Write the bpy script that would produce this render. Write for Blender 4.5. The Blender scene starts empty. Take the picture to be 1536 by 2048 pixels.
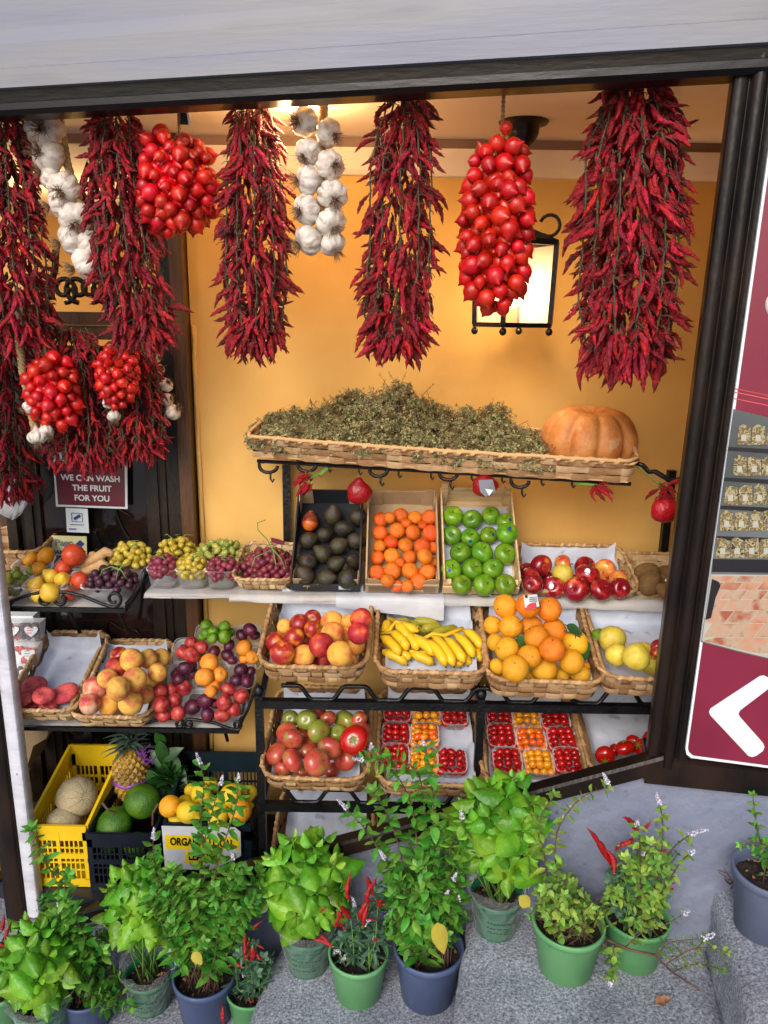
import bpy, math, random
from mathutils import Vector as V, Matrix, noise
random.seed(7)
R = random.random
U = random.uniform
PI = math.pi
scene = bpy.context.scene
COL = scene.collection
# ------------------------------------------------------------------ camera model
FPX, CX, CY = 1540.0, 768.0, 1024.0
PITCH, ROLL = math.radians(14), math.asin(.015)
F = V((0, math.cos(PITCH), -math.sin(PITCH)))
U0 = V((0, math.sin(PITCH), math.cos(PITCH)))
RX = V((1, 0, 0))*math.cos(ROLL) + U0*math.sin(ROLL)
UP = -V((1, 0, 0))*math.sin(ROLL) + U0*math.cos(ROLL)
def ray(px, py):
    return F + RX*((px-CX)/FPX) + UP*((CY-py)/FPX)
def P(px, py, Y):                      # the point seen at that pixel at distance Y into the scene
    d = ray(px, py); return d*(Y/d.y)
def msz(pt):                           # metres per photo pixel at a point
    return pt.dot(F)/FPX
TH = math.radians(11.8)
FA = V((math.cos(TH), -math.sin(TH), 0)); FN = V((-math.sin(TH), -math.cos(TH), 0)); FO = V((.945, 2.13, 0))
def hit(px, py, o, n):
    d = ray(px, py); return d*(o.dot(n)/d.dot(n))
def PF(px, py, off=0.0):               # the point at that pixel on the shopfront plane
    return hit(px, py, FO+FN*off, FN)
ZV = V((0, 0, 1))
# ------------------------------------------------------------------ mesh builder
class MB:
    def __init__(s): s.v = []; s.f = []; s.m = []; s.uv = {}; s.mi = 0
    def face(s, idx, uv=None):
        if uv: s.uv[len(s.f)] = uv
        s.f.append(tuple(idx)); s.m.append(s.mi)
    def quad(s, a, b, c, d, uv=None):
        n = len(s.v); s.v += [V(a), V(b), V(c), V(d)]; s.face((n, n+1, n+2, n+3), uv)
    def poly(s, pts):
        n = len(s.v); s.v += [V(p) for p in pts]; s.face(range(n, n+len(pts)))
    def slab(s, pts, t):               # a flat outline given its thickness along vector t
        n = len(s.v); k = len(pts); s.v += [V(p) for p in pts] + [V(p)+t for p in pts]
        s.face(range(n, n+k)); s.face(range(n+2*k-1, n+k-1, -1))
        for i in range(k):
            j = (i+1) % k; s.face((n+i, n+k+i, n+k+j, n+j))
    def box(s, c, ax, ay, az, hx, hy, hz, bev=0):
        c = V(c); ax = ax*hx; ay = ay*hy; az = az*hz
        n = len(s.v)
        for sx in (-1, 1):
            for sy in (-1, 1):
                for sz in (-1, 1): s.v.append(c+ax*sx+ay*sy+az*sz)
        for q in ((0,1,3,2),(4,6,7,5),(0,4,5,1),(2,3,7,6),(0,2,6,4),(1,5,7,3)): s.face([n+i for i in q])
    def bar(s, a, b, w, h=None, up=ZV):
        a = V(a); b = V(b); d = b-a; L = d.length; d.normalize()
        sd = d.cross(up)
        if sd.length < 1e-3: sd = d.cross(V((1, 0, 0)))
        sd.normalize(); u2 = sd.cross(d)
        s.box((a+b)/2, d, sd, u2, L/2, w/2, (h or w)/2)
    def tube(s, pts, r, seg=8, cap=True, flat=1.0):
        pts = [V(p) for p in pts]; k = len(pts)
        rr = r if isinstance(r, (list, tuple)) else [r]*k
        n0 = len(s.v); t0 = (pts[1]-pts[0]).normalized()
        a = t0.orthogonal().normalized()
        for i, p in enumerate(pts):
            t = (pts[min(i+1, k-1)]-pts[max(i-1, 0)])
            if t.length < 1e-9: t = t0
            t.normalize(); a = a - t*a.dot(t)
            if a.length < 1e-6: a = t.orthogonal()
            a.normalize(); b = t.cross(a)
            for j in range(seg):
                q = 2*PI*j/seg; s.v.append(p+a*(math.cos(q)*rr[i])+b*(math.sin(q)*rr[i]*flat))
        for i in range(k-1):
            for j in range(seg):
                j2 = (j+1) % seg
                s.face((n0+i*seg+j, n0+i*seg+j2, n0+(i+1)*seg+j2, n0+(i+1)*seg+j))
        if cap:
            s.face(range(n0+seg-1, n0-1, -1)); s.face(range(n0+(k-1)*seg, n0+k*seg))
    def orb(s, fn, seg=20, rings=14, mat=None):
        # fn(u, phi) -> (x, y, z) for u in 0..pi
        n0 = len(s.v)
        for i in range(rings+1):
            u = PI*i/rings
            for j in range(seg):
                p = V(fn(min(max(u, .02), PI-.02), 2*PI*j/seg)); s.v.append(mat @ p if mat else p)
        for i in range(rings):
            for j in range(seg):
                j2 = (j+1) % seg
                s.face((n0+i*seg+j, n0+(i+1)*seg+j, n0+(i+1)*seg+j2, n0+i*seg+j2))
        s.face(range(n0, n0+seg)); s.face(range(n0+(rings+1)*seg-1, n0+rings*seg-1, -1))
    def lathe(s, prof, c=V((0, 0, 0)), seg=32, warp=None):
        n0 = len(s.v)
        for i, (r, z) in enumerate(prof):
            for j in range(seg):
                q = 2*PI*j/seg; rr = r*(warp(i, q) if warp else 1)
                s.v.append(V(c)+V((rr*math.cos(q), rr*math.sin(q), z)))
        for i in range(len(prof)-1):
            for j in range(seg):
                j2 = (j+1) % seg
                s.face((n0+i*seg+j, n0+i*seg+j2, n0+(i+1)*seg+j2, n0+(i+1)*seg+j))
    def add(s, verts, faces, mat):     # a template under a matrix
        n = len(s.v); s.v += [mat @ p for p in verts]
        for f in faces: s.face([n+i for i in f])
    def mesh(s, name, mats, origin=V((0, 0, 0)), smooth=True):
        me = bpy.data.meshes.new(name)
        me.from_pydata([tuple(p-origin) for p in s.v], [], s.f)
        for m in (mats if isinstance(mats, (list, tuple)) else [mats]): me.materials.append(m)
        if any(s.m): me.polygons.foreach_set('material_index', s.m)
        me.polygons.foreach_set('use_smooth', [smooth]*len(s.f))
        if s.uv:
            l = me.uv_layers.new(name='UVMap')
            for fi, uv in s.uv.items():
                p = me.polygons[fi]
                for k, li in enumerate(p.loop_indices): l.data[li].uv = uv[k]
        me.update(); return me
WL = {}                                 # world location of everything placed
def put(name, me, loc, parent=None, rot=None, scale=1.0):
    o = bpy.data.objects.new(name, me); COL.objects.link(o)
    loc = V(loc); base = V((0, 0, 0))
    if parent: o.parent = parent; base = WL[parent.name]
    o.location = loc-base; WL[o.name] = loc
    if rot is not None:
        o.rotation_mode = 'QUATERNION'; o.rotation_quaternion = rot
    o.scale = (scale,)*3 if not isinstance(scale, (tuple, V)) else scale
    return o
def sub(name, me, parent, loc=(0, 0, 0)):    # a child in its parent's own (rotated, scaled) space
    o = bpy.data.objects.new(name, me); COL.objects.link(o); o.parent = parent; o.location = loc; return o
def obj(name, mb, mats, parent=None, smooth=False, origin=None):
    if origin is None:
        if parent: origin = WL[parent.name]
        else:
            xs = [p.x for p in mb.v]; ys = [p.y for p in mb.v]; zs = [p.z for p in mb.v]
            origin = V(((min(xs)+max(xs))/2, (min(ys)+max(ys))/2, min(zs)))
    return put(name, mb.mesh(name, mats, origin, smooth), origin, parent)
def tag(o, label=None, cat=None, group=None, kind=None):
    if label: o['label'] = label
    if cat: o['category'] = cat
    if group: o['group'] = group
    if kind: o['kind'] = kind
    return o
def thing(name, loc, label, cat, group=None):
    o = put(name, None, loc); o.empty_display_size = .05; return tag(o, label, cat, group)
# ------------------------------------------------------------------ materials
def nodes(name):
    m = bpy.data.materials.new(name); m.use_nodes = True
    nt = m.node_tree; b = nt.nodes['Principled BSDF']; return m, nt, b
def lk(nt, a, b): nt.links.new(a, b)
def hexc(h):
    h = h.lstrip('#'); c = [int(h[i:i+2], 16)/255 for i in (0, 2, 4)]
    return tuple(x/12.92 if x <= .04045 else ((x+.055)/1.055)**2.4 for x in c)
def c4(c):
    if isinstance(c, str): c = hexc(c)
    return (c[0], c[1], c[2], 1)
def mat(name, cols, scale=3.0, rough=.5, bump=0, bscale=40, spots=None, var=0.0, huevar=0.0, metal=0, spec=.5, stretch=None,
        coat=0, sss=0, coord='Object', detail=4, island=0.0, trans=0, alpha=1, lo=.35, hi=.65, rvar=0.0):
    m, nt, b = nodes(name)
    N = nt.nodes
    tc = N.new('ShaderNodeTexCoord'); src = tc.outputs[coord]
    if stretch:
        mp = N.new('ShaderNodeMapping'); mp.inputs['Scale'].default_value = stretch; lk(nt, src, mp.inputs[0]); src = mp.outputs[0]
    if not isinstance(cols, list): cols = [cols]
    if len(cols) > 1:
        nz = N.new('ShaderNodeTexNoise'); nz.noise_dimensions = '4D'
        nz.inputs['Scale'].default_value = scale; nz.inputs['Detail'].default_value = detail
        lk(nt, src, nz.inputs['Vector'])
        oi = N.new('ShaderNodeObjectInfo'); mu = N.new('ShaderNodeMath'); mu.operation = 'MULTIPLY'; mu.inputs[1].default_value = 50
        lk(nt, oi.outputs['Random'], mu.inputs[0]); lk(nt, mu.outputs[0], nz.inputs['W'])
        cr = N.new('ShaderNodeValToRGB'); e = cr.color_ramp.elements
        e[0].position = lo; e[0].color = c4(cols[0]); e[1].position = hi; e[1].color = c4(cols[-1])
        for i, c in enumerate(cols[1:-1]):
            x = e.new(lo+(hi-lo)*(i+1)/(len(cols)-1)); x.color = c4(c)
        lk(nt, nz.outputs['Fac'], cr.inputs[0]); out = cr.outputs[0]
    else:
        rg = N.new('ShaderNodeRGB'); rg.outputs[0].default_value = c4(cols[0]); out = rg.outputs[0]
    if spots:
        sc, th, colr = spots[:3]
        n2 = N.new('ShaderNodeTexNoise'); n2.inputs['Scale'].default_value = sc; n2.inputs['Detail'].default_value = 3; lk(nt, src, n2.inputs['Vector'])
        r2 = N.new('ShaderNodeValToRGB'); r2.color_ramp.elements[0].position = th; r2.color_ramp.elements[1].position = th+.06
        lk(nt, n2.outputs['Fac'], r2.inputs[0])
        mx = N.new('ShaderNodeMix'); mx.data_type = 'RGBA'; lk(nt, r2.outputs[0], mx.inputs['Factor']); lk(nt, out, mx.inputs[6]); mx.inputs[7].default_value = c4(colr); out = mx.outputs[2]
    if var or huevar or island:
        hs = N.new('ShaderNodeHueSaturation'); oi = N.new('ShaderNodeObjectInfo'); lk(nt, out, hs.inputs['Color'])
        if island:
            ge = N.new('ShaderNodeNewGeometry'); rnd = ge.outputs['Random Per Island']; var = var or island
        else: rnd = oi.outputs['Random']
        mr = N.new('ShaderNodeMapRange'); mr.inputs['To Min'].default_value = 1-var; mr.inputs['To Max'].default_value = 1+var; lk(nt, rnd, mr.inputs[0]); lk(nt, mr.outputs[0], hs.inputs['Value'])
        if huevar:
            ml = N.new('ShaderNodeMath'); ml.operation = 'MULTIPLY'; ml.inputs[1].default_value = 7.31; lk(nt, rnd, ml.inputs[0])
            fr = N.new('ShaderNodeMath'); fr.operation = 'FRACT'; lk(nt, ml.outputs[0], fr.inputs[0])
            m2 = N.new('ShaderNodeMapRange'); m2.inputs['To Min'].default_value = .5-huevar; m2.inputs['To Max'].default_value = .5+huevar; lk(nt, fr.outputs[0], m2.inputs[0]); lk(nt, m2.outputs[0], hs.inputs['Hue'])
        out = hs.outputs[0]
    lk(nt, out, b.inputs['Base Color'])
    b.inputs['Roughness'].default_value = rough; b.inputs['Metallic'].default_value = metal
    b.inputs['Specular IOR Level'].default_value = spec; b.inputs['Coat Weight'].default_value = coat; b.inputs['Coat Roughness'].default_value = .1
    if rvar:
        n4 = N.new('ShaderNodeTexNoise'); n4.inputs['Scale'].default_value = bscale*.3; lk(nt, src, n4.inputs['Vector'])
        m4 = N.new('ShaderNodeMapRange'); m4.inputs['To Min'].default_value = rough-rvar; m4.inputs['To Max'].default_value = rough+rvar; lk(nt, n4.outputs[0], m4.inputs[0]); lk(nt, m4.outputs[0], b.inputs['Roughness'])
    if bump:
        n3 = N.new('ShaderNodeTexNoise'); n3.inputs['Scale'].default_value = bscale; n3.inputs['Detail'].default_value = 4; lk(nt, src, n3.inputs['Vector'])
        bp = N.new('ShaderNodeBump'); bp.inputs['Strength'].default_value = bump; bp.inputs['Distance'].default_value = .01 if coord == 'Object' and not trans else .004
        lk(nt, n3.outputs['Fac'], bp.inputs['Height']); lk(nt, bp.outputs[0], b.inputs['Normal'])
    if sss: b.inputs['Subsurface Weight'].default_value = sss; b.inputs['Subsurface Scale'].default_value = .01
    if trans:                            # thin leaves: part of the light passes through
        tr = N.new('ShaderNodeBsdfTranslucent'); lk(nt, out, tr.inputs[0]); ms = N.new('ShaderNodeMixShader'); ms.inputs[0].default_value = trans
        lk(nt, b.outputs[0], ms.inputs[1]); lk(nt, tr.outputs[0], ms.inputs[2]); lk(nt, ms.outputs[0], N['Material Output'].inputs[0])
    if alpha < 1: b.inputs['Alpha'].default_value = alpha
    return m
def glow(name, col, strength):
    m, nt, b = nodes(name); b.inputs['Base Color'].default_value = c4(col)
    b.inputs['Emission Color'].default_value = c4(col); b.inputs['Emission Strength'].default_value = strength; return m
def clearfilm(name, op=.2, tint=(.9, .9, .92), rough=.12, bump=0, bscale=60):
    m, nt, b = nodes(name); N = nt.nodes
    b.inputs['Base Color'].default_value = c4(tint); b.inputs['Roughness'].default_value = rough
    tr = N.new('ShaderNodeBsdfTransparent'); ms = N.new('ShaderNodeMixShader')
    fr = N.new('ShaderNodeFresnel'); fr.inputs[0].default_value = 1.4
    mr = N.new('ShaderNodeMapRange'); mr.inputs['To Min'].default_value = op*.6; mr.inputs['To Max'].default_value = min(1, op*3+.3); lk(nt, fr.outputs[0], mr.inputs[0]); lk(nt, mr.outputs[0], ms.inputs[0])
    lk(nt, tr.outputs[0], ms.inputs[1]); lk(nt, b.outputs[0], ms.inputs[2]); lk(nt, ms.outputs[0], N['Material Output'].inputs[0])
    if bump:
        n3 = N.new('ShaderNodeTexNoise'); n3.inputs['Scale'].default_value = bscale; tc = N.new('ShaderNodeTexCoord'); lk(nt, tc.outputs['Object'], n3.inputs['Vector'])
        bp = N.new('ShaderNodeBump'); bp.inputs['Strength'].default_value = bump; bp.inputs['Distance'].default_value = .02; lk(nt, n3.outputs[0], bp.inputs['Height']); lk(nt, bp.outputs[0], b.inputs['Normal'])
    return m
MAT = {}
def D(name, *a, **k): MAT[name] = mat(name, *a, **k)
D('wood_dark', ['#0e0a09', '#1a120f', '#271a13'], 5, .36, .16, 45, spec=.25, spots=(70, .73, '#4a3d36'), stretch=(2, 2, .8), rvar=.1)
D('wood_beam', ['#0b090c', '#151215'], 6, .3, .12, 30, spec=.3, spots=(60, .74, '#342e2e'), stretch=(.5, 1, 2))
D('wood_warm', ['#3a2414', '#5b3a1e'], 8, .4, .3, 50, stretch=(3, 3, .4))
D('door_wood', ['#120c09', '#261a12'], 7, .4, .4, 50, stretch=(5, 5, .5), spots=(60, .68, '#4b3d33'))
D('white_paint', ['#b9bac6', '#c9c9d3', '#a9aab4'], 3, .55, .35, 25, stretch=(1, 1, 3), spots=(90, .74, '#80808a'))
D('fascia', ['#6a6c7a', '#787a88', '#7e7e82', '#63646e'], 2.2, .5, .12, 18, stretch=(.5, .5, 5), spots=(26, .76, '#5c5c66'), lo=.2, hi=.8)
D('ochre_wall', ['#d9ac5e', '#ddb164', '#d6a85b', '#dbae62'], 2.6, .75, .3, 9, spots=(38, .74, '#b08748'), lo=.3, hi=.7)
D('low_wall', ['#cdb389', '#d9bf94'], 2, .8, .25, 14, spots=(70, .73, '#a88c62'))
D('cream', ['#ecdccb', '#f0e2d4'], 1.5, .8, .1, 10)
D('plaster_grey', ['#656b7e', '#797f94', '#70778c', '#848b9f'], 3.5, .8, 1, 26, spots=(18, .68, '#5b6070'), lo=.3, hi=.7)
D('iron', ['#0b0c10', '#17181c'], 20, .38, .35, 80, metal=.3)
D('iron_bronze', ['#241a10', '#3a2a16'], 20, .35, .3, 80, metal=.5)
D('paper', ['#b9c0cf', '#cdd3df', '#c3cad8'], 5, .85, .5, 14, spots=(13, .64, '#a3abbb'))
D('paper_white', ['#b4b6bc', '#c6c8cd'], 8, .8, .3, 30)
D('shelf_paper', ['#a9a9aa', '#bab6b0', '#a39c92'], 6, .8, .5, 20)
D('card_brown', ['#a48a68', '#b59a76'], 12, .8, .15, 60)
D('card_dark', ['#181c22', '#22262d'], 8, .45, .1, 60)
D('card_print', ['#8a7458', '#6e5a42'], 6, .5, .1, 60)
D('crate_wood', ['#c9a878', '#d9bd90', '#b8935f'], 8, .75, .3, 60, stretch=(.6, 4, 4))
D('crate_yellow', ['#d8b00c', '#e2bc14'], 6, .42, .1, 60, spots=(40, .74, '#a8841a'))
D('crate_navy', ['#0c111c', '#141b29'], 6, .4, .1, 60)
D('crate_teal', ['#0b1a22', '#10242c'], 6, .4, .1, 60)
D('trim_brown', ['#82695a', '#94796a'], 6, .6)
D('twine', ['#8c7450', '#a98d63'], 40, .9)
D('stem_dry', ['#3a3a24', '#55513a'], 30, .8)
D('stem_green', ['#4e7a2a', '#6d9440'], 20, .6)
D('stem_brown', ['#4a352c', '#6b4a40'], 30, .7)
D('chili', ['#5e0410', '#9a091c', '#b80e26'], 9, .26, .7, 22, var=.45, huevar=.006, spots=(24, .66, '#c42a40'))
D('chili_many', ['#50040e', '#880818', '#a60b20'], 60, .33, 1, 190, island=.4, spots=(160, .66, '#c02638'))
D('chili_small', ['#7c0713', '#a80f1b'], 10, .35, .6, 50, var=.25)
D('chili_fresh', ['#80060e', '#a80c14'], 10, .28, .4, 40, island=.2)
D('tom_point', ['#a80a0a', '#c4160c', '#b0100a'], 1.6, .3, .2, 6, var=.3, huevar=.004, coat=.08, spots=(12, .7, '#d0401c'))
D('tom_cherry', ['#9a0a0c', '#b8130e'], 1.5, .22, .03, 5, var=.25, coat=.2)
D('tom_yellow', ['#e08a10', '#eba21c'], 1.5, .2, .03, 5, var=.12, huevar=.012, coat=.3)
D('tom_orange', ['#dc5a08', '#e87a12'], 1.5, .2, .03, 5, var=.12, huevar=.015, coat=.3)
D('tom_rib', ['#8a8434', '#b0683f', '#b84a38', '#ac3c2e'], 1.1, .25, .05, 4, var=.15, coat=.3, lo=.3, hi=.6)
D('tom_green', ['#8e9438', '#7c8630', '#b0743a'], 1.2, .25, .05, 4, var=.12, coat=.3, lo=.3, hi=.75)
D('tom_big', ['#a8140e', '#c2180f'], 1, .18, .03, 4, var=.1, coat=.4)
D('garlic', ['#a8907e', '#cdc2b6', '#d6cdc2', '#c0aca0'], 2.2, .42, .3, 7, stretch=(1, 1, .3), var=.1, lo=.32, hi=.68, detail=2)
D('roots', ['#6a4e38', '#8d7054'], 30, .95)
D('peach_yellow', ['#dfa23a', '#e2a645', '#d97b3a', '#c4452e'], 1.1, .75, .1, 30, var=.1, lo=.35, hi=.75)
D('peach_red', ['#d9853c', '#c9442c', '#a8202a', '#9a1a26'], 1.1, .6, .1, 30, var=.15, lo=.3, hi=.62)
D('peach_white', ['#dcb08c', '#d4785c', '#b83a44'], 1.2, .8, .1, 30, var=.1, lo=.38, hi=.62)
D('peach_flat', ['#b8404a', '#cc5a54', '#a83042'], 2, .8, .2, 30, var=.1)
D('peach_gold', ['#d4a040', '#dcae50', '#cc8a3c', '#c0644a'], 1.2, .8, .15, 20, spots=(9, .66, '#a87038'), var=.12)
D('nectarine', ['#d99a34', '#d07a2c', '#a83024', '#8f1a1d'], 1.2, .3, .1, 20, spots=(14, .67, '#7a3010'), var=.15, coat=.15, lo=.32, hi=.6)
D('orange', ['#d97a0c', '#e28a12', '#dc9410'], 2, .46, .4, 22, spots=(9, .69, '#b0701c'), var=.12, huevar=.016)
D('orange_yellow', ['#dc9a10', '#e0a61c', '#de9210'], 2, .46, .4, 22, spots=(9, .68, '#b08422'), var=.12, huevar=.012)
D('mandarin', ['#d65a0a', '#dc660e', '#d27012'], 2, .38, .4, 20, var=.15, huevar=.014, spots=(11, .71, '#b85c14'))
D('apple_green', ['#4c7a10', '#5c8a16', '#7a9a26'], 1.6, .28, .1, 10, spots=(26, .66, '#9db850'), var=.2, huevar=.02, coat=.12)
D('apple_red', ['#c87838', '#b03028', '#8c1220', '#7c0e1c'], 1.3, .2, .04, 10, spots=(28, .72, '#c05a48'), var=.15, coat=.4, lo=.3, hi=.55)
D('apple_blush', ['#d8a848', '#d87a40', '#c03a2c'], 1.2, .22, .04, 10, var=.1, coat=.3, lo=.35, hi=.65)
D('quince', ['#c2b43c', '#d2bd48', '#c8a83a'], 1.2, .45, .15, 12, spots=(24, .72, '#8d8a34'), var=.08)
D('kiwi', ['#6a4d26', '#7d5d30'], 4, .85, .4, 40, var=.1)
D('avocado', ['#2c211c', '#35331c', '#38241f'], 1.2, .38, .35, 14, var=.35, huevar=.03)
D('mango', ['#c96a1e', '#b8481e', '#8a2a30'], .9, .4, .05, 10)
D('banana', ['#d8ae12', '#e2b81c', '#d9b424'], 12, .45, .15, 20, spots=(60, .73, '#5b3d12'), island=.07)
D('banana_green', ['#8f8a20', '#a89a28'], 12, .45, .15, 20, spots=(60, .74, '#4b3d12'), island=.07)
D('lemon', ['#d8b41c', '#dfc024'], 1.5, .38, .4, 18, var=.08, spots=(9, .74, '#b8801c'))
D('lime', ['#4b7a10', '#5f8c18', '#7f9c2c'], 1.2, .3, .25, 18, var=.15)
D('pomelo', ['#35600c', '#437010', '#588018'], 1.4, .4, .5, 16, var=.1)
D('melon', ['#a89874', '#bba985', '#8f8660'], 2, .8, .8, 26, spots=(16, .5, '#c4b592'))
D('melon_dark', ['#8d8a5c', '#6c7044'], 3, .8)
D('zucchini', ['#14240e', '#1e3212'], 8, .4, .3, 20, spots=(16, .62, '#5f7a3a'), stretch=(6, 1, 6))
D('plum', ['#2c1030', '#4a1028', '#6a1428'], 1.3, .45, .05, 10, var=.3, spots=(4, .62, '#5d5070'))
D('plum_red', ['#8a1420', '#b03a38', '#c45a44'], 1.3, .4, .05, 10, var=.15)
D('apricot', ['#e0962c', '#dd8424', '#d0602c'], 1.3, .6, .06, 20, var=.1, lo=.4, hi=.75)
D('fig', ['#6f7a1c', '#8a9226', '#4a5020'], 2, .5, .1, 12, var=.25)
D('pear_yellow', ['#d9c038', '#d2aa30', '#c89a38'], 1.3, .45, .05, 12, var=.06, spots=(16, .72, '#8a6a24'))
D('pomegranate', ['#b02a18', '#c44a24', '#b8381e'], 1.5, .4, .1, 10, var=.1, spots=(14, .7, '#7a3a20'))
D('persimmon', ['#dc8a12', '#e09a1e'], 1.4, .4, .1, 10, var=.08, spots=(9, .7, '#8a6a20'))
D('ginger', ['#b08a58', '#c4a070'], 14, .8, .5, 60)
D('grape_green', ['#7f8838', '#979c48', '#a0984a'], 1.2, .35, 0, 5, var=.15, huevar=.012, coat=.1)
D('grape_amber', ['#a8962c', '#b8a038', '#9c8a30'], 1.2, .35, 0, 5, var=.15)
D('grape_red', ['#6a1c30', '#82303e', '#551828'], 1.2, .45, 0, 5, var=.25, huevar=.012)
D('grape_black', ['#2c1224', '#44182e', '#381828'], 1.2, .5, 0, 5, var=.3)
D('grape_green_m', ['#727a32', '#8c9040'], 1.2, .35, island=.15)
D('grape_amber_m', ['#98862a', '#a89234'], 1.2, .35, island=.15)
D('grape_red_m', ['#5a1828', '#702836'], 1.2, .45, island=.25)
D('herb', ['#34381e', '#74764a', '#aeaa7c', '#5e4a2c', '#868a5c'], 26, .9, 0, island=.3, huevar=.02, trans=.12, lo=.3, hi=.7)
D('grape_black_m', ['#260f1e', '#3a1428'], 1.2, .5, island=.3)
D('pumpkin', ['#a8622e', '#bf7c40', '#c98f56'], 2.6, .55, .3, 16, spots=(3.5, .6, '#b98c60'), lo=.3, hi=.7)
D('pine_body', ['#7c5c1c', '#a07c28', '#5d4a1a'], 5, .55, .3, 20, island=.2)
D('pine_leaf', ['#3e5448', '#587060'], 4, .55, island=.25)
D('net_purple', ['#5c2a78', '#7a3a90'], 30, .4)
D('basil', ['#4a8a18', '#6ca826', '#8cbe38'], 9, .36, 1, 60, island=.28, huevar=.02, trans=.3)
D('mint', ['#3f7a26', '#5a9834', '#77b044'], 20, .42, .8, 60, island=.35, huevar=.025, trans=.3)
D('mint_pale', ['#5f9436', '#82aa42', '#9fb850'], 20, .5, .6, 60, island=.3, huevar=.025, trans=.3)
D('leaf_dark', ['#1c4416', '#2c5a1e'], 12, .4, .4, 30, island=.25, trans=.15)
D('leaf_grey', ['#3c5e48', '#4f7258', '#5f8064'], 12, .5, .4, 30, island=.25, trans=.2)
D('leaf_yellow', ['#c0b440', '#b89c3c'], 30, .6, .4, 40, trans=.3)
D('leaf_fallen', ['#8a5c3c', '#a8795a'], 20, .8)
D('flower', ['#b8b6c8', '#cfcdd8'], 30, .8, island=.15)
D('soil', ['#16100d', '#2a1e18', '#3a2a22'], 60, .95, 1, 90, spots=(90, .68, '#8d7a68'))
D('pot_green', ['#4f8c56', '#669f6a', '#5a9560'], 4, .45, .12, 30, rvar=.1, spots=(16, .68, '#6f9c6c'))
D('pot_dkgreen', ['#1f6a48', '#287550'], 5, .4, .08, 30)
D('pot_blue', ['#38466a', '#4a587c'], 4, .45, .1, 30, spots=(22, .66, '#515d7c'))
D('pot_grey', ['#565f78', '#636c86'], 5, .5, .1, 30)
D('sign_red', ['#5a1226', '#64162c'], 4, .35, .03, 30)
D('poster_red', ['#6c1830', '#7a1f38', '#701a32'], 1.5, .3, .04, 30)
D('sign_white', ['#cfd6da', '#dbe2e4'], 6, .45)
D('black_ink', '#0c0c0e', rough=.5)
D('ink_blue', '#123a80', rough=.5)
D('pale_yellow', '#d8d29a', rough=.5)
D('sticker_yellow', '#e6c40c', rough=.5)
D('grey_ink', '#777a84', rough=.5)
D('glass_dark', ['#08080a', '#191413', '#2a1a18'], 5, .08, .25, 7, stretch=(1, 1, .6))
D('bulb_pink', '#c0202c', rough=.4)
D('iron_cup', '#0d0c0c', rough=.3)
MAT['film'] = clearfilm('clear_plastic', .12)
MAT['wrap'] = clearfilm('crinkled_film', .10, (.85, .9, .9), .1, 1, 30)
MAT['bag'] = clearfilm('bag_plastic', .5, (.75, .77, .82), .3, .6, 30)
MAT['lamp'] = glow('lamp_glow', (1, .82, .55), 14)
MAT['glassglow'] = glow('lit_glass', (1, .93, .8), 3.5)
# granite
m, nt, b = nodes('granite'); N = nt.nodes; tc = N.new('ShaderNodeTexCoord')
vo = N.new('ShaderNodeTexNoise'); vo.inputs['Scale'].default_value = 120; vo.inputs['Detail'].default_value = 6; vo.inputs['Roughness'].default_value = .75; lk(nt, tc.outputs['Object'], vo.inputs['Vector'])
cr = N.new('ShaderNodeValToRGB'); e = cr.color_ramp.elements; e[0].position = .34; e[0].color = c4('#35383f'); e[1].position = .66; e[1].color = c4('#d2d6dd')
x = e.new(.45); x.color = c4('#7e838d'); x = e.new(.55); x.color = c4('#a4a9b3')
lk(nt, vo.outputs['Fac'], cr.inputs[0])
ns = N.new('ShaderNodeTexNoise'); ns.inputs['Scale'].default_value = 3.2; ns.inputs['Detail'].default_value = 5; lk(nt, tc.outputs['Object'], ns.inputs['Vector'])
mx = N.new('ShaderNodeMix'); mx.data_type = 'RGBA'; mx.blend_type = 'MULTIPLY'; mx.inputs['Factor'].default_value = .8
r2 = N.new('ShaderNodeValToRGB'); r2.color_ramp.elements[0].position = .35; r2.color_ramp.elements[0].color = (.58, .58, .6, 1); r2.color_ramp.elements[1].position = .6; r2.color_ramp.elements[1].color = (1, 1, 1, 1)
lk(nt, ns.outputs['Fac'], r2.inputs[0]); lk(nt, cr.outputs[0], mx.inputs[6]); lk(nt, r2.outputs[0], mx.inputs[7]); lk(nt, mx.outputs[2], b.inputs['Base Color'])
bp = N.new('ShaderNodeBump'); bp.inputs['Strength'].default_value = .7; bp.inputs['Distance'].default_value = .004; lk(nt, vo.outputs['Fac'], bp.inputs['Height']); lk(nt, bp.outputs[0], b.inputs['Normal']); b.inputs['Roughness'].default_value = .75
MAT['granite'] = m
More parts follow.
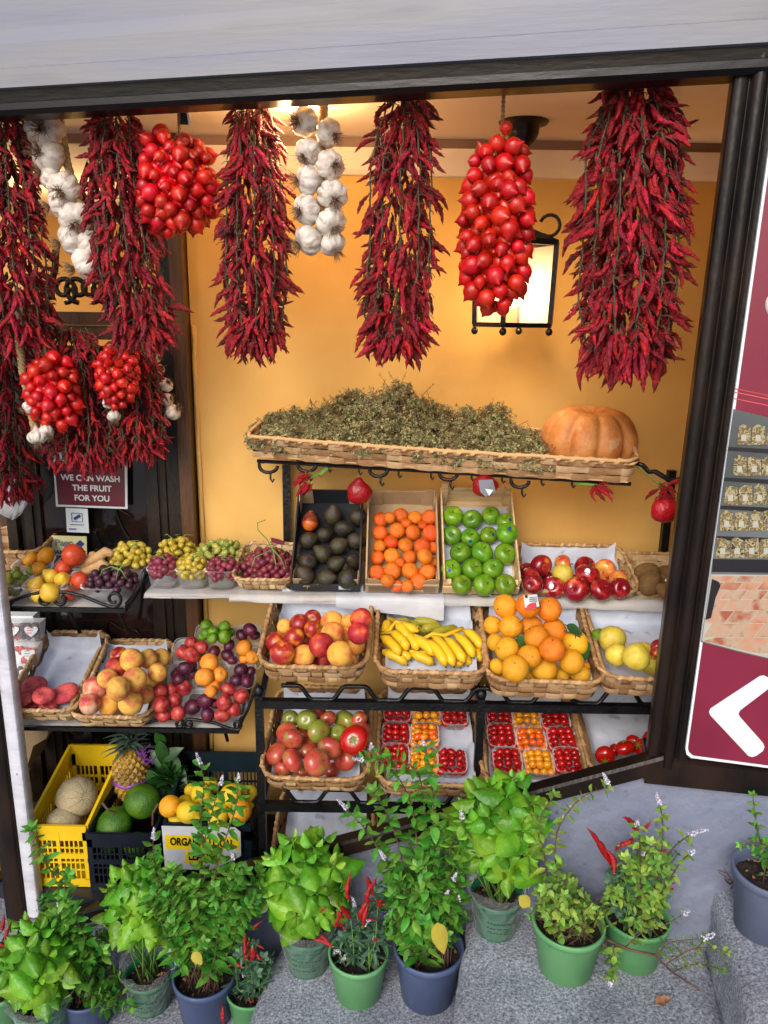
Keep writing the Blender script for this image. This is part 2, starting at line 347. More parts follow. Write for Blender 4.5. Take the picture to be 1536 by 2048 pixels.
# wicker: every crossing of the weave gets its own tone, fibres run along the strip
def wicker(name, cols):
    m, nt, b = nodes(name); N = nt.nodes; uv = N.new('ShaderNodeUVMap')
    fl = N.new('ShaderNodeVectorMath'); fl.operation = 'FLOOR'; lk(nt, uv.outputs[0], fl.inputs[0])
    wn = N.new('ShaderNodeTexWhiteNoise'); wn.noise_dimensions = '2D'; lk(nt, fl.outputs[0], wn.inputs['Vector'])
    mp = N.new('ShaderNodeMapping'); mp.inputs['Scale'].default_value = (1.2, 14, 1); lk(nt, uv.outputs[0], mp.inputs[0])
    nz = N.new('ShaderNodeTexNoise'); nz.inputs['Scale'].default_value = 1.6; nz.inputs['Detail'].default_value = 5; lk(nt, mp.outputs[0], nz.inputs['Vector'])
    ad = N.new('ShaderNodeMath'); ad.operation = 'MULTIPLY_ADD'; ad.inputs[1].default_value = .42; lk(nt, wn.outputs['Value'], ad.inputs[0])
    a2 = N.new('ShaderNodeMath'); a2.operation = 'MULTIPLY'; a2.inputs[1].default_value = .9; lk(nt, nz.outputs['Fac'], a2.inputs[0]); lk(nt, a2.outputs[0], ad.inputs[2])
    cr = N.new('ShaderNodeValToRGB'); e = cr.color_ramp.elements; e[0].position = .3; e[0].color = c4(cols[0]); e[1].position = .95; e[1].color = c4(cols[2]); x = e.new(.6); x.color = c4(cols[1])
    lk(nt, ad.outputs[0], cr.inputs[0]); lk(nt, cr.outputs[0], b.inputs['Base Color']); b.inputs['Roughness'].default_value = .6
    bp = N.new('ShaderNodeBump'); bp.inputs['Strength'].default_value = .5; bp.inputs['Distance'].default_value = .003; lk(nt, nz.outputs['Fac'], bp.inputs['Height']); lk(nt, bp.outputs[0], b.inputs['Normal'])
    return m
MAT['wicker'] = wicker('wicker', ['#5c3a22', '#a87f56', '#cfae86'])
MAT['wicker_pale'] = wicker('wicker_pale', ['#7c5a38', '#bd9a6c', '#dcc296'])
MAT['wicker_rim'] = wicker('wicker_rim', ['#6a4528', '#b68c5c', '#d0a876'])
# ================================================================== SETTING
XV, YV = V((1, 0, 0)), V((0, 1, 0))
def struct(name, mb, m, smooth=False, kind='structure'):
    o = obj(name, mb, m, smooth=smooth); tag(o, kind=kind); return o
def longer(A, B, a=2.0, b=1.5): d = (B-A).normalized(); return A-d*a, B+d*b
def ext(mb, A, B, prof, u=FN, w=ZV, closed=True):    # a profile [(along u, along w)] swept from A to B
    n = len(mb.v); k = len(prof)
    for q in (A, B):
        for a, b_ in prof: mb.v.append(V(q)+u*a+w*b_)
    for i in range(k if closed else k-1):
        j = (i+1) % k; mb.face((n+i, n+j, n+k+j, n+k+i))
    if closed: mb.face(range(n+k-1, n-1, -1)); mb.face(range(n+k, n+2*k))
WY = 3.15; SHELF_Z = -1.0; FLZ = -2.25
# street and steps
g = MB(); g.quad((-60, -60, -2.44), (60, -60, -2.44), (60, 60, -2.44), (-60, 60, -2.44)); struct('ground', g, MAT['granite'])
def rough_block(name, x0, x1, zt, seed):
    # a step running out from the shopfront, its front to back along the facade normal
    mb = MB(); nx, ny = 26, 60
    xl = x1-x0; base = FO+FA*0
    idx = {}
    def pt(i, j, lift=0):
        u = x0+xl*i/nx; w = -.03+2.6*j/ny
        p = FO+FA*u+FN*w; p.z = zt
        p.z += .006*noise.noise(V((u*9, w*9, seed)))+.003*noise.noise(V((u*30, w*30, seed)))
        e = min(i, nx-i)
        if e == 0: p.z -= .022+.012*noise.noise(V((w*12, seed, 0))); p += FA*(.012*noise.noise(V((w*11, seed, 3))))
        elif e == 1: p.z -= .004
        return p
    for i in range(nx+1):
        for j in range(ny+1): idx[i, j] = len(mb.v); mb.v.append(pt(i, j))
    for i in range(nx):
        for j in range(ny): mb.face((idx[i, j], idx[i, j+1], idx[i+1, j+1], idx[i+1, j]))
    for i in (0, nx):                  # rough risers
        prev = [idx[i, j] for j in range(ny+1)]
        for k in range(1, 7):
            row = []
            for j in range(ny+1):
                q = mb.v[idx[i, j]].copy(); q.z = zt-.02-(.34)*k/6
                q += FA*((1 if i else -1)*(.006+.012*noise.noise(V((j*.5, k*.9, seed+7)))))
                row.append(len(mb.v)); mb.v.append(q)
            for j in range(ny):
                mb.face((prev[j], prev[j+1], row[j+1], row[j]) if i else (prev[j+1], prev[j], row[j], row[j+1]))
            prev = row
    return struct(name, mb, MAT['granite'], True)
def ux(px, py, z):                     # position along the facade of a pixel at height z
    d = ray(px, py); p = d*(z/d.z); return (p-FO).dot(FA)
Z1, Z2, Z3, Z4 = -2.43, -2.205, -1.98, -1.755
u12 = ux(530, 1960, Z2); u23 = ux(918, 1960, Z3); u34 = ux(1462, 1880, Z4)
rough_block('step', u12-1.2, u12-.002, Z1+.06, 1); rough_block('step', u12, u23-.002, Z2, 2)
rough_block('step', u23, u34-.002, Z3, 3); rough_block('step', u34, u34+.9, Z4, 4)
# grey plaster wall under the window, following the slope of the stairs
def wall_slab(name, pts, t, m):
    mb = MB(); mb.slab(pts, t); return struct(name, mb, m)
lo = lambda p, z: V((p.x, p.y, z))
sillL, sillR = PF(95, 1850), PF(1305, 1520)
dS = (sillR-sillL)/1; farL = sillL-FA*1.6; farL.z = sillL.z
pts = [PF(-900, 1900), PF(95, 1862), PF(700, 1697), PF(1110, 1584), PF(1250, 1556), PF(1400, 1540), PF(2000, 1562)]
w = MB(); n_ = 0
# plaster sheet with slight unevenness
def wallface(pts, zb, cols=90, rows=22):
    mb = MB(); us = [(p-FO).dot(FA) for p in pts]
    def top(u):
        for a, b_, pa, pb in zip(us, us[1:], pts, pts[1:]):
            if a <= u <= b_: return pa.z+(pb.z-pa.z)*(u-a)/(b_-a)
        return pts[-1].z
    g = []
    for i in range(cols+1):
        u = us[0]+(us[-1]-us[0])*i/cols; col = []
        for j in range(rows+1):
            z = zb+(top(u)-zb)*j/rows
            p = FO+FA*u+FN*(-.012+.014*noise.noise(V((u*2.2, z*2.5, 4)))+.006*noise.noise(V((u*7, z*7, 1)))); p.z = z
            col.append(len(mb.v)); mb.v.append(p)
        g.append(col)
    for i in range(cols):
        for j in range(rows): mb.face((g[i][j], g[i+1][j], g[i+1][j+1], g[i][j+1]))
    n = len(mb.v)
    for i in range(cols+1):
        q = mb.v[g[i][rows]].copy()-FN*.01; mb.v.append(q)
    for i in range(cols): mb.face((g[i][rows], g[i+1][rows], n+i+1, n+i))
    return mb
struct('wall_under_window', wallface(pts, -2.6), MAT['plaster_grey'], True)
# sloping wooden sill
o = MB(); A = PF(60, 1844); B = PF(1325, 1504)
ext(o, A, B, [(.030, -.056), (.030, -.010), (.024, 0), (-.025, 0), (-.025, -.056)])
tag(obj('window_sill', o, MAT['wood_dark']), 'dark brown wooden sill sloping up along the stairs', 'sill', kind='thing')
# head beam and painted fascia
beam = MB(); A = PF(-400, 256-3); B = PF(1900, 128)
hb = (PF(768, 131)-PF(768, 193)).z
bL, bR = PF(-400, 258), PF(1900, 132)
ext(beam, *longer(bL, bR), [(.02, 0), (.035, .012), (.035, .03), (.024, .036), (.03, hb), (-.05, hb), (-.05, 0)])
tag(obj('head_beam', beam, MAT['wood_beam']), 'long black painted timber beam over the open shop window', 'beam', kind='thing')
fas = MB(); A = PF(-400, 200, .05); B = PF(1900, 62, .05)
ext(fas, *longer(A, B), [(.0, .0), (.0, .05), (-.012, .056), (-.012, .12), (-.02, .16), (-.02, 1.3), (-.16, 1.3), (-.16, .03), (-.1, .0)])
tag(obj('fascia_board', fas, MAT['fascia']), 'weathered pale grey fascia board above the black beam', 'fascia', kind='thing')
# right hand post with rounded mouldings
def post(name, a, b_, prof, m):
    mb = MB(); n = len(mb.v); k = len(prof)
    for i in range(13):
        q = a.lerp(b_, i/12)
        for uu, d in prof: mb.v.append(q+FA*uu+FN*d)
    for i in range(12):
        for j in range(k):
            j2 = (j+1) % k; mb.face((n+i*k+j, n+i*k+j2, n+(i+1)*k+j2, n+(i+1)*k+j))
    return mb
pr = [(-.062, -.05), (-.062, .0), (-.058, .008), (-.028, .010), (-.026, .003), (-.022, .003), (-.019, .016), (-.010, .024), (0, .026), (.008, .024), (.015, .016), (.019, .003), (.024, .003), (.026, .010), (.06, .010), (.062, -.05)]
rb, rt = PF(1334, 1530), PF(1527, 100)
rp = thing('window_post', lo(rb, rb.z), 'dark brown moulded timber post beside the maroon poster', 'post')
obj('moulding', post('moulding', rb, rt, pr, None), MAT['wood_dark'], rp, smooth=True)
obj('inner_jamb', post('j', PF(1312, 1470, -.03), PF(1482, 140, -.03), [(-.008, -.03), (-.008, 0), (.02, 0), (.02, -.03)], None), MAT['wood_dark'], rp)
# panel behind the poster and dark foot
pb = MB(); a = PF(1352, 1545, -.02); z1 = bR.z+.2
q0, q1, q2, q3 = PF(1350, 1552, -.006), PF(1900, 1600, -.006)+FA*1.5, PF(1900, 60, -.006)+FA*1.5, PF(1536, 88, -.006)
pb.slab([q0, q1, q2, q3], -FN*.1)
tag(obj('side_panel', pb, MAT['wood_dark']), 'dark brown timber panel behind the maroon poster', 'panel', kind='thing')
ft = MB(); ext(ft, PF(1290, 1531), PF(1900, 1568)+FA*1.5, [(.02, -.05), (.02, .03), (.005, .04), (-.1, .04), (-.1, -.05)])
obj('foot_rail', ft, MAT['wood_dark'], rp)
# left post: dark timber with a white painted strip
la, lb = PF(38, 1845, .01), PF(-62, 1000, .01)
lt = lb+(lb-la)*((bL.z+.05-lb.z)/(lb.z-la.z))
lp = thing('window_post', la, 'dark timber post with white painted strip at the yellow crate', 'post')
obj('moulding', post('m', la, lt, [(-.055, -.04), (-.055, .0), (-.045, .012), (.03, .014), (.036, .006), (.038, -.04)], None), MAT['wood_dark'], lp, smooth=True)
wa, wb = PF(70, 1832, .0), PF(-26, 1030, .0)
wt = wb+(wb-wa)*((bL.z+.05-wb.z)/(wb.z-wa.z))
obj('white_strip', post('m', wa, wt, [(-.026, -.03), (-.026, .008), (-.024, .01), (.023, .01), (.025, .008), (.025, -.03)], None), MAT['white_paint'], lp, smooth=True)
for (px, py) in ((32, 1548), (71, 1820)):
    s_ = MB(); p = PF(px, py, .012); s_.orb(lambda u, f: (math.sin(u)*math.cos(f)*.006, math.sin(u)*math.sin(f)*.004, math.cos(u)*.006), 8, 6, Matrix.Translation(p)); obj('screw', s_, MAT['white_paint'], lp, smooth=True)
# ------------------------------------------------------------------ room
x_edge = P(397, 1000, WY).x
fl = MB(); fl.slab([V((-4, 1.9, FLZ)), V((2.2, 1.9, FLZ)), V((2.2, 6.5, FLZ)), V((-4, 6.5, FLZ))], -ZV*.1)
fl = MB()
a, b_ = FO-FA*3.4-FN*.03, FO+FA*.6-FN*.03
fl.slab([lo(a, FLZ), lo(b_, FLZ), V((b_.x, 6.5, FLZ)), V((a.x, 6.5, FLZ))], -ZV*.08); struct('floor', fl, MAT['card_dark'])
def plaster(x0, x1, z0, z1, Y, amp=.006):
    mb = MB(); nx, nz = 60, 60
    for i in range(nx+1):
        for j in range(nz+1):
            x = x0+(x1-x0)*i/nx; z = z0+(z1-z0)*j/nz
            mb.v.append(V((x, Y-amp*noise.noise(V((x*3, z*3, 2))), z)))
    for i in range(nx):
        for j in range(nz): a = i*(nz+1)+j; mb.face((a, a+nz+1, a+nz+2, a+1))
    n = len(mb.v)
    mb.v += [V((x0, Y, z0)), V((x0, Y+.12, z0)), V((x0, Y+.12, z1)), V((x0, Y, z1))]; mb.face((n, n+3, n+2, n+1))
    return mb
zcov0 = P(900, 356, WY).z; zcov1 = P(900, 303, WY).z; CEZ = zcov1+.035
struct('back_wall', plaster(x_edge, 1.55, FLZ, zcov0+.01, WY), MAT['ochre_wall'], True)
cv = MB(); ext(cv, V((x_edge-.02, WY, zcov0)), V((1.55, WY, zcov0)), [(0, 0), (.02, .004), (.03, .02), (.05, zcov1-zcov0-.01), (.052, zcov1-zcov0), (0, zcov1-zcov0)], u=V((0, -1, 0)))
struct('cornice', cv, MAT['cream'])
gp = MB(); ext(gp, V((x_edge-.5, WY-.01, zcov1)), V((1.55, WY-.01, zcov1)), [(0, 0), (.03, 0), (.03, .034), (0, .034)], u=V((0, -1, 0)))
struct('cornice_trim', gp, MAT['trim_brown'])
ce = MB(); a, b_ = FO-FA*3.6-FN*.05, FO+FA*.7-FN*.05
ce.slab([lo(a, CEZ), lo(b_, CEZ), V((b_.x, 6.6, CEZ)), V((a.x, 6.6, CEZ))], ZV*.1); struct('ceiling', ce, MAT['cream'])
sw = MB(); sw.slab([V((1.5, 1.95, FLZ)), V((1.5, WY, FLZ)), V((1.5, WY, CEZ)), V((1.5, 1.95, CEZ))], XV*.1); struct('side_wall', sw, MAT['ochre_wall'])
# shop interior beyond the door
iw = MB(); iw.slab([V((-4.2, 5.6, FLZ)), V((1.6, 5.6, FLZ)), V((1.6, 5.6, CEZ)), V((-4.2, 5.6, CEZ))], YV*.1); struct('shop_wall', iw, MAT['ochre_wall'])
sw = MB(); sw.slab([V((-3.7, 2.6, FLZ)), V((-3.7, 5.6, FLZ)), V((-3.7, 5.6, CEZ)), V((-3.7, 2.6, CEZ))], -XV*.1); struct('side_wall', sw, MAT['ochre_wall'])
# plaster bead down the wall end
bd = MB(); pts = []
for i in range(40):
    t = i/39; y = 650+850*t; p = P(394+16*(t), y, WY-.006); p.x = x_edge+.012+.004*noise.noise(V((i*.4, 0, 0))); pts.append(p)
bd.tube(pts, [.010+.003*noise.noise(V((i*.7, 3, 0))) for i in range(40)], 8); struct('wall_bead', bd, MAT['ochre_wall'], True)
# door frame, glazed door, transom with scrolls
DY = 3.12
def vbar(mb, x0, x1, y0, y1, z0, z1): mb.box(V(((x0+x1)/2, (y0+y1)/2, (z0+z1)/2)), XV, YV, ZV, (x1-x0)/2, (y1-y0)/2, (z1-z0)/2)
xj1 = x_edge-.004; xj0 = P(338, 1000, DY).x
zt = P(200, 640, DY).z
jf = thing('door_frame', V((xj0, DY, FLZ)), 'tall warm brown timber door frame at the ochre wall edge', 'door frame')
mb = MB(); vbar(mb, xj1-.05, xj1, DY-.05, DY+.1, FLZ+.001, CEZ-.002); obj('post', mb, MAT['wood_warm'], jf)
mb = MB(); vbar(mb, xj1-.115, xj1-.052, DY, DY+.08, FLZ+.001, CEZ-.002); obj('post', mb, MAT['door_wood'], jf)
x_l = P(45, 1100, DY).x
mb = MB(); vbar(mb, x_l-.04, x_l+.0, DY-.03, DY+.08, FLZ+.001, CEZ-.002); obj('post', mb, MAT['door_wood'], jf)
mb = MB(); vbar(mb, x_l+.002, xj1-.117, DY-.03, DY+.08, zt-.02, zt+.03); obj('transom', mb, MAT['wood_warm'], jf)
mb = MB(); vbar(mb, x_l+.002, xj1-.117, DY-.02, DY+.07, zt-.075, zt-.022); obj('transom', mb, MAT['wood_warm'], jf)
zs = P(200, 600, DY).z; zs0 = zt+.03
def scroll(c, r, turns=1.6, s=1, a0=0, th=.012, y=None, k=26):
    pts = []
    for i in range(k):
        t = i/(k-1); q = a0+s*turns*2*PI*t; rr = r*(1-.72*t); pts.append(V((c.x+rr*math.cos(q), c.y, c.z+rr*math.sin(q))))
    return pts
for i, px in enumerate((128, 155, 182, 209, 236, 263)):
    mb = MB(); c = P(px, 578, DY); mb.tube(scroll(c, .052, 1.3, -1 if i % 2 else 1, -PI/2), .010, 8); obj('scroll', mb, MAT['iron_bronze'], jf, smooth=True)
for pl in ([(112, 500), (110, 540), (100, 575), (104, 600)], [(88, 330), (60, 380), (78, 420), (50, 450)], [(190, 380), (175, 330), (160, 380), (190, 430)]):
    mb = MB(); mb.tube([P(x, y, DY+.02) for x, y in pl], .014, 8); obj('scroll', mb, MAT['iron_bronze'], jf, smooth=True)
# the glazed door leaf
dz0, dz1 = FLZ+.012, zt-.08; dx0, dx1 = x_l+.006, xj1-.122
dr = thing('glazed_door', V(((dx0+dx1)/2, DY, FLZ)), 'closed dark brown door with wavy dark glass behind the fruit shelves', 'door')
st = .085
for x in (dx0, dx1-st):
    mb = MB(); vbar(mb, x, x+st, DY, DY+.045, dz0, dz1); vbar(mb, x+.02, x+st-.03, DY-.012, DY, dz0+.02, dz1-.02); obj('stile', mb, MAT['door_wood'], dr)
zr = [P(200, 1255, DY).z, P(200, 1640, DY).z]
for z in (dz1-.07, dz0+.1, P(200, 1560, DY).z):
    mb = MB(); vbar(mb, dx0+st+.001, dx1-st-.001, DY+.004, DY+.04, z-.045, z+.045); obj('rail', mb, MAT['door_wood'], dr)
mb = MB(); vbar(mb, dx0+st+.001, dx1-st-.001, DY+.018, DY+.026, dz0, dz1-.02); obj('pane', mb, MAT['glass_dark'], dr)
for k, (cx_, cy_) in enumerate(((215, 1110), (255, 1060), (230, 1280), (180, 1300), (275, 1300))):
    mb = MB(); pts = [P(cx_+24*math.cos(t*.9+k)*(.4+t/5), cy_+18*math.sin(t*1.3+k)-t*8, DY+.010) for t in [i*.3 for i in range(16)]]
    mb.tube(pts, .006, 6, flat=.5); obj('leading', mb, MAT['glass_dark'], dr, smooth=True)
mb = MB(); p = P(52, 1286, DY-.02)
for k in (0, 1): mb.orb(lambda u, f: (math.sin(u)*math.cos(f)*.009, math.sin(u)*math.sin(f)*.009, math.cos(u)*.009), 10, 8, Matrix.Translation(p+V((.028+k*.01, -.0, -.016*k))))
obj('handle', mb, MAT['iron_bronze'], dr, smooth=True)
# ------------------------------------------------------------------ text and signs
def text(body, loc, xdir, up, size, m, parent, bold=0.0, align='CENTER', extr=.0006, sx=1.0):
    cu = bpy.data.curves.new('lettering', 'FONT'); cu.body = body; cu.size = size; cu.align_x = align; cu.align_y = 'CENTER'; cu.extrude = extr; cu.offset = bold
    cu.space_line = .85; cu.materials.append(m)
    o = bpy.data.objects.new('lettering', cu); COL.objects.link(o)
    xd = V(xdir).normalized(); zn = xd.cross(V(up)).normalized(); yd = zn.cross(xd)
    mt = Matrix((xd*sx, yd, zn)).transposed().to_4x4()
    mt.translation = V(loc)-(WL[parent.name] if parent else V((0, 0, 0)))
    if parent: o.parent = parent
    o.matrix_basis = mt; bpy.context.view_layer.update(); me = bpy.data.meshes.new_from_object(o.evaluated_get(bpy.context.evaluated_depsgraph_get())); o2 = bpy.data.objects.new("lettering", me); COL.objects.link(o2); o2.parent = parent; o2.matrix_basis = mt; WL[o2.name] = V(loc); bpy.data.objects.remove(o); o2.name = "lettering"; return o2
def card(name, px4, Y, t, m, label, cat, group=None, d=.004):
    pts = [P(x, y, Y) for x, y in px4]
    th_ = thing(name, (pts[2]+pts[3])/2, label, cat, group)
    mb = MB(); mb.slab(pts, V((0, t, 0))); obj('board', mb, m, th_); return th_, pts
SY = DY-.02
s1, _ = card('wash_sign', [(105, 905), (254, 908), (255, 1018), (112, 1013)], SY, .004, MAT['sign_white'], 'maroon notice about washing fruit on the door glass', 'sign')
mb = MB(); mb.slab([P(x, y, SY-.0015) for x, y in [(109, 922), (249, 925), (250, 1014), (116, 1009)]], V((0, .001, 0))); obj('print', mb, MAT['sign_red'], s1)
for tx, px, py in (('WE CAN WASH', 181, 957), ('THE FRUIT', 184, 977), ('FOR YOU', 184, 997)):
    text(tx, P(px, py, SY-.003), XV-ZV*.02, ZV, .034, MAT['sign_white'], s1, .0008)
s2, _ = card('camera_notice', [(131, 1016), (175, 1018), (178, 1066), (134, 1064)], SY-.003, .003, MAT['sign_white'], 'small white camera notice below the maroon notice on the glass', 'notice')
mb = MB(); pts = [P(x, y, SY-.006) for x, y in [(143, 1026), (164, 1027), (165, 1044), (144, 1043)]]; mb.tube(pts+[pts[0]], .0015, 4); mb.bar(P(148, 1038, SY-.006), P(160, 1031, SY-.006), .012, .002, YV); mb.bar(P(140, 1049, SY-.006), P(168, 1050, SY-.006), .002); mb.bar(P(138, 1058, SY-.006), P(152, 1058, SY-.006), .004)
obj('camera_symbol', mb, MAT['ink_blue'], s2)
s3, _ = card('payment_sticker', [(103, 1071), (173, 1073), (174, 1112), (104, 1110)], SY, .003, MAT['pale_yellow'], 'pale yellow payment sticker on the glass behind the pomegranate', 'sticker')
text('Pago', P(128, 1086, SY-.003), XV, ZV, .04, MAT['grey_ink'], s3, .0008); text('BANCOMAT', P(137, 1105, SY-.003), XV, ZV, .024, MAT['ink_blue'], s3, .0008)
mb = MB(); mb.slab([P(x, y, SY-.002) for x, y in [(151, 1088), (160, 1080), (169, 1088), (160, 1096)]], V((0, .001, 0))); obj('emblem', mb, MAT['ink_blue'], s3)
# ------------------------------------------------------------------ maroon poster
def pp(px, py, l=0): return PF(px, py, .035+l)
p0 = pp(1376, 1512); po = thing('poster', p0, 'large maroon poster with white arrow and photograph of pasta shelves', 'poster')
def pslab(name, px, lift, m, parent=po, t=.0012, t2=None):
    mb = MB(); mb.slab([pp(x, y, lift) for x, y in px], -FN*(t2 or t)); return obj(name, mb, MAT[m], parent)
bx = [(1373, 1496), (1375, 1506), (1383, 1513), (1536, 1533), (1760, 1563), (1900, 60), (1573, 88), (1536, 330)]
pslab('board', [(1371, 1498), (1373, 1509), (1382, 1516), (1536, 1536), (1760, 1566), (1900, 50), (1570, 78), (1533, 330)], 0, 'sign_white', t2=.012)
pslab('print', [(1376, 1496), (1378, 1504), (1386, 1511), (1536, 1531), (1758, 1560), (1898, 64), (1576, 92), (1539, 330)], .0015, 'poster_red')
D('photo_grey', ['#43494a', '#656b6b', '#303536'], 1.5, .35); D('photo_dark', '#17161c', rough=.35)
D('photo_brick', ['#a06a4e', '#b48468', '#a8947c', '#98543a'], 14, .35, island=.2, huevar=.01); D('photo_grout', '#a9a79b', rough=.35)
D('photo_pasta', ['#8e7a4c', '#4c3e2a', '#a89c74', '#2c251c'], 90, .35, island=.35, lo=.35, hi=.65)
arcT = [(1467, 818), (1500, 826), (1536, 835), (1620, 850), (1760, 868)]
pslab('photograph', arcT+[(1740, 1335), (1600, 1328), (1536, 1318), (1470, 1302), (1402, 1284)], .003, 'photo_grey')
pslab('shelf_bar', [(1426, 1118), (1760, 1122), (1760, 1148), (1424, 1144)], .0045, 'photo_dark')
k = 0
for y, x0 in ((894, 1457), (955, 1450), (1011, 1442), (1072, 1434)):
    pslab('shelf_bar', [(x0, y), (1536, y+4), (1760, y+9), (1760, y+19), (1536, y+13), (x0-2, y+7)], .0045, 'photo_dark')
for y, x0 in ((850, 1474), (912, 1466), (970, 1448), (1022, 1440), (1076, 1432)):
    for i in range(8):
        x = x0+i*29; h = 40
        rr = random.Random(y+i)
        pslab('packet', [(x+rr.random()*4, y+rr.random()*8), (x+12, y-5+rr.random()*8), (x+27, y+rr.random()*7), (x+28, y+h), (x, y+h-1)], .0055, 'photo_pasta')
        pslab('packet_label', [(x+9, y+20), (x+18, y+20), (x+19, y+32), (x+8, y+32)], .0065, 'photo_grout')
pslab('grout', [(1422, 1149), (1760, 1152), (1738, 1333), (1600, 1326), (1536, 1316), (1470, 1300), (1404, 1282)], .0045, 'photo_grout')
def onfloor(x, y): return y < 1284+(x-1404)*.235-2 and x > 1404+(1284-y)*.135 and x < 1745
for r_ in range(8):
    y0 = 1152+r_*r_*1.6+r_*11; y1 = 1152+(r_+1)**2*1.6+(r_+1)*11-1.5
    for c_ in range(-8, 20):
        w_ = 34+r_*3.5; off = (r_ % 2)*w_/2
        def xx(c, y): return 1480+(c*w_+off)-(y-1150)*.85*(1-.02*c)
        q = [(xx(c_, y0)+2, y0), (xx(c_+1, y0)-1, y0+1), (xx(c_+1, y1)-1, y1+1), (xx(c_, y1)+2, y1)]
        if any(onfloor(x, y) for x, y in q):
            q = [(max(x, 1404+(1284-y)*.135+2), y) for x, y in q]; q = [(x, min(y, 1284+(x-1404)*.235-3)) for x, y in q]
            if q[1][0]-q[0][0] < 4 or q[3][1]-q[0][1] < 3 or q[2][1]-q[1][1] < 3 or q[2][0]-q[3][0] < 3 or max(x for x, y in q) > 1745: continue
            pslab('printed_tile', q, .0055, 'photo_brick')
pslab('printed_bin', [(1424, 1158), (1438, 1164), (1441, 1172), (1431, 1196), (1422, 1236), (1411, 1240)], .0068, 'photo_dark')
for dy, al in ((0, 0), (7, 0), (20, 0)):
    pslab('stripe', [(1469-dy*.1, 776+dy), (1536, 790+dy), (1760, 806+dy), (1760, 808+dy), (1536, 792+dy), (1469, 778+dy)], .003, 'apple_blush' if 0 else 'peach_flat')
# chevron with rounded corners
chev = [(1520, 1352), (1528, 1351), (1536, 1355), (1541, 1364), (1539, 1376), (1480, 1421), (1477, 1428), (1480, 1434), (1526, 1486), (1529, 1494), (1526, 1502), (1512, 1512), (1504, 1514), (1497, 1512), (1421, 1431), (1418, 1424), (1421, 1417)]
pslab('arrow', chev, .003, 'sign_white')
mb = MB(); pts = [pp(1553+20*math.cos(a), 610+26*math.sin(a), .0035) for a in [i*2*PI/24 for i in range(25)]]; mb.tube(pts, .007, 6, flat=.2); obj('lettering', mb, MAT['sign_white'], po)
# ================================================================== RACKS
def bars(name, segs, w, parent, m='iron', h=None):
    mb = MB()
    for a, b_ in segs: mb.bar(a, b_, w, h)
    return obj(name, mb, MAT[m], parent)
RY = 2.49
rk = thing('display_rack', V((P(522, 1450, RY).x, RY, FLZ)), 'black iron rack with wavy rails holding the tilted wicker baskets', 'rack')
zr1, zr2 = P(740, 1408, RY).z, P(740, 1613, RY).z
xl, xm, xr = P(521, 1500, RY).x, P(958, 1480, RY).x, P(1400, 1480, RY).x
zsh = SHELF_Z
for x in (xl, xm, xr):
    bars('leg', [(V((x, RY, FLZ)), V((x, RY, zr1+.03)))], .028, rk)
    mb = MB(); mb.orb(lambda u, f: (math.sin(u)*math.cos(f)*.02, math.sin(u)*math.sin(f)*.02, math.cos(u)*.022), 12, 8, Matrix.Translation(V((x, RY, zr1+.045)))); obj('knob', mb, MAT['iron'], rk, smooth=True)
for z in (zr1, zr2): bars('rail', [(V((xl-.013, RY-.004, z)), V((xr, RY-.004, z)))], .03, rk)
for z in (zr1-.02, zr2-.02): bars('shelf_bar', [(V((xl, RY+.02, z)), V((xl, WY-.03, z+.16))), (V((xm, RY+.02, z)), V((xm, WY-.03, z+.16))), (V((xl, WY-.06, z+.13)), V((xr, WY-.06, z+.13)))], .02, rk)
for px in (574, 962, 1330):
    x = P(px, 1100, WY-.06).x; bars('leg', [(V((x, WY-.04, FLZ)), V((x, WY-.04, P(580, 930, 3.1).z)))], .03, rk)
def wave(y0, phase, z):
    mb = MB(); pts = []
    x = xl+.08
    while x < xr:
        t = ((x-xl)/.235+phase) % 1.0
        w_ = .5-.5*math.cos(2*PI*t); w_ = min(1, max(0, (w_-.5)*1.6+.5)); w_ = w_*w_*(3-2*w_)
        pts.append(V((x, RY, z+.015+.052*w_))); x += .009
    mb.tube(pts, .008, 8); return mb
obj('wavy_rail', wave(0, .05, zr1), MAT['iron'], rk, smooth=True)
obj('wavy_rail', wave(0, .3, zr2), MAT['iron'], rk, smooth=True)
# top shelf (from the grapes to the kiwis)
SF = 2.70
xs0, xs1 = P(283, 1200, SF).x, 1.5
ts = thing('top_shelf', V(((xs0+xs1)/2, SF+.2, SHELF_Z-.03)), 'long shelf against the ochre wall covered in white paper', 'shelf')
mb = MB(); vbar(mb, xs0, xs1-.003, SF+.025, WY-.012, SHELF_Z-.024, SHELF_Z-.008); obj('plank', mb, MAT['iron'], ts)
def sheet(x0, x1, y0, y1, z, drop, seed, nx=60):
    mb = MB(); prof = [(y1, 0), (y0+.02, 0), (y0+.004, -.002), (y0-.004, -.012), (y0-.006, -drop*.6), (y0-.003, -drop)]
    for i in range(nx+1):
        x = x0+(x1-x0)*i/nx
        for k, (y, dz) in enumerate(prof):
            q = noise.noise(V((x*6, k*1.7, seed))); q2 = noise.noise(V((x*1.5, seed, 9)))
            mb.v.append(V((x, y+(q*.008 if k > 1 else 0), z+dz*(1+.7*q2)+(q*.003 if k else 0)+(.004*noise.noise(V((x*14, seed, 2))) if k > 3 else 0))))
    m_ = len(prof)
    for i in range(nx):
        for k in range(m_-1): a = i*m_+k; mb.face((a, a+1, a+m_+1, a+m_))
    return mb
xa, xb = P(470, 1200, SF).x, P(672, 1200, SF).x; xc = P(888, 1200, SF).x
obj('paper_cover', sheet(xs0+.01, xa-.0, SF, WY-.03, SHELF_Z-.003, .010, 1), MAT['shelf_paper'], ts, smooth=True)
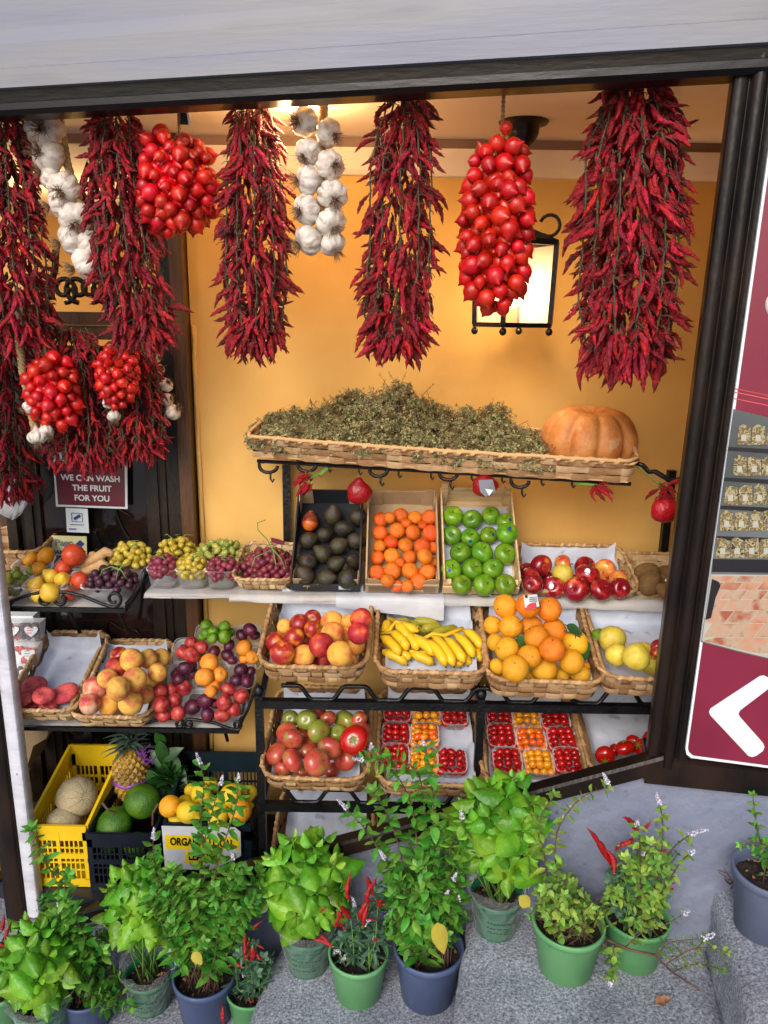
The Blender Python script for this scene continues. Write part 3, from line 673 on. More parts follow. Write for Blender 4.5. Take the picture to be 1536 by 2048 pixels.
obj('paper_cover', sheet(xa-.02, xb+.12, SF-.004, WY-.03, SHELF_Z, .028, 2), MAT['shelf_paper'], ts, smooth=True)
obj('paper_cover', sheet(xb, xc, SF-.010, WY-.03, SHELF_Z+.003, .06, 3), MAT['paper_white'], ts, smooth=True)
obj('paper_cover', sheet(xc-.05, xs1-.01, SF-.004, WY-.03, SHELF_Z, .03, 5), MAT['shelf_paper'], ts, smooth=True)
# wrought iron shelves before the door
def iron_shelf(name, label, pxl, pxr, pyf, Yf, Yb, scr, side):
    a = P(pxl, pyf, Yf); b_ = P(pxr, pyf+2, Yf); z = (a.z+b_.z)/2; a.z = b_.z = z
    t_ = thing(name, V(((a.x+b_.x)/2, Yf, z-.02)), label, 'shelf')
    k = .12*(Yb-Yf)
    mb = MB(); mb.slab([V((a.x, Yf, z-.012)), V((b_.x, Yf, z-.012)), V((b_.x, Yb, z+k-.012)), V((a.x, Yb, z+k-.012))], -ZV*.008); obj('plate', mb, MAT['iron'], t_)
    mb = MB(); mb.slab([V((a.x+.01, Yf+.006, z-.006)), V((b_.x-.01, Yf+.01, z-.008)), V((b_.x-.02, Yb, z+k-.006)), V((a.x+.01, Yb, z+k-.006))], ZV*.003); obj('paper_cover', mb, MAT['shelf_paper'], t_)
    bars('rim', [(a-ZV*.012, b_-ZV*.012)], .016, t_)
    for x in (a.x, b_.x): bars('side_rim', [(V((x, Yf+.008, z-.004)), V((x, Yb, z+k+.02)))], .014, t_)
    for pl in scr:
        mb = MB(); mb.tube([P(x, y, Yf-.006) for x, y in pl], .0065, 8); obj('scroll', mb, MAT['iron'], t_, smooth=True)
    for x in (a.x+.12, b_.x-.12):
        mb = MB(); mb.tube([V((x, Yf+.05, z-.02)), V((x, Yf+.25, z-.12)), V((x, Yb, z-.25))], .008, 6); obj('bracket', mb, MAT['iron'], t_, smooth=True)
    return t_
def spir(cx_, cy_, r, a0, turns, s):
    return [(cx_+r*(1-.6*i/15)*math.cos(a0+s*turns*2*PI*i/15), cy_+r*(1-.6*i/15)*math.sin(a0+s*turns*2*PI*i/15)) for i in range(16)]
iron_shelf('iron_shelf', 'black scrolled iron shelf of figs, pears, pomegranates and ginger', 15, 252, 1212, 2.72, 3.06,
    [[(15, 1205), (50, 1192), (75, 1186)]+spir(88, 1198, 16, -PI/2-.4, 1.05, 1), spir(122, 1199, 16, -PI/2+.5, 1.05, -1)[::-1]+[(132, 1184), (165, 1192), (205, 1208)]+spir(228, 1198, 17, PI/2+.6, 1.2, -1), [(252, 1208), (275, 1180), (283, 1162), (290, 1140)]], 0)
iron_shelf('iron_shelf', 'lower black iron shelf of peaches and plum punnets', 5, 478, 1452, 2.73, 3.06,
    [[(270, 1452), (330, 1436), (352, 1438)]+spir(358, 1447, 9, -PI/2, 1, 1), spir(378, 1448, 10, -PI/2, 1, -1)[::-1]+[(395, 1440), (430, 1446), (455, 1456)]+spir(474, 1450, 10, PI/2+.4, 1, -1), [(478, 1452), (495, 1420), (510, 1380), (516, 1368)]], 0)
# ================================================================== FRUIT SHAPES (unit radius)
def ob(fn, m, seg=22, rings=14):
    mb = MB(); mb.orb(fn, seg, rings); return mb.mesh('fruit', [MAT[x] for x in (m if isinstance(m, list) else [m])])
def g_(x, s): return math.exp(-(x/s)**2)
S_, C_ = math.sin, math.cos
def f_citrus(u, p): r = S_(u)*(1+.008*S_(5*p+u*3)); return (r*C_(p), r*S_(p), .95*C_(u)-.06*g_(u, .25)-.02*g_(PI-u, .2))
def f_mandarin(u, p): r = S_(u)*(1+.015*S_(7*p)*g_(u, .9)); return (r*C_(p), r*S_(p), .82*C_(u)-.10*g_(u, .3)-.06*g_(PI-u, .3))
def f_apple(u, p): r = S_(u)*(1+.06*C_(u))*(1+.02*C_(5*p)*g_(PI-u, 1.0)+.015*C_(2*p)); return (r*C_(p), r*S_(p), .9*C_(u)-.30*g_(u, .34)+.16*g_(PI-u, .3))
def f_peach(u, p):
    q = (p+PI) % (2*PI)-PI; r = S_(u)*(1-.07*g_(q, .22)); return (r*C_(p), r*S_(p), .94*C_(u)-.22*g_(u, .3)-.05*g_(PI-u, .12))
def f_drop(u, p):
    q = (p+PI) % (2*PI)-PI; r = S_(u)*(1-.05*g_(q, .2)); return (r*C_(p), r*S_(p), .95*C_(u)-.1*g_(u, .3)-.38*g_(PI-u, .4))
def f_flat(u, p): r = S_(u)*(1+.05*C_(2*p+1)+.03*C_(3*p)); return (r*C_(p), r*S_(p), .56*C_(u)-.34*g_(u, .42)+.1*g_(PI-u, .4))
def f_rib(u, p): r = S_(u)*(1+.055*abs(C_(4*p+.6))*S_(u)+.05*C_(2*p)); return (r*C_(p), r*S_(p), .80*C_(u)-.16*g_(u, .32)+.05*g_(PI-u, .4))
def f_ball(u, p): return (S_(u)*C_(p), S_(u)*S_(p), C_(u)-.05*g_(u, .25))
def f_oval(u, p): return (S_(u)*C_(p)*.86, S_(u)*S_(p)*.86, 1.18*C_(u))
def f_plum(u, p): return (S_(u)*C_(p)*.92, S_(u)*S_(p)*.92, 1.1*C_(u)-.06*g_(u, .25))
def f_lemon(u, p): r = S_(u)*(1-.12*g_(u, .5)-.12*g_(PI-u, .5)); return (r*C_(p)*.95, r*S_(p)*.95, 1.05*C_(u)+.28*g_(u, .26)+.2*g_(PI-u, .22))
def f_pear(u, p): r = S_(u)*(1-.28*g_(u-.5, .5)); return (r*C_(p), r*S_(p), C_(u)+.25*g_(u, .7))
def f_quince(u, p): r = S_(u)*(1+.04*C_(3*p+1))*(1-.12*g_(u-.3, .5)); return (r*C_(p), r*S_(p), 1.0*C_(u)+.12*g_(u, .7)-.14*g_(u, .22)+.06*g_(PI-u, .3))
def f_avo(u, p): r = S_(u)*(1-.22*g_(u-.4, .7)); return (r*C_(p)*.92, r*S_(p)*.92, 1.05*C_(u)+.18*g_(u, .8))
def f_pom(u, p): r = S_(u)*(1+.03*C_(6*p)); return (r*C_(p), r*S_(p), .93*C_(u)+.1*g_(u, .2))
def f_kiwi(u, p): return (S_(u)*C_(p)*.84, S_(u)*S_(p)*.84, 1.12*C_(u))
def f_point(u, p): r = S_(u)*(1-.16*g_(PI-u, .5)); return (r*C_(p), r*S_(p), .98*C_(u)-.42*g_(PI-u, .20))
def f_garlic(u, p):
    lb = 1-.17*(1-abs(C_(4*p+.4*S_(3*p))))**1.6*S_(u)**1.2; r = S_(u)*lb*(1-.40*g_(u, .75)); return (r*C_(p)*1.04, r*S_(p)*.97, .80*C_(u)+.60*g_(u, .42)+.16*g_(PI-u, .4))
SHAPE = {}
def shape(k, fn, m, **kw): SHAPE[k] = ob(fn, m, **kw)
for k, fn, m in (('orange', f_citrus, 'orange'), ('orange_y', f_citrus, 'orange_yellow'), ('mandarin', f_mandarin, 'mandarin'), ('apple_g', f_apple, 'apple_green'), ('apple_r', f_apple, 'apple_red'), ('apple_b', f_apple, 'apple_blush'),
    ('peach_y', f_peach, 'peach_yellow'), ('peach_r', f_peach, 'peach_red'), ('peach_w', f_peach, 'peach_white'), ('peach_g', f_peach, 'peach_gold'), ('drop_g', f_drop, 'peach_gold'), ('nect', f_peach, 'nectarine'), ('flat', f_flat, 'peach_flat'),
    ('rib', f_rib, 'tom_rib'), ('rib_g', f_rib, 'tom_green'), ('rib_r', f_rib, 'tom_big'), ('quince', f_quince, 'quince'), ('kiwi', f_kiwi, 'kiwi'), ('avo', f_avo, 'avocado'), ('mango', f_avo, 'mango'), ('lemon', f_lemon, 'lemon'),
    ('lemon_o', f_citrus, 'orange_yellow'), ('lime', f_citrus, 'lime'), ('pomelo', f_citrus, 'pomelo'), ('plum', f_plum, 'plum'), ('plum_r', f_plum, 'plum_red'), ('apricot', f_peach, 'apricot'), ('fig', f_ball, 'fig'),
    ('pear', f_pear, 'pear_yellow'), ('pom', f_pom, 'pomegranate'), ('persimmon', f_mandarin, 'persimmon'), ('garlic', f_garlic, 'garlic')): shape(k, fn, m, **(dict(seg=48, rings=18) if k == 'garlic' else {}))
for k, fn, m in (('c_red', f_ball, 'tom_cherry'), ('c_oval', f_oval, 'tom_cherry'), ('c_yel', f_oval, 'tom_yellow'), ('c_yelb', f_ball, 'tom_yellow'), ('c_org', f_oval, 'tom_orange'), ('point', f_point, 'tom_point')): shape(k, fn, m, seg=14, rings=9)
for c in ('green', 'amber', 'red', 'black'): shape('g_'+c, f_oval if c in ('green', 'amber') else f_ball, 'grape_'+c, seg=10, rings=6)
def stem_mesh(r=.05, h=.35, m='stem_brown', z=.62):
    mb = MB(); mb.tube([V((0, 0, z)), V((.03, 0, z+h*.6)), (V((.09, .02, z+h)))], [r, r*.8, r*1.2], 6); return mb.mesh('stem', MAT[m])
STEM_A = stem_mesh()
def cap_mesh(m='stem_green', z=.86, r=.16, k=5, tipr=.34, dz=-.06):
    mb = MB(); n = len(mb.v); mb.v.append(V((0, 0, z)))
    for i in range(2*k):
        rr = r if i % 2 else tipr; q = PI*i/k; mb.v.append(V((rr*C_(q), rr*S_(q), z+(dz if i % 2 == 0 else .01))))
    for i in range(2*k): mb.face((n, n+1+i, n+1+(i+1) % (2*k)))
    mb.tube([V((0, 0, z-.02)), V((.02, 0, z+.12))], [.05, .04], 5); return mb.mesh('calyx', MAT[m])
BUTTON = cap_mesh('stem_brown', .885, .05, 5, .10, -.005)
BUT_M = cap_mesh('stem_green', .70, .06, 5, .12, .0)
CALYX = cap_mesh('stem_green', .80, .12, 6, .55, .02)
CAL_R = cap_mesh('stem_brown', .64, .06, 6, .2, .03)
PCALYX = cap_mesh('stem_green', .93, .1, 5, .5, .02)
def disc_mesh(m, r=.28, z=.97):
    mb = MB(); n = len(mb.v)
    for i in range(14): q = 2*PI*i/14; mb.v.append(V((r*C_(q), r*1.2*S_(q), math.sqrt(max(0, 1-(r*C_(q))**2-(r*1.2*S_(q))**2))*1.012)))
    mb.v.append(V((0, 0, 1.012))); 
    for i in range(14): mb.face((n+i, n+(i+1) % 14, n+14))
    return mb.mesh('sticker', MAT[m])
STICK = {k: disc_mesh(k, r) for k, r in (('sign_white', .22), ('ink_blue', .16), ('black_ink', .30), ('sign_red', .2))}
EXTRA = {'apple_g': ('stem', STEM_A), 'apple_r': ('stem', STEM_A), 'apple_b': ('stem', STEM_A), 'orange': ('stem_end', BUTTON), 'orange_y': ('stem_end', BUTTON), 'mandarin': ('stem_end', BUT_M), 'rib': ('calyx', CAL_R), 'rib_g': ('calyx', CAL_R), 'rib_r': ('calyx', CALYX), 'persimmon': ('stem_end', BUT_M), 'lime': ('stem_end', BUTTON), 'quince': ('calyx', CAL_R), 'pom': ('calyx', cap_mesh('pomegranate', 1.0, .2, 6, .3, .12))}
def rot_to(axis, spin=0):               # rotation taking +Z to axis
    return V(axis).to_track_quat('Z', 'Y') @ __import__('mathutils').Quaternion((0, 0, 1), spin)
ORD = ['', 'first', 'second', 'third', 'fourth', 'fifth', 'sixth', 'seventh', 'eighth', 'ninth', 'tenth']
def row_labels(objs, where, side='the door'):
    """objs: list of (object, px, py, d, desc). The label counts along each row, so that it points at one thing"""
    it = sorted(objs, key=lambda t: t[2]); rows = []; cur = [it[0]]
    for t in it[1:]:
        if t[2]-sum(c[2] for c in cur)/len(cur) < .55*t[3]: cur.append(t)
        else: rows.append(cur); cur = [t]
    rows.append(cur); n = len(rows)
    for i, rw in enumerate(rows):
        rn = 'back' if i == 0 else 'front' if i == n-1 else ('middle' if n == 3 else ORD[i+1])
        if n == 1: rn = 'only'
        rw.sort(key=lambda t: t[1])
        for j, t in enumerate(rw):
            pos = ORD[min(j+1, 10)]
            if n == 1: s = f"{t[4]}, {pos} from {side}, {where}"
            else: s = f"{t[4]}, {pos} from {side} in the {rn} row, {where}"
            t[0]['label'] = s
PL = {}
def heap(items, org, y0, Y0, y1, Y1, px, where, group, sc=1.0, tilt_rand=1.0, press=.93, stick=None, catn=None, side='the door', extras=True, bunch=1.0):
    """items: (cx, cy, w, kind, name, desc) in crop coordinates (org = x, y, scale). Each rests on the tray plane through the
    two given depths, or slides toward the viewer until it rests against the fruit behind and below it."""
    ox, oy, s = org; out = []; done = []
    A = P(px, y0, Y0); B = P(px, y1, Y1); n = V((1, 0, 0)).cross(B-A).normalized()
    if n.z < 0: n = -n
    for it in items:
        cx_, cy_, w_, kd, nm, ds = it; x = ox+cx_/s; y = oy+cy_/s; d = w_/s*1.07
        ctr = hit(x, y, A+n*0, n); r = d/2*msz(ctr)*sc
        ctr = hit(x, y, A+n*r*.9, n)
        dr = ray(x, y).normalized()
        for _ in range(60):
            bad = False
            for (c2, r2) in done:
                if (ctr-c2).length < (r+r2)*press: bad = True; break
            if not bad: break
            ctr = ctr-dr*.006
        r = d/2*msz(ctr)*sc
        done.append((ctr, r))
        ax = V((U(-1, 1), U(-1, .2), U(-.1, 1)))
        if kd in ('flat',): ax = V((U(-.3, .3), -.45+U(-.2, .2), 1))
        if kd in ('apple_g',): ax = V((U(-.4, .4), -.8, .75+U(-.3, .5)))
        if kd in ('rib', 'rib_g') : ax = V((U(-.6, .6), U(-1, 0), U(-.2, 1)))
        if kd in ('avo', 'kiwi', 'plum', 'lemon'): ax = V((U(-1, 1), U(-.4, .4), U(-.4, .6)))
        if kd == 'lemon': ax = V((U(-1, 1), U(-1, 0), U(-.3, .3)))
        if kd == 'mandarin': ax = V((U(-.5, .5), U(-1, -.2), U(0, 1)))
        q = rot_to(ax, U(0, 6.28))
        wsc = r*V((1+U(-.03, .03), 1+U(-.03, .03), 1+U(-.04, .04)))
        o = put(nm, SHAPE[kd], ctr, None, q, wsc); tag(o, None, catn or nm.replace('_', ' '), group)
        if extras and kd in EXTRA and (EXTRA[kd][0] != 'calyx' or kd == 'rib_r' or R() < .7 or kd == 'pom'):
            sub(EXTRA[kd][0], EXTRA[kd][1], o)
        if stick and R() < stick[1]:
            so = sub('sticker', STICK[stick[0]], o); so.rotation_mode = 'QUATERNION'
            loc_dir = q.inverted() @ V((U(-.5, .5), -1, U(-.1, .9))); so.rotation_quaternion = loc_dir.to_track_quat('Z', 'Y')
            so.scale = (1.0, 1.0, 1.0)
        out.append((o, x, y, d, ds))
    row_labels(out, where, side)
    return out
# ================================================================== WOVEN BASKETS
def frame_of(o, tilt, yaw=0):
    r = V((C_(yaw), S_(yaw), 0)); b_ = V((-S_(yaw), C_(yaw), 0)); up = b_*C_(tilt)+ZV*S_(tilt); n = r.cross(up); return o, r, up, n
def perim(w, l, rad, n_per):
    pts = []; hw = w/2
    cs = [(hw-rad, rad, -PI/2), (hw-rad, l-rad, 0), (-hw+rad, l-rad, PI/2), (-hw+rad, rad, PI)]
    raw = []
    for cx_, cy_, a in cs:
        for i in range(7): q = a+PI/2*i/6; raw.append((cx_+rad*C_(q), cy_+rad*S_(q)))
    raw.append(raw[0]); L = [0]
    for a, b_ in zip(raw, raw[1:]): L.append(L[-1]+math.hypot(b_[0]-a[0], b_[1]-a[1]))
    T = L[-1]; n = n_per; k = 0
    for i in range(n):
        s = T*i/n
        while L[k+1] < s: k += 1
        t = (s-L[k])/(L[k+1]-L[k]+1e-9); x = raw[k][0]*(1-t)+raw[k+1][0]*t; y = raw[k][1]*(1-t)+raw[k+1][1]*t
        dx, dy = raw[k+1][0]-raw[k][0], raw[k+1][1]-raw[k][1]; m_ = math.hypot(dx, dy)+1e-9
        pts.append((x, y, dy/m_, -dx/m_))
    return pts, T
def basket(label, o, w, l, h, tilt, yaw=0, rows=3, flare=.022, m='wicker', cell=.046, group='wicker baskets of fruit', seed=0, liner=None, rimr=.0075, name='wicker_basket', lpat=.02):
    o, r, up, n = frame_of(o, tilt, yaw)
    root = thing(name, o+up*(l/2), label, 'basket', group)
    rad = min(.045, w*.14)
    cells = int(2*(w+l-1.7*rad)/cell/2)*2; spc = 4; N = cells*spc
    pts, T = perim(w, l, rad, N)
    rg = random.Random(seed)
    def at(i, z, off):
        x, y, nx, ny = pts[i % N]; k = z/h
        wob = .004*noise.noise(V((i*.11, z*20, seed)))
        return o+r*(x+nx*(off+flare*k+wob))+up*(y+ny*(off+flare*k+wob))+n*z
    mb = MB(); A = .0042; bh = h/rows
    for k in range(rows):
        z0 = k*bh+.001; z1 = (k+1)*bh-.001
        n0 = len(mb.v)
        for i in range(N+1):
            ph = math.cos(PI*(i/spc)+PI*k); sg = max(-1, min(1, ph*1.6)); dz = .0016*noise.noise(V((i*.35, k*3, seed)))
            off = A*sg
            mb.v += [at(i, z0+dz, off-.0012), at(i, (z0+z1)/2+dz, off+.0014), at(i, z1+dz, off-.0012)]
        for i in range(N):
            u0, u1 = (i+spc/2)/spc, (i+1+spc/2)/spc; vb = k*7+seed*13
            if int(u0) != int(u1-1e-6): pass
            for q in (0, 1):
                a = n0+i*3+q; v0, v1 = vb+.02+.48*q, vb+.02+.48*(q+1)
                mb.face((a, a+3, a+4, a+1), [(u0, v0), (u1-1e-4, v0), (u1-1e-4, v1), (u0, v1)])
    obj('woven_band', mb, MAT[m], root, smooth=True)
    mb = MB(); sw_ = 1.35
    for c in range(cells):
        ic = c*spc
        for k in range(rows):
            pass
        n0 = len(mb.v); steps = rows*4
        for q in range(steps+1):
            z = h*q/steps; kk = z/bh-.5; off = -A*max(-1, min(1, math.cos(PI*c+PI*kk)*1.6))*.9
            for e in (-sw_, sw_):
                i0 = ic+int(math.floor(e)); mb.v.append(at(ic+(1 if e > 0 else -1), z, off)*.67*1.0+at(ic+(2 if e > 0 else -2), z, off)*.33)
        for q in range(steps):
            a = n0+q*2; mb.face((a, a+1, a+3, a+2), [(c*3.0+.5, seed+.05), (c*3.0+.5, seed+.9), (c*3.0+.9, seed+.9), (c*3.0+.9, seed+.05)])
    obj('stave', mb, MAT[m], root, smooth=True).name = 'stave'
    # rim core and its wrapped binding
    mb = MB(); core = [at(i, h+.002, 0) for i in range(0, N, 2)]; core.append(core[0])
    mb.tube(core, rimr, 7); 
    for fi in range(len(mb.f)): mb.uv[fi] = [(fi*.13, 3.1), (fi*.13, 3.9), (fi*.13+.1, 3.9), (fi*.13+.1, 3.1)][:len(mb.f[fi])] if len(mb.f[fi]) == 4 else None
    mb.uv = {k_: v_ for k_, v_ in mb.uv.items() if v_}
    obj('rim', mb, MAT['wicker_rim'], root, smooth=True)
    mb = MB(); turns = int(T/.030); M_ = turns*9; n0 = len(mb.v)
    for i in range(M_+1):
        s = i/M_*N; i0 = int(s); t = s-i0; c0 = at(i0, h+.002, 0).lerp(at(i0+1, h+.002, 0), t)
        x, y, nx, ny = pts[i0 % N]; out_ = (r*nx+up*ny); tg = out_.cross(n)
        q = 2*PI*i/9; dirv = out_*C_(q)+n*S_(q); rr = rimr+.0022
        mb.v += [c0+dirv*rr-tg*.0055, c0+dirv*rr+tg*.0055]
    for i in range(M_):
        a = n0+i*2; mb.face((a, a+2, a+3, a+1), [(i/9, 5.1), (i/9+.1, 5.1), (i/9+.1, 5.9), (i/9, 5.9)])
    obj('binding', mb, MAT['wicker_rim' if m == 'wicker' else m], root, smooth=True)
    mb = MB(); cx0 = [at(i, .004, -.004) for i in range(0, N, 2)]; n0 = len(mb.v); mb.v += cx0; mb.face(range(n0, n0+len(cx0)))
    mb.v += [p-n*.004 for p in cx0]; mb.face(range(n0+2*len(cx0)-1, n0+len(cx0)-1, -1)); obj('base', mb, MAT['wicker_rim'], root)
    if liner:
        lw, ll = w*.94, l*.96; nx_, ny_ = 22, 26; mb = MB()
        for j in range(ny_+1):
            t = j/ny_
            for i in range(nx_+1):
                u = i/nx_*2-1
                if t < .8: y = .03+(ll-.05)*t/.8; z = .012
                else: y = ll-.02+.01*(t-.8)/.2; z = .012+(h*1.05)*(t-.8)/.2
                ez = max(0, abs(u)-.86)/.14; z += ez*h*.8*(.6+.4*noise.noise(V((j*.3, u, seed)))); 
                q = V((u*lw*.5*(1+.03*noise.noise(V((j*.2, seed, 1)))), y, z))
                z_n = .010*noise.noise(V((u*3, t*5, seed+3)))+.006*noise.noise(V((u*8, t*11, seed)))+.003*noise.noise(V((u*20, t*24, seed)))
                y_n = .006*noise.noise(V((u*6, t*9, seed+30)))
                mb.v.append(o+r*q.x+up*(q.y+y_n)+n*(q.z+abs(z_n)))
        for j in range(ny_):
            for i in range(nx_): a = j*(nx_+1)+i; mb.face((a, a+1, a+nx_+2, a+nx_+1))
        tag(obj('paper_liner', mb, MAT['paper'], smooth=True), liner, 'paper liner', 'paper liners in the baskets')
    return root, (o, r, up, n)
# ================================================================== BOX CRATES (tilted on the shelf)
def box_crate(label, o, w, l, h, tilt, m_out, m_in, fh=None, corner=None, wood=False, t=.006, yaw=0):
    o, r, up, n = frame_of(o, tilt, yaw); fh = fh or h
    root = thing('fruit_crate', o+up*(l/2), label, 'crate', 'fruit crates leaning on the shelf')
    def bx(c, a, b_, cc, nm, mt):
        mb = MB(); mb.box(c, r, up, n, a/2, b_/2, cc/2); return obj(nm, mb, MAT[mt], root)
    bx(o+up*(l/2)+n*.003, w-.002, l-.002, .006, 'base', m_in)
    bx(o+up*(t/2)+n*(fh/2+.0065), w, t, fh, 'front_wall', m_out); bx(o+up*(l-t/2)+n*(h/2+.0065), w, t, h, 'back_wall', m_out if wood else m_in)
    for s in (-1, 1): bx(o+r*(s*(w/2-t/2))+up*(l/2)+n*(h/2+.0065), t, l-2*t-.001, h, 'side_wall', m_out)
    if corner:
        for s in (-1, 1):
            for yy in (t+.002, l-t-.002):
                mb = MB(); a = o+r*(s*(w/2-t-.0015))+up*yy; k = 1 if yy < l/2 else -1
                hh = (fh+.035) if yy < l/2 else h+.028
                mb.slab([a+n*.01, a-r*s*.05+n*.01, a-r*s*.05+n*(hh*.82), a-r*s*.028+n*hh, a+n*hh], up*k*.003); mb.slab([a+n*.01+up*k*.0035, a+up*k*.05+n*.01, a+up*k*.05+n*(hh*.8), a+up*k*.0035+n*hh], -r*s*.003)
                obj('corner_flap', mb, MAT[corner], root)
    return root, (o, r, up, n)
# ================================================================== CLEAR PUNNETS
def punnet(label, c, w, l, h, tilt, yaw=0, group='clear plastic punnets', taper=.82):
    _, r, up, n = frame_of(V(c), tilt, yaw); c = V(c)
    mb = MB(); N = 28
    def ring(k, z):
        out_ = []
        for i in range(N):
            q = 2*PI*(i+.5)/N; e = 4.2; cx_ = abs(C_(q))**(2/e)*(1 if C_(q) > 0 else -1); sy_ = abs(S_(q))**(2/e)*(1 if S_(q) > 0 else -1)
            out_.append(c+r*(cx_*w/2*k)+up*(sy_*l/2*k)+n*z)
        return out_
    lv = [(taper*.9, .002), (taper, .006), (taper+.04, .3*h), (.96, h*.88), (1.0, h), (1.05, h+.001), (1.05, h-.004)]
    n0 = 0
    for k, z in lv: mb.v += ring(k, z)
    for a in range(len(lv)-1):
        for i in range(N): j = (i+1) % N; mb.face((a*N+i, a*N+j, (a+1)*N+j, (a+1)*N+i))
    mb.face(range(N-1, -1, -1))
    o = obj('clear_punnet', mb, MAT['film'], smooth=True, origin=c); return tag(o, label, 'punnet', group)
def mound(label, name, shp, many, c, rx, ry, rz, n, gr, tiltv=ZV, group='bunches of grapes', cat='grapes', seed=1, stems=3, arch=None):
    """a bunch: fruit packed over a half ellipsoid, all hanging on one stalk"""
    root = thing(name, c, label, cat, group); rg = random.Random(seed)
    q0 = V(tiltv).to_track_quat('Z', 'Y'); pts = []
    for layer, k in ((1.0, n), (.72, n//2)):
        for i in range(k):
            z = 1-1.25*(i+.5)/k; f = i*2.39996+layer; rr = math.sqrt(max(0, 1-z*z))
            d = V((rr*C_(f), rr*S_(f), z)); d = V((d.x*rx, d.y*ry, d.z*rz))*layer*(1+rg.uniform(-.08, .08))+V((rg.uniform(-1, 1), rg.uniform(-1, 1), rg.uniform(-1, 1)))*gr*.35
            pts.append(V(c)+d)
    pts.sort(key=lambda p: p.length)
    mb = MB(); me = SHAPE[shp]
    for i, p in enumerate(pts):
        s = gr*rg.uniform(.82, 1.1); q = rot_to(V((rg.uniform(-1, 1), rg.uniform(-1, 1), rg.uniform(-1, 1))))
        if i < 90: put(name.split('_')[0] if 0 else 'grape', me, p, root, q, s)
        else:
            mt_ = Matrix.LocRotScale(p, q, V((s, s, s))); mb.orb(lambda u, f: (S_(u)*C_(f), S_(u)*S_(f), C_(u)), 8, 5, mt_)
    if mb.v: tag(obj('grape_mass', mb, MAT[many], root, smooth=True), kind='stuff')
    st = MB()
    for i in range(stems):
        a = V(c)+V((rg.uniform(-.5, .5)*rx, rg.uniform(-.5, .3)*ry, rz*.8)); b_ = a+V((rg.uniform(-.04, .04), rg.uniform(-.03, .0), .02+rg.uniform(0, .025))); e_ = b_+V((rg.uniform(-.04, .04), 0, rg.uniform(-.02, .01)))
        st.tube([a, a.lerp(b_, .5)+V((.004, 0, .004)), b_, e_], [.0018, .0018, .0015, .001], 5)
    if arch: 
        for pl in arch: st.tube(pl, .0022, 6)
    if st.v: obj('stalk', st, MAT['stem_green'], root, smooth=True)
    return root
# ================================================================== CHILLI, GARLIC, TOMATO STRINGS
def chili_tmpl(seed, seg=8, rings=13, L=1.0, rmax=.098):
    rg = random.Random(seed); mb = MB(); pts = []; rad = []
    cv = rg.uniform(-.7, .7); cw = rg.uniform(-.16, .16)
    for i in range(rings):
        t = i/(rings-1); pts.append(V((cv*t*t*.6+cw*math.sin(t*4)+rg.uniform(-.012, .012), cw*math.sin(t*3)+rg.uniform(-.012, .012), -L*t)))
        rad.append(rmax*(.55+.6*math.sin(min(1, t*2.2)*PI/2))*(1-t**3.2)*(1+rg.uniform(-.26, .26))+.004)
    mb.tube(pts, rad, seg, True, .92)
    for i in range(1, rings-1):
        for j in range(seg): v = mb.v[i*seg+j]; mb.v[i*seg+j] = pts[i]+(v-pts[i])*(1+rg.uniform(-.12, .10)+(.03 if j % 2 else -.03))
    nf = len(mb.f); mb.mi = 1; mb.tube([V((.02, 0, .16)), V((0, 0, .05)), V((0, 0, -.01))], [.022, .03, .06], 5); return mb
CH = [chili_tmpl(i) for i in range(7)]
CHM = [c.mesh('chili', [MAT['chili'], MAT['stem_dry']]) for c in CH]
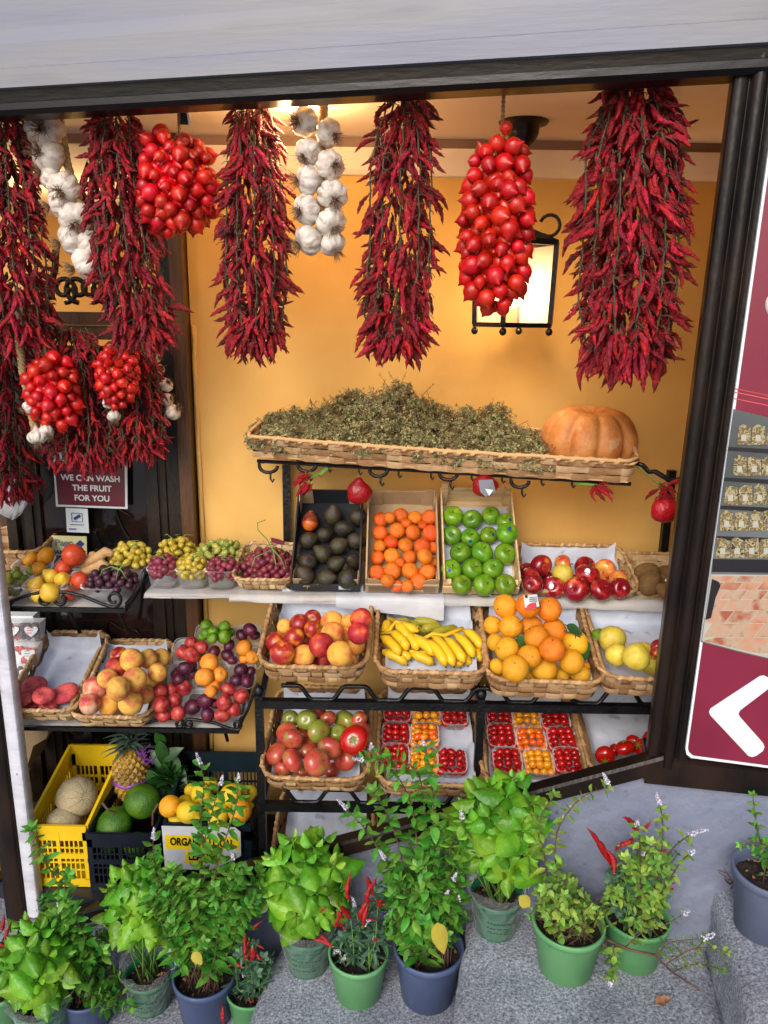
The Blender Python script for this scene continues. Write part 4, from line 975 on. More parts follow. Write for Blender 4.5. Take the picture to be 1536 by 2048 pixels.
def garland(label, spine, widths, N, off, clen=.088, nparts=100, seed=1, strings=5, group='strings of dried red chillies', depthk=.75, Yfix=None, dens=1.0):
    N = int(N*1.8); clen *= .87
    rg = random.Random(seed)
    pf = (lambda x, y: P(x, y, Yfix)) if Yfix else (lambda x, y: PF(x, y, off))
    pts = [pf(x, y) for x, y in spine]; m_ = msz(pts[0]); wd_ = [w*m_/2*1.04 for w in widths]
    root = thing('chili_string', pts[0], label, 'chilli string', group)
    k = len(pts)-1; cam_n = (-pts[k//2]).normalized(); side = cam_n.cross(ZV).normalized(); bk = side.cross(ZV).normalized()
    if bk.dot(cam_n) < 0: bk = -bk
    def sp(t):
        t = max(0, min(.9999, t))*k; i = int(t); f = t-i; return pts[i].lerp(pts[i+1], f), wd_[i]*(1-f)+wd_[i+1]*f
    items = []
    for i in range(N):
        t = (i+rg.random())/N; t = t**.95; c, w = sp(t); f = rg.uniform(0, 2*PI); rr = rg.uniform(.35, .9)
        rad = side*S_(f)+bk*C_(f)*depthk
        base = c+rad*w*rr
        if t < .06: a = rg.uniform(.5, 1.6)
        else: a = rg.uniform(-.1, .7) if rg.random() < .66 else rg.uniform(.7, 2.2)
        if t > .9: a *= .45
        d = (rad*a+V((rg.uniform(-.5, .5), rg.uniform(-.3, .3), 0))-ZV).normalized(); L_ = clen*rg.uniform(.68, 1.2)
        if t > .92: base = base+ZV*.02
        q = (-d).to_track_quat('Z', 'Y') @ __import__('mathutils').Quaternion((0, 0, 1), rg.uniform(0, 6.28))
        items.append((C_(f)*rr+rg.uniform(-.25, .25), base, q, L_, rg.randrange(7)))
    items.sort(key=lambda x: -x[0]); mb = MB()
    for i, (s_, b_, q, L_, ti) in enumerate(items):
        if i < nparts: put('chili', CHM[ti], b_, root, q, L_)
        else:
            tm = CH[ti]; mt_ = Matrix.LocRotScale(b_, q, V((L_,)*3)); n = len(mb.v); mb.v += [mt_ @ p for p in tm.v]
            for fi, fc in enumerate(tm.f): mb.mi = tm.m[fi]; mb.face([n+j for j in fc])
    if mb.v: tag(obj('chili_mass', mb, [MAT['chili_many'], MAT['stem_dry']], root, smooth=True), kind='stuff')
    for s in range(strings):
        mb = MB(); f = -1.2+2.4*s/max(1, strings-1); pl = []
        for i in range(26):
            t = i/25*.9; c, w = sp(t); pl.append(c+(side*S_(f)+bk*C_(f)*depthk)*w*.86+V((rg.uniform(-1, 1), rg.uniform(-1, 1), 0))*.004)
        mb.tube(pl, [.0028]*26, 5)
        for i in range(46):
            t = rg.random()*.92; c, w = sp(t); a = c+(side*S_(f)+bk*C_(f)*depthk)*w*.88
            d = V((rg.uniform(-1, 1), rg.uniform(-1, -.1), rg.uniform(-.7, .5))); L_ = rg.uniform(.012, .034)
            mb.tube([a, a+d*L_*.6+V((0, 0, .002)), a+d*L_+V((0, 0, -.004))], [.0022, .0013, .0012], 4)
        obj('stalk', mb, MAT['stem_dry'], root, smooth=True)
    return root
def tomato_cluster(label, c, rx, ry, n, seed, off, Yfix=None, tr=.021, rope=None, group='hanging bunches of pointed tomatoes', shp='point', extra=()):
    rg = random.Random(seed); ct = P(c[0], c[1], Yfix) if Yfix else PF(c[0], c[1], off); m_ = msz(ct); rx *= m_; rz = ry*m_
    root = thing('tomato_bunch', ct+ZV*rz, label, 'tomato bunch', group)
    for i in range(n):
        z = 1-2*(i+.5)/n; f = i*2.39996+seed; rr = math.sqrt(1-z*z)
        prof = rr**.75
        d = V((prof*C_(f), prof*S_(f)*.85, z)); p = ct+V((d.x*(rx-tr*.7), d.y*(rx-tr*.7), d.z*(rz-tr*.6)))*rg.uniform(.90, 1.08)+V((rg.uniform(-.006, .006), 0, rg.uniform(-.008, .008)))
        ax = V((d.x, d.y, d.z*.5-.45+rg.uniform(-.6, .3)))+V((rg.uniform(-.6, .6), rg.uniform(-.5, .4), 0))
        q = rot_to(-ax.normalized(), rg.uniform(0, 6)); s = tr*rg.uniform(.74, 1.2)
        o = put('tomato', SHAPE[shp], p, root, q, V((s, s, s*rg.uniform(.98, 1.12))))
        if rg.random() < .4: sub('calyx', PCALYX, o)
    im = MB()
    for i in range(int(n*.8)):
        z = 1-2*(i+.5)/(n*.8); f = i*2.39996+seed+1; rr = math.sqrt(max(0, 1-z*z))
        p = ct+V((rr*C_(f)*(rx-tr)*.66, rr*S_(f)*(rx-tr)*.6, z*(rz-tr)*.8)); im.orb(lambda u, w: V(f_point(u, w))*tr, 12, 8, Matrix.Translation(p) @ rot_to(V((rr*C_(f), rr*S_(f), -.4))*-1).to_matrix().to_4x4())
    tag(obj('tomato_mass', im, MAT['tom_point'], root, smooth=True), kind='stuff')
    for (x, y, s) in extra:
        p = P(x, y, Yfix) if Yfix else PF(x, y, off); put('tomato', SHAPE[shp], p, root, rot_to(V((.1, .3, .9))), s)
    mb = MB()
    for i in range(n):
        f = i*2.39996+seed+.6; z = 1-2*(i+.9)/n; rr = math.sqrt(max(0, 1-z*z)); p = ct+V((rr*C_(f)*rx*.88, rr*S_(f)*rx*.8, z*rz*.9)); mb.tube([p*.985+ct*.015, p+V((rg.uniform(-.01, .01), -.006, rg.uniform(-.008, .012)))], [.002, .001], 4)
    obj('stalk', mb, MAT['stem_dry'], root, smooth=True)
    if rope:
        mb = MB(); pl = [(P(x, y, Yfix) if Yfix else PF(x, y, off)) for x, y in rope]
        for h_ in (0, PI):
            q = []
            for i in range(40):
                t = i/39*(len(pl)-1); j = min(int(t), len(pl)-2); b_ = pl[j].lerp(pl[j+1], t-j); q.append(b_+V((.0032*C_(i*1.1+h_), .0032*S_(i*1.1+h_), 0)))
            mb.tube(q, .0032, 6)
        obj('rope', mb, MAT['twine'], root, smooth=True)
    return root
ROOTS = []
for sd_ in range(3):
    mb = MB(); rg = random.Random(sd_)
    for i in range(60):
        d = V((rg.uniform(-1, 1), rg.uniform(-1, 1), -.75)).normalized(); L_ = rg.uniform(.25, .85)
        mb.tube([V((d.x*.1, d.y*.1, -.72)), V((d.x*.25, d.y*.25, -.8))+d*L_*.3, V((0, 0, -.8))+d*L_+V((rg.uniform(-.15, .15), rg.uniform(-.15, .15), rg.uniform(-.1, .1)))], [.020, .017, .010], 4)
    ROOTS.append(mb.mesh('root_tuft', MAT['roots']))
def garlic_braid(label, bulbs, off, cord=None, Yfix=None, group='braids of garlic bulbs'):
    pf = (lambda x, y, d=0: P(x, y, Yfix+d)) if Yfix else (lambda x, y, d=0: PF(x, y, off-d))
    p0 = pf(*bulbs[0][:2]); root = thing('garlic_braid', p0, label, 'garlic', group)
    for i, (x, y, w, ax) in enumerate(bulbs):
        p = pf(x, y, .012*(i % 2)); r = w/2*msz(p)*1.1; a = V(ax).normalized()     # ax: where the root tuft looks
        o = put('garlic_bulb', SHAPE['garlic'], p, root, rot_to(-a, i*1.3), V((r, r, r))); sub('root_tuft', ROOTS[i % 3], o)
    if cord:
        mb = MB()
        for h_ in range(3):
            pl = []
            for i in range(50):
                t = i/49*(len(cord)-1); j = min(int(t), len(cord)-2); x = cord[j][0]*(1-t+j)+cord[j+1][0]*(t-j); y = cord[j][1]*(1-t+j)+cord[j+1][1]*(t-j)
                pl.append(pf(x, y, .03)+V((.008*C_(i*.8+h_*2.1), .008*S_(i*.8+h_*2.1), 0)))
            mb.tube(pl, .007, 6)
        obj('braided_stalk', mb, MAT['twine'], root, smooth=True)
    return root
# ================================================================== FRUIT DISPLAY
def fb(px, py, Y): return P(px, py, Y)
T15 = math.radians(16)
# ---- middle row of baskets
bk = {}
def mk(key, label, px, py, Y, w, l, h, tilt, yaw=0, **k):
    bk[key] = basket(label, P(px, py, Y), w, l, h, math.radians(tilt), math.radians(yaw), **k)
mk('A1', 'tilted wicker basket of peaches and nectarines, nearest the lemons crate', 626, 1364, 2.40, .325, .42, .082, 15, -1, seed=1, liner='crumpled white paper lining the basket of peaches beside the bananas')
mk('A2', 'tilted wicker basket of yellow bananas', 862, 1376, 2.40, .335, .42, .085, 15, -1, seed=2, liner='crumpled white paper lining the banana basket')
mk('A3', 'tilted wicker basket heaped with oranges', 1086, 1396, 2.37, .35, .42, .09, 15, -3, seed=3, liner='white paper under the heaped oranges')
mk('A4', 'wicker basket of yellow quinces beside the timber post', 1312, 1392, 2.37, .36, .42, .09, 15, -3, seed=4, liner='white printed paper lining the quince basket')
mk('B1', 'wicker basket of ribbed red and green tomatoes', 630, 1580, 2.42, .335, .42, .08, 15, -1, seed=5, liner='white paper lining the ribbed tomato basket')
mk('B2', 'wicker basket of cherry tomato punnets, nearest the ribbed tomatoes', 862, 1592, 2.42, .345, .45, .08, 15, -1, seed=6, liner='white paper under the cherry tomatoes below the bananas')
mk('B3', 'wicker basket of cherry tomato punnets below the oranges', 1068, 1592, 2.42, .33, .45, .08, 15, -2, seed=7, liner='white paper under the cherry tomatoes below the oranges')
mk('B4', 'wicker basket of big red tomatoes beside the post foot', 1290, 1580, 2.42, .36, .45, .08, 15, -2, seed=8, liner='white paper lining the big red tomato basket')
mk('C1', 'empty wicker basket on the lowest rack level above the centre basil', 640, 1790, 2.42, .335, .42, .08, 15, -1, seed=9, liner='white printed paper in the empty lowest basket')
mk('C2', 'empty wicker basket on the lowest rack level behind the flowering mint', 850, 1800, 2.42, .335, .42, .08, 15, -1, seed=10, liner='white printed paper in the lowest basket behind the mint')
c3 = (480, 1180, 2.954); c4_ = (920, 1180, 3.2); c1 = (480, 740, 3.657); c2 = (860, 740, 2.954); cl = (0, 980, 3.0); cb = (0, 1450, 3.0)
PE, NE = 'ripe peach', 'red and yellow nectarine'
pe = [(265,215,90,'peach_y',1),(430,170,105,'nect',0),(545,195,135,'peach_y',1),(640,190,90,'peach_y',1),(715,172,128,'peach_r',1),(350,202,120,'nect',0),(430,232,100,'nect',0),(625,255,80,'peach_y',1),(545,258,135,'peach_y',1),(700,258,122,'peach_r',1),(318,278,118,'nect',0),(395,300,90,'nect',0),(670,322,140,'peach_y',1),(215,312,122,'nect',0),(480,325,142,'peach_r',1),(345,352,85,'nect',0),(250,370,138,'nect',0),(650,425,95,'peach_y',1),(480,425,110,'peach_r',1),(290,432,85,'peach_y',1),(378,390,130,'peach_y',1),(590,378,148,'peach_y',1)]
heap([(a, b_, c, k, 'peach' if q else 'nectarine', PE if q else NE) for a, b_, c, k, q in pe], c3, 1345, 2.46, 1210, 2.62, 630, 'basket beside the bananas', 'peaches and nectarines in the basket')
org = [(440,565,90,'orange_y'),(270,560,75,'orange_y'),(800,490,60,'orange'),(210,225,115,'orange_y'),(390,350,90,'lime'),(455,235,142,'orange'),(325,235,146,'orange_y'),(605,262,152,'orange'),(228,335,112,'orange_y'),(490,305,150,'orange'),(740,340,152,'orange_y'),(240,490,105,'orange_y'),(300,378,146,'orange_y'),(590,380,155,'orange'),(445,425,142,'orange'),(650,545,98,'orange_y'),(770,542,122,'orange_y'),(715,458,150,'orange_y'),(352,503,162,'orange_y'),(538,508,162,'orange_y')]
heap([(a, b_, c, k, 'orange', 'round orange') for a, b_, c, k in org], c4_, 1365, 2.42, 1240, 2.54, 1080, 'heaped basket under the apples', 'oranges heaped in the basket')
w3 = heap([(290,105,146,'orange','orange','film-wrapped orange'), (437,100,150,'orange','orange','film-wrapped orange'), (570,125,152,'orange','orange','film-wrapped orange')], c4_, 1235, 2.50, 1205, 2.55, 1050, 'row of three atop the orange heap', 'film-wrapped oranges on top of the heap', press=.97)
mb = MB(); pq = [P(1047, 1191, 2.40), P(1074, 1189, 2.42), P(1079, 1213, 2.40), P(1050, 1215, 2.39)]; mb.slab(pq, V((0, .001, 0)))
tk = thing('price_label', pq[3], 'white and pink price label on the wrapped oranges', 'label'); obj('paper', mb, MAT['sign_white'], tk)
mb = MB(); mb.slab([a_+V((0, -.0012, 0)) for a_ in (P(1047, 1207, 2.397), P(1072, 1205, 2.40), P(1073, 1217, 2.39), P(1049, 1218, 2.39))], V((0, .001, 0))); obj('pink_band', mb, MAT['bulb_pink'], tk)
for y in (1195, 1199, 1203):
    mb = MB(); mb.bar(P(1058, y, 2.396), P(1074, y-1, 2.396), .002); obj('print_line', mb, MAT['grey_ink'], tk)
mb = MB(); mb.bar(P(1050, 1193, 2.397), P(1055, 1193, 2.397), .010, .001, YV); obj('print_line', mb, MAT['black_ink'], tk)
qn = [(895,300,105,'lime','quince','green quince'),(975,315,162,'quince','quince','yellow quince'),(1180,390,110,'quince','quince','yellow quince'),(1265,365,95,'apple_r','apple','red apple'),(1255,402,75,'nect','apple','red apple'),(1005,412,135,'quince','quince','yellow quince'),(1225,478,125,'quince','quince','yellow quince'),(1128,428,168,'quince','quince','yellow quince')]
heap(qn, c4_, 1345, 2.46, 1255, 2.62, 1270, 'basket beside the timber post', 'quinces and apples in the corner basket')
tm = [(300,760,92,'rib_g'),(460,735,118,'rib'),(520,760,85,'rib'),(620,775,118,'rib_g'),(705,765,88,'rib'),(395,768,112,'rib_g'),(275,840,118,'rib'),(370,845,92,'rib'),(710,835,104,'rib'),(575,845,98,'rib_g'),(465,835,128,'rib_g'),(600,930,90,'rib'),(310,880,115,'rib'),(530,935,130,'rib'),(395,935,126,'rib'),(675,885,158,'rib_r'),(220,965,134,'rib'),(250,1062,90,'rib'),(370,1065,95,'rib'),(545,1065,85,'rib'),(620,1000,132,'rib'),(310,1005,128,'rib'),(455,1020,158,'rib')]
heap([(a, b_, c, k, 'tomato', 'large red ribbed tomato' if k == 'rib_r' else 'green ribbed tomato' if k == 'rib_g' else 'pinkish ribbed tomato') for a, b_, c, k in tm], c3, 1555, 2.47, 1425, 2.63, 630, 'basket under the peaches', 'ribbed tomatoes in the basket')
bt = [(985,1030,85),(1110,975,85),(1225,965,112),(1055,1010,108),(1165,1012,112),(930,1060,118),(1260,1030,90)]
heap([(a, b_, c, 'rib_r', 'tomato', 'big smooth red tomato') for a, b_, c in bt], c4_, 1520, 2.5, 1470, 2.60, 1270, 'basket at the post foot', 'big red tomatoes in the corner basket')
# ---- cherry tomatoes in punnets
def plane_pt(px, py, key, lift):
    o, r, up, n = bk[key][1]; return hit(px, py, o+n*lift, n)
def cherry(key, org, cells):
    ox, oy, s = org; o, r, up, n = bk[key][1]
    for (cx_, cy_, w_, l_, kinds, nm, where) in cells:
        x = ox+cx_/s; y = oy+cy_/s; c = plane_pt(x, y, key, .03); w = w_/s*msz(c)*1.06; l = l_*.00125
        punnet('clear punnet of '+nm+' '+where, c-n*.015, w, l, .048, math.atan2(up.z, math.hypot(up.x, up.y)), math.atan2(r.y, r.x), group='punnets of cherry tomatoes')
        out = []; tr = w*.138; nx_ = 4; ny_ = max(3, int(l/(tr*1.85)))
        for ly in (0, 1):
            for j in range(ny_-ly):
                for i in range(nx_-ly):
                    u = (i-(nx_-1-ly)/2)*tr*1.95+U(-.2, .2)*tr; v = (j-(ny_-1-ly)/2)*tr*1.85+U(-.2, .2)*tr
                    if ly == 0 and 0 < i < nx_-1 and 0 < j < ny_-1: continue
                    p = c+r*u+up*v+n*(.004+tr*.9+ly*tr*1.35+(tr*.3 if ly else 0))
                    k = random.choice(kinds); sc_ = tr*U(.92, 1.12)
                    q = put('cherry_tomato', SHAPE[k], p, None, rot_to(V((U(-1, 1), U(-1, 1), U(-.4, .6)))), sc_); tag(q, None, 'cherry tomato', 'cherry tomatoes in punnets')
                    pr_ = p; d_ = pr_.dot(F); xx = CX+FPX*pr_.dot(RX)/d_; yy = CY-FPX*pr_.dot(UP)/d_
                    out.append((q, xx, yy, 2*tr/msz(p)*1.1, nm.rstrip('s')[:-1] if nm.endswith('oes') else nm))
        row_labels(out, where, 'door')
cherry('B2', c3, [(930,745,150,95,['c_red','c_oval'],'red tomatoes','by ribbed tomatoes, back punnet'),(1100,755,150,95,['c_yelb','c_yel'],'yellow tomatoes','below bananas, back punnet'),(1265,765,140,95,['c_red'],'red tomatoes','right of yellow ones, back punnet'.replace('right of','beyond')),
    (922,885,152,95,['c_red','c_oval'],'red tomatoes','by ribbed tomatoes, middle punnet'),(1090,885,152,95,['c_yelb','c_org'],'orange tomatoes','below bananas, middle punnet'),
    (915,1015,155,95,['c_red','c_oval'],'red tomatoes','by ribbed tomatoes, front punnet'),(1085,1035,155,95,['c_yelb','c_yel'],'yellow tomatoes','below bananas, front punnet'),(1250,1040,160,95,['c_oval'],'red tomatoes','beside the rack leg, front punnet')])
cherry('B3', c4_, [(250,835,150,95,['c_red'],'red tomatoes','by the rack leg, back punnet'),(420,850,160,95,['c_yel'],'yellow tomatoes','below oranges, back punnet'),(605,860,165,95,['c_red'],'red tomatoes','near the tomato basket, back punnet'),
    (262,965,165,95,['c_red'],'red tomatoes','by the rack leg, middle punnet'),(452,990,170,95,['c_org'],'orange tomatoes','below oranges, middle punnet'),(648,990,170,95,['c_red'],'red tomatoes','near the tomato basket, middle punnet'),
    (300,1125,170,95,['c_red','c_oval'],'red tomatoes','by the rack leg, front punnet'),(500,1135,170,95,['c_yelb'],'yellow tomatoes','below oranges, front punnet'),(685,1125,165,95,['c_red'],'red tomatoes','near the tomato basket, front punnet')])
# ---- bananas
def banana(mb, a, b_, w, bend, green=False):
    pts = []; rad = []; ax = b_-a; L_ = ax.length; view = (-(a+b_)/2).normalized(); sd = ax.normalized().cross(view); k = 13
    for i in range(k):
        t = i/(k-1); pts.append(a+ax*t+sd*(bend*L_*4*t*(1-t))+view*(.10*L_*4*t*(1-t)))
        r = w/2*min(1, .30+4*max(0, t-.05))*min(1, .22+5.5*(1-t)); rad.append(r)
    n0 = len(mb.v); mb.mi = 0; mb.tube(pts, rad, 7); mb.mi = 1
    mb.tube([pts[-1]-ax*.005, pts[-1]+ax.normalized()*.006], [w*.11, w*.08], 6); mb.mi = 0
def hand(label, items, mats, lift, wpx=60):
    ps = []
    for (x0, y0, x1, y1, *q) in items:
        l_ = q[0] if q else lift
        a = plane_pt(c3[0]+x0/c3[2], c3[1]+y0/c3[2], 'A2', l_+.012); b_ = plane_pt(c3[0]+x1/c3[2], c3[1]+y1/c3[2], 'A2', l_); ps.append((a, b_))
    root = thing('banana_bunch', ps[0][0], label, 'bananas', 'bunches of bananas in the basket')
    for i, (a, b_) in enumerate(ps):
        mb = MB(); banana(mb, a, b_, wpx/c3[2]*msz(a)*(1+U(-.06, .06)), U(-.12, -.03) if b_.x > a.x else U(.03, .12)); obj('banana', mb, [MAT[mats], MAT['stem_brown']], root, smooth=True)
    mb = MB(); cs = [p[0] for p in ps]
    if len(cs) > 2: mb.tube([c+V((0, .004, .006)) for c in cs], .008, 6); obj('crown', mb, MAT[mats], root, smooth=True)
hand('greenish bunch of bananas at the back of the basket', [(1010,195,1175,218),(1065,245,1195,228),(1115,285,1290,232),(905,205,1000,190)], 'banana_green', .035)
hand('yellow bananas lying along the front rim of the basket', [(840,375,985,440),(935,370,1005,412),(1005,375,1145,435),(1260,400,1300,455),(1330,370,1345,445),(1385,330,1415,425)], 'banana', .030, 56)
hand('curved yellow bunch at the door side of the banana basket', [(875,180,862,275),(1055,245,925,210,.075),(920,200,995,292,.075),(885,245,990,355,.065),(828,275,945,385,.06),(965,255,1050,355,.06)], 'banana', .06)
hand('long yellow bunch fanned out across the middle of the basket', [(1020,280,1155,388),(1085,300,1215,450),(1135,272,1262,450),(1205,282,1325,428),(1262,260,1380,398),(1318,238,1430,350)], 'banana', .062)
# ---- citrus leaves in the orange basket
def leaf_outline(L_, W_, a, d, n, k=7, fold=.25, droop=.25):
    """a leaf blade: two halves folded at the midrib, bent along its length"""
    sd = d.cross(n).normalized(); vs = []; fs = []
    for i in range(k+1):
        t = i/k; w = W_*.5*math.sin(PI*min(1, t**.8))*(1-.25*t)+.0005; c = a+d*(L_*t)-n*(droop*L_*t*t)
        vs += [c+sd*w+n*(fold*w), c, c-sd*w+n*(fold*w)]
    for i in range(k):
        b_ = i*3; fs += [(b_, b_+1, b_+4, b_+3), (b_+1, b_+2, b_+5, b_+4)]
    return vs, fs
def addleaf(mb, *a, **k):
    vs, fs = leaf_outline(*a, **k); n = len(mb.v); mb.v += vs
    for f in fs: mb.face([n+i for i in f])
CN = V((0, -.8, .6)).normalized()
lf = thing('citrus_leaf', P(1165, 1300, 2.44), 'dark green leaves on a twig over the oranges', 'leaves')
for (x0, y0, x1, y1, w) in ((1165, 1278, 1172, 1322, .05), (1132, 1250, 1166, 1268, .035), (1034, 1272, 1058, 1294, .03), (1150, 1270, 1172, 1290, .03)):
    a = P(x0, y0, 2.41); b_ = P(x1, y1, 2.40); mb = MB(); addleaf(mb, (b_-a).length, w, a, (b_-a).normalized(), CN, droop=.1); obj('leaf', mb, MAT['leaf_dark'], lf, smooth=True)
mb = MB(); mb.tube([P(1128, 1262, 2.43), P(1150, 1268, 2.40), P(1168, 1280, 2.41)], .003, 5); obj('twig', mb, MAT['stem_brown'], lf)
# ---- crates on the shelf
TC = math.radians(41); SY_ = 2.735
def crate_at(label, pxl, pxr, py, l, h, *a, **k):
    A = P((pxl+pxr)/2, py, SY_); A.z = max(A.z, SHELF_Z+.006); w = (P(pxr, py, SY_)-P(pxl, py, SY_)).length
    return box_crate(label, A, w, l, h, TC, *a, **k)
cr1, f1 = crate_at('black printed cardboard crate of avocados', 584, 721, 1183, .41, .085, 'card_dark', 'card_dark', fh=.04, corner='card_brown')
cr2, f2 = crate_at('brown cardboard crate of orange mandarins', 731, 876, 1187, .41, .085, 'card_brown', 'card_brown', fh=.05, corner='card_brown')
cr3, f3 = crate_at('pale wooden crate of green apples lined with white paper', 884, 1035, 1190, .43, .085, 'crate_wood', 'crate_wood', fh=.04, wood=True)
def cut_front(fr, m, root, w):         # printed front panel
    o, r, up, n = fr; mb = MB(); mb.box(o+n*.030-up*.001, r, up, n, w/2, .0008, .020); return obj('printed_panel', mb, MAT[m], root)
cut_front(f2, 'card_print', cr2, .25); cut_front(f1, 'card_dark', cr1, .24)
text('Clementine', f2[0]+f2[3]*.022-f2[2]*.003+f2[1]*.02, f2[1], f2[3], .026, MAT['crate_wood'], cr2, .0003)
mb = MB(); o, r, up, n = f1; c = o+n*.036-up*.003-r*.07; mb.tube([c-n*.014, c+n*.004+r*.003], .0015, 5)
for k in range(5): q = k*.62+.35; mb.tube([c+n*.004, c+n*.010+r*.007*C_(q), c+n*(.004+.008*S_(q)*.6)+r*.014*C_(q)], .0012, 4)
obj('palm_emblem', mb, MAT['ginger'], cr1)
mb = MB(); mb.box(f1[0]+f1[1]*.07+f1[3]*.034-f1[2]*.003, f1[1], f1[2], f1[3], .022, .0006, .011); obj('white_label', mb, MAT['sign_white'], cr1)
o, r, up, n = f3; mb = MB(); mb.box(o+up*.2+n*.011, r, up, n, .128, .19, .0008); tag(obj('paper_liner', mb, MAT['paper']), 'flat white paper behind the green apples', 'paper liner', 'paper liners in the baskets')
for s in (-1, 1):
    mb = MB(); mb.box(o+r*(s*.125)+up*.415+n*.06, r, up, n, .012, .012, .06); obj('corner_post', mb, MAT['crate_wood'], cr3)
    mb = MB(); mb.box(o+r*(s*.125)+up*.018+n*.032, r, up, n, .014, .010, .03); obj('corner_post', mb, MAT['crate_wood'], cr3)
def crate_heap(items, org, fr, lift, where, group, **k):
    o, r, up, n = fr; a = o+n*lift; b_ = a+up*.4; 
    d1 = a.dot(F); d2 = b_.dot(F); y0 = CY-FPX*a.dot(UP)/d1; y1 = CY-FPX*b_.dot(UP)/d2; px = CX+FPX*a.dot(RX)/d1
    return heap(items, org, y0, a.y, y1, b_.y, px, where, group, **k)
av = [(680,1062,152),(865,1075,142),(755,1160,132),(620,1200,122),(850,1250,132),(500,1245,132),(720,1285,132),(600,1345,132),(830,1395,132),(490,1402,142),(700,1420,135),(475,1505,152),(630,1522,142),(790,1525,162)]
crate_heap([(a, b_, c*.94, 'avo', 'avocado', 'dark avocado') for a, b_, c in av], c1, f1, .012, 'black crate', 'avocados in the crate', press=.86, stick=('black_ink', .45))
mg = crate_heap([(512,1110,125,'mango','mango','mango')], c1, f1, .02, 'x', 'mango in the crate')[0][0]
mg['label'] = 'orange and purple mango in a black foam sleeve among the avocados'; del mg['group']; mg.rotation_quaternion = rot_to(V((.1, .3, 1)))
mb = MB()
for k in range(7):
    z = .1+k*.14; rr = math.sqrt(max(.02, 1-(z*.86)**2))*1.03; mb.tube([V((rr*C_(q), rr*S_(q), z*1.05+.03*C_(q*8))) for q in [i*2*PI/30 for i in range(31)]], .035, 4)
me = mb.mesh('foam_sleeve', MAT['black_ink']); sub('foam_sleeve', me, mg)
md = [(1030,1095,110),(1095,1080,85),(1175,1065,112),(1280,1080,102),(1385,1078,114),(1215,1120,80),(1025,1192,112),(1150,1175,116),(1265,1188,114),(1395,1195,126),(1335,1135,70),(1020,1290,95),(1410,1300,85),(1105,1258,106),(1212,1282,112),(1332,1290,120),(1005,1375,108),(1415,1405,75),(1112,1362,124),(1238,1370,108),(1352,1362,120),(1170,1410,70),(1115,1470,122),(1000,1490,124),(1243,1468,126),(1370,1478,120),(1150,1582,92),(1225,1582,92),(1390,1560,75),(1080,1540,102),(1305,1545,118)]
crate_heap([(a, b_, c*.97, 'mandarin', 'mandarin', 'orange mandarin') for a, b_, c in md], c1, f2, .012, 'brown cardboard crate', 'mandarins in the crate', press=.86)
ga = [(135,865,118),(250,885,114),(360,860,106),(445,900,104),(128,978,110),(238,992,110),(345,978,102),(455,967,124),(180,1080,118),(307,1080,124),(442,1088,126),(125,1182,118),(250,1178,122),(370,1175,118),(188,1270,118),(318,1272,124),(445,1272,122)]
crate_heap([(a, b_, c, 'apple_g', 'green_apple', 'glossy green apple') for a, b_, c in ga], c2, f3, .014, 'pale wooden crate', 'green apples in the crate', press=.9, stick=('ink_blue', .3), catn='apple')
# ---- red apples and kiwis
bk['RA'] = basket('low wicker basket of red apples on the top shelf', P(1158, 1208, 2.74)+V((0, 0, .004)), .40, .30, .062, math.radians(14), -.02, rows=2, m='wicker_pale', seed=21, liner='white paper showing behind the red apples')
ra = [(575,1185,92,'apple_r'),(785,1150,112,'apple_b'),(915,1165,122,'apple_r'),(700,1235,88,'apple_r'),(655,1155,122,'apple_r'),(1035,1175,116,'apple_b'),(595,1230,116,'apple_r'),(850,1255,90,'apple_r'),(785,1210,116,'quince'),(1000,1255,92,'apple_b'),(1115,1240,112,'apple_b'),(930,1212,136,'apple_r'),(610,1265,112,'apple_r'),(730,1288,126,'apple_r'),(1120,1290,118,'apple_r'),(1010,1300,126,'apple_r'),(865,1297,146,'apple_r')]
heap([(a, b_, c, k, 'apple', 'yellow apple' if k == 'quince' else 'pale blushed apple' if k == 'apple_b' else 'shiny red apple') for a, b_, c, k in ra], c2, 1190, 2.79, 1135, 2.94, 1160, 'low wicker basket', 'red apples in the wicker basket', stick=('sign_white', .25))
bk['KI'] = basket('small wicker basket of kiwis beside the post on the top shelf', P(1335, 1212, 2.76)+V((0, 0, .004)), .22, .28, .055, math.radians(12), -.02, rows=2, m='wicker_pale', seed=22, rimr=.006)
heap([(1225,1205,80,'kiwi','kiwi','brown kiwi'),(1280,1190,118,'kiwi','kiwi','brown kiwi'),(1385,1200,100,'kiwi','kiwi','brown kiwi'),(1400,1250,105,'kiwi','kiwi','brown kiwi'),(1300,1258,142,'kiwi','kiwi','brown kiwi'),(1385,1308,90,'kiwi','kiwi','brown kiwi')], c2, 1190, 2.80, 1135, 2.92, 1300, 'small basket beside the post', 'kiwis in the small basket', stick=('sign_white', .7))
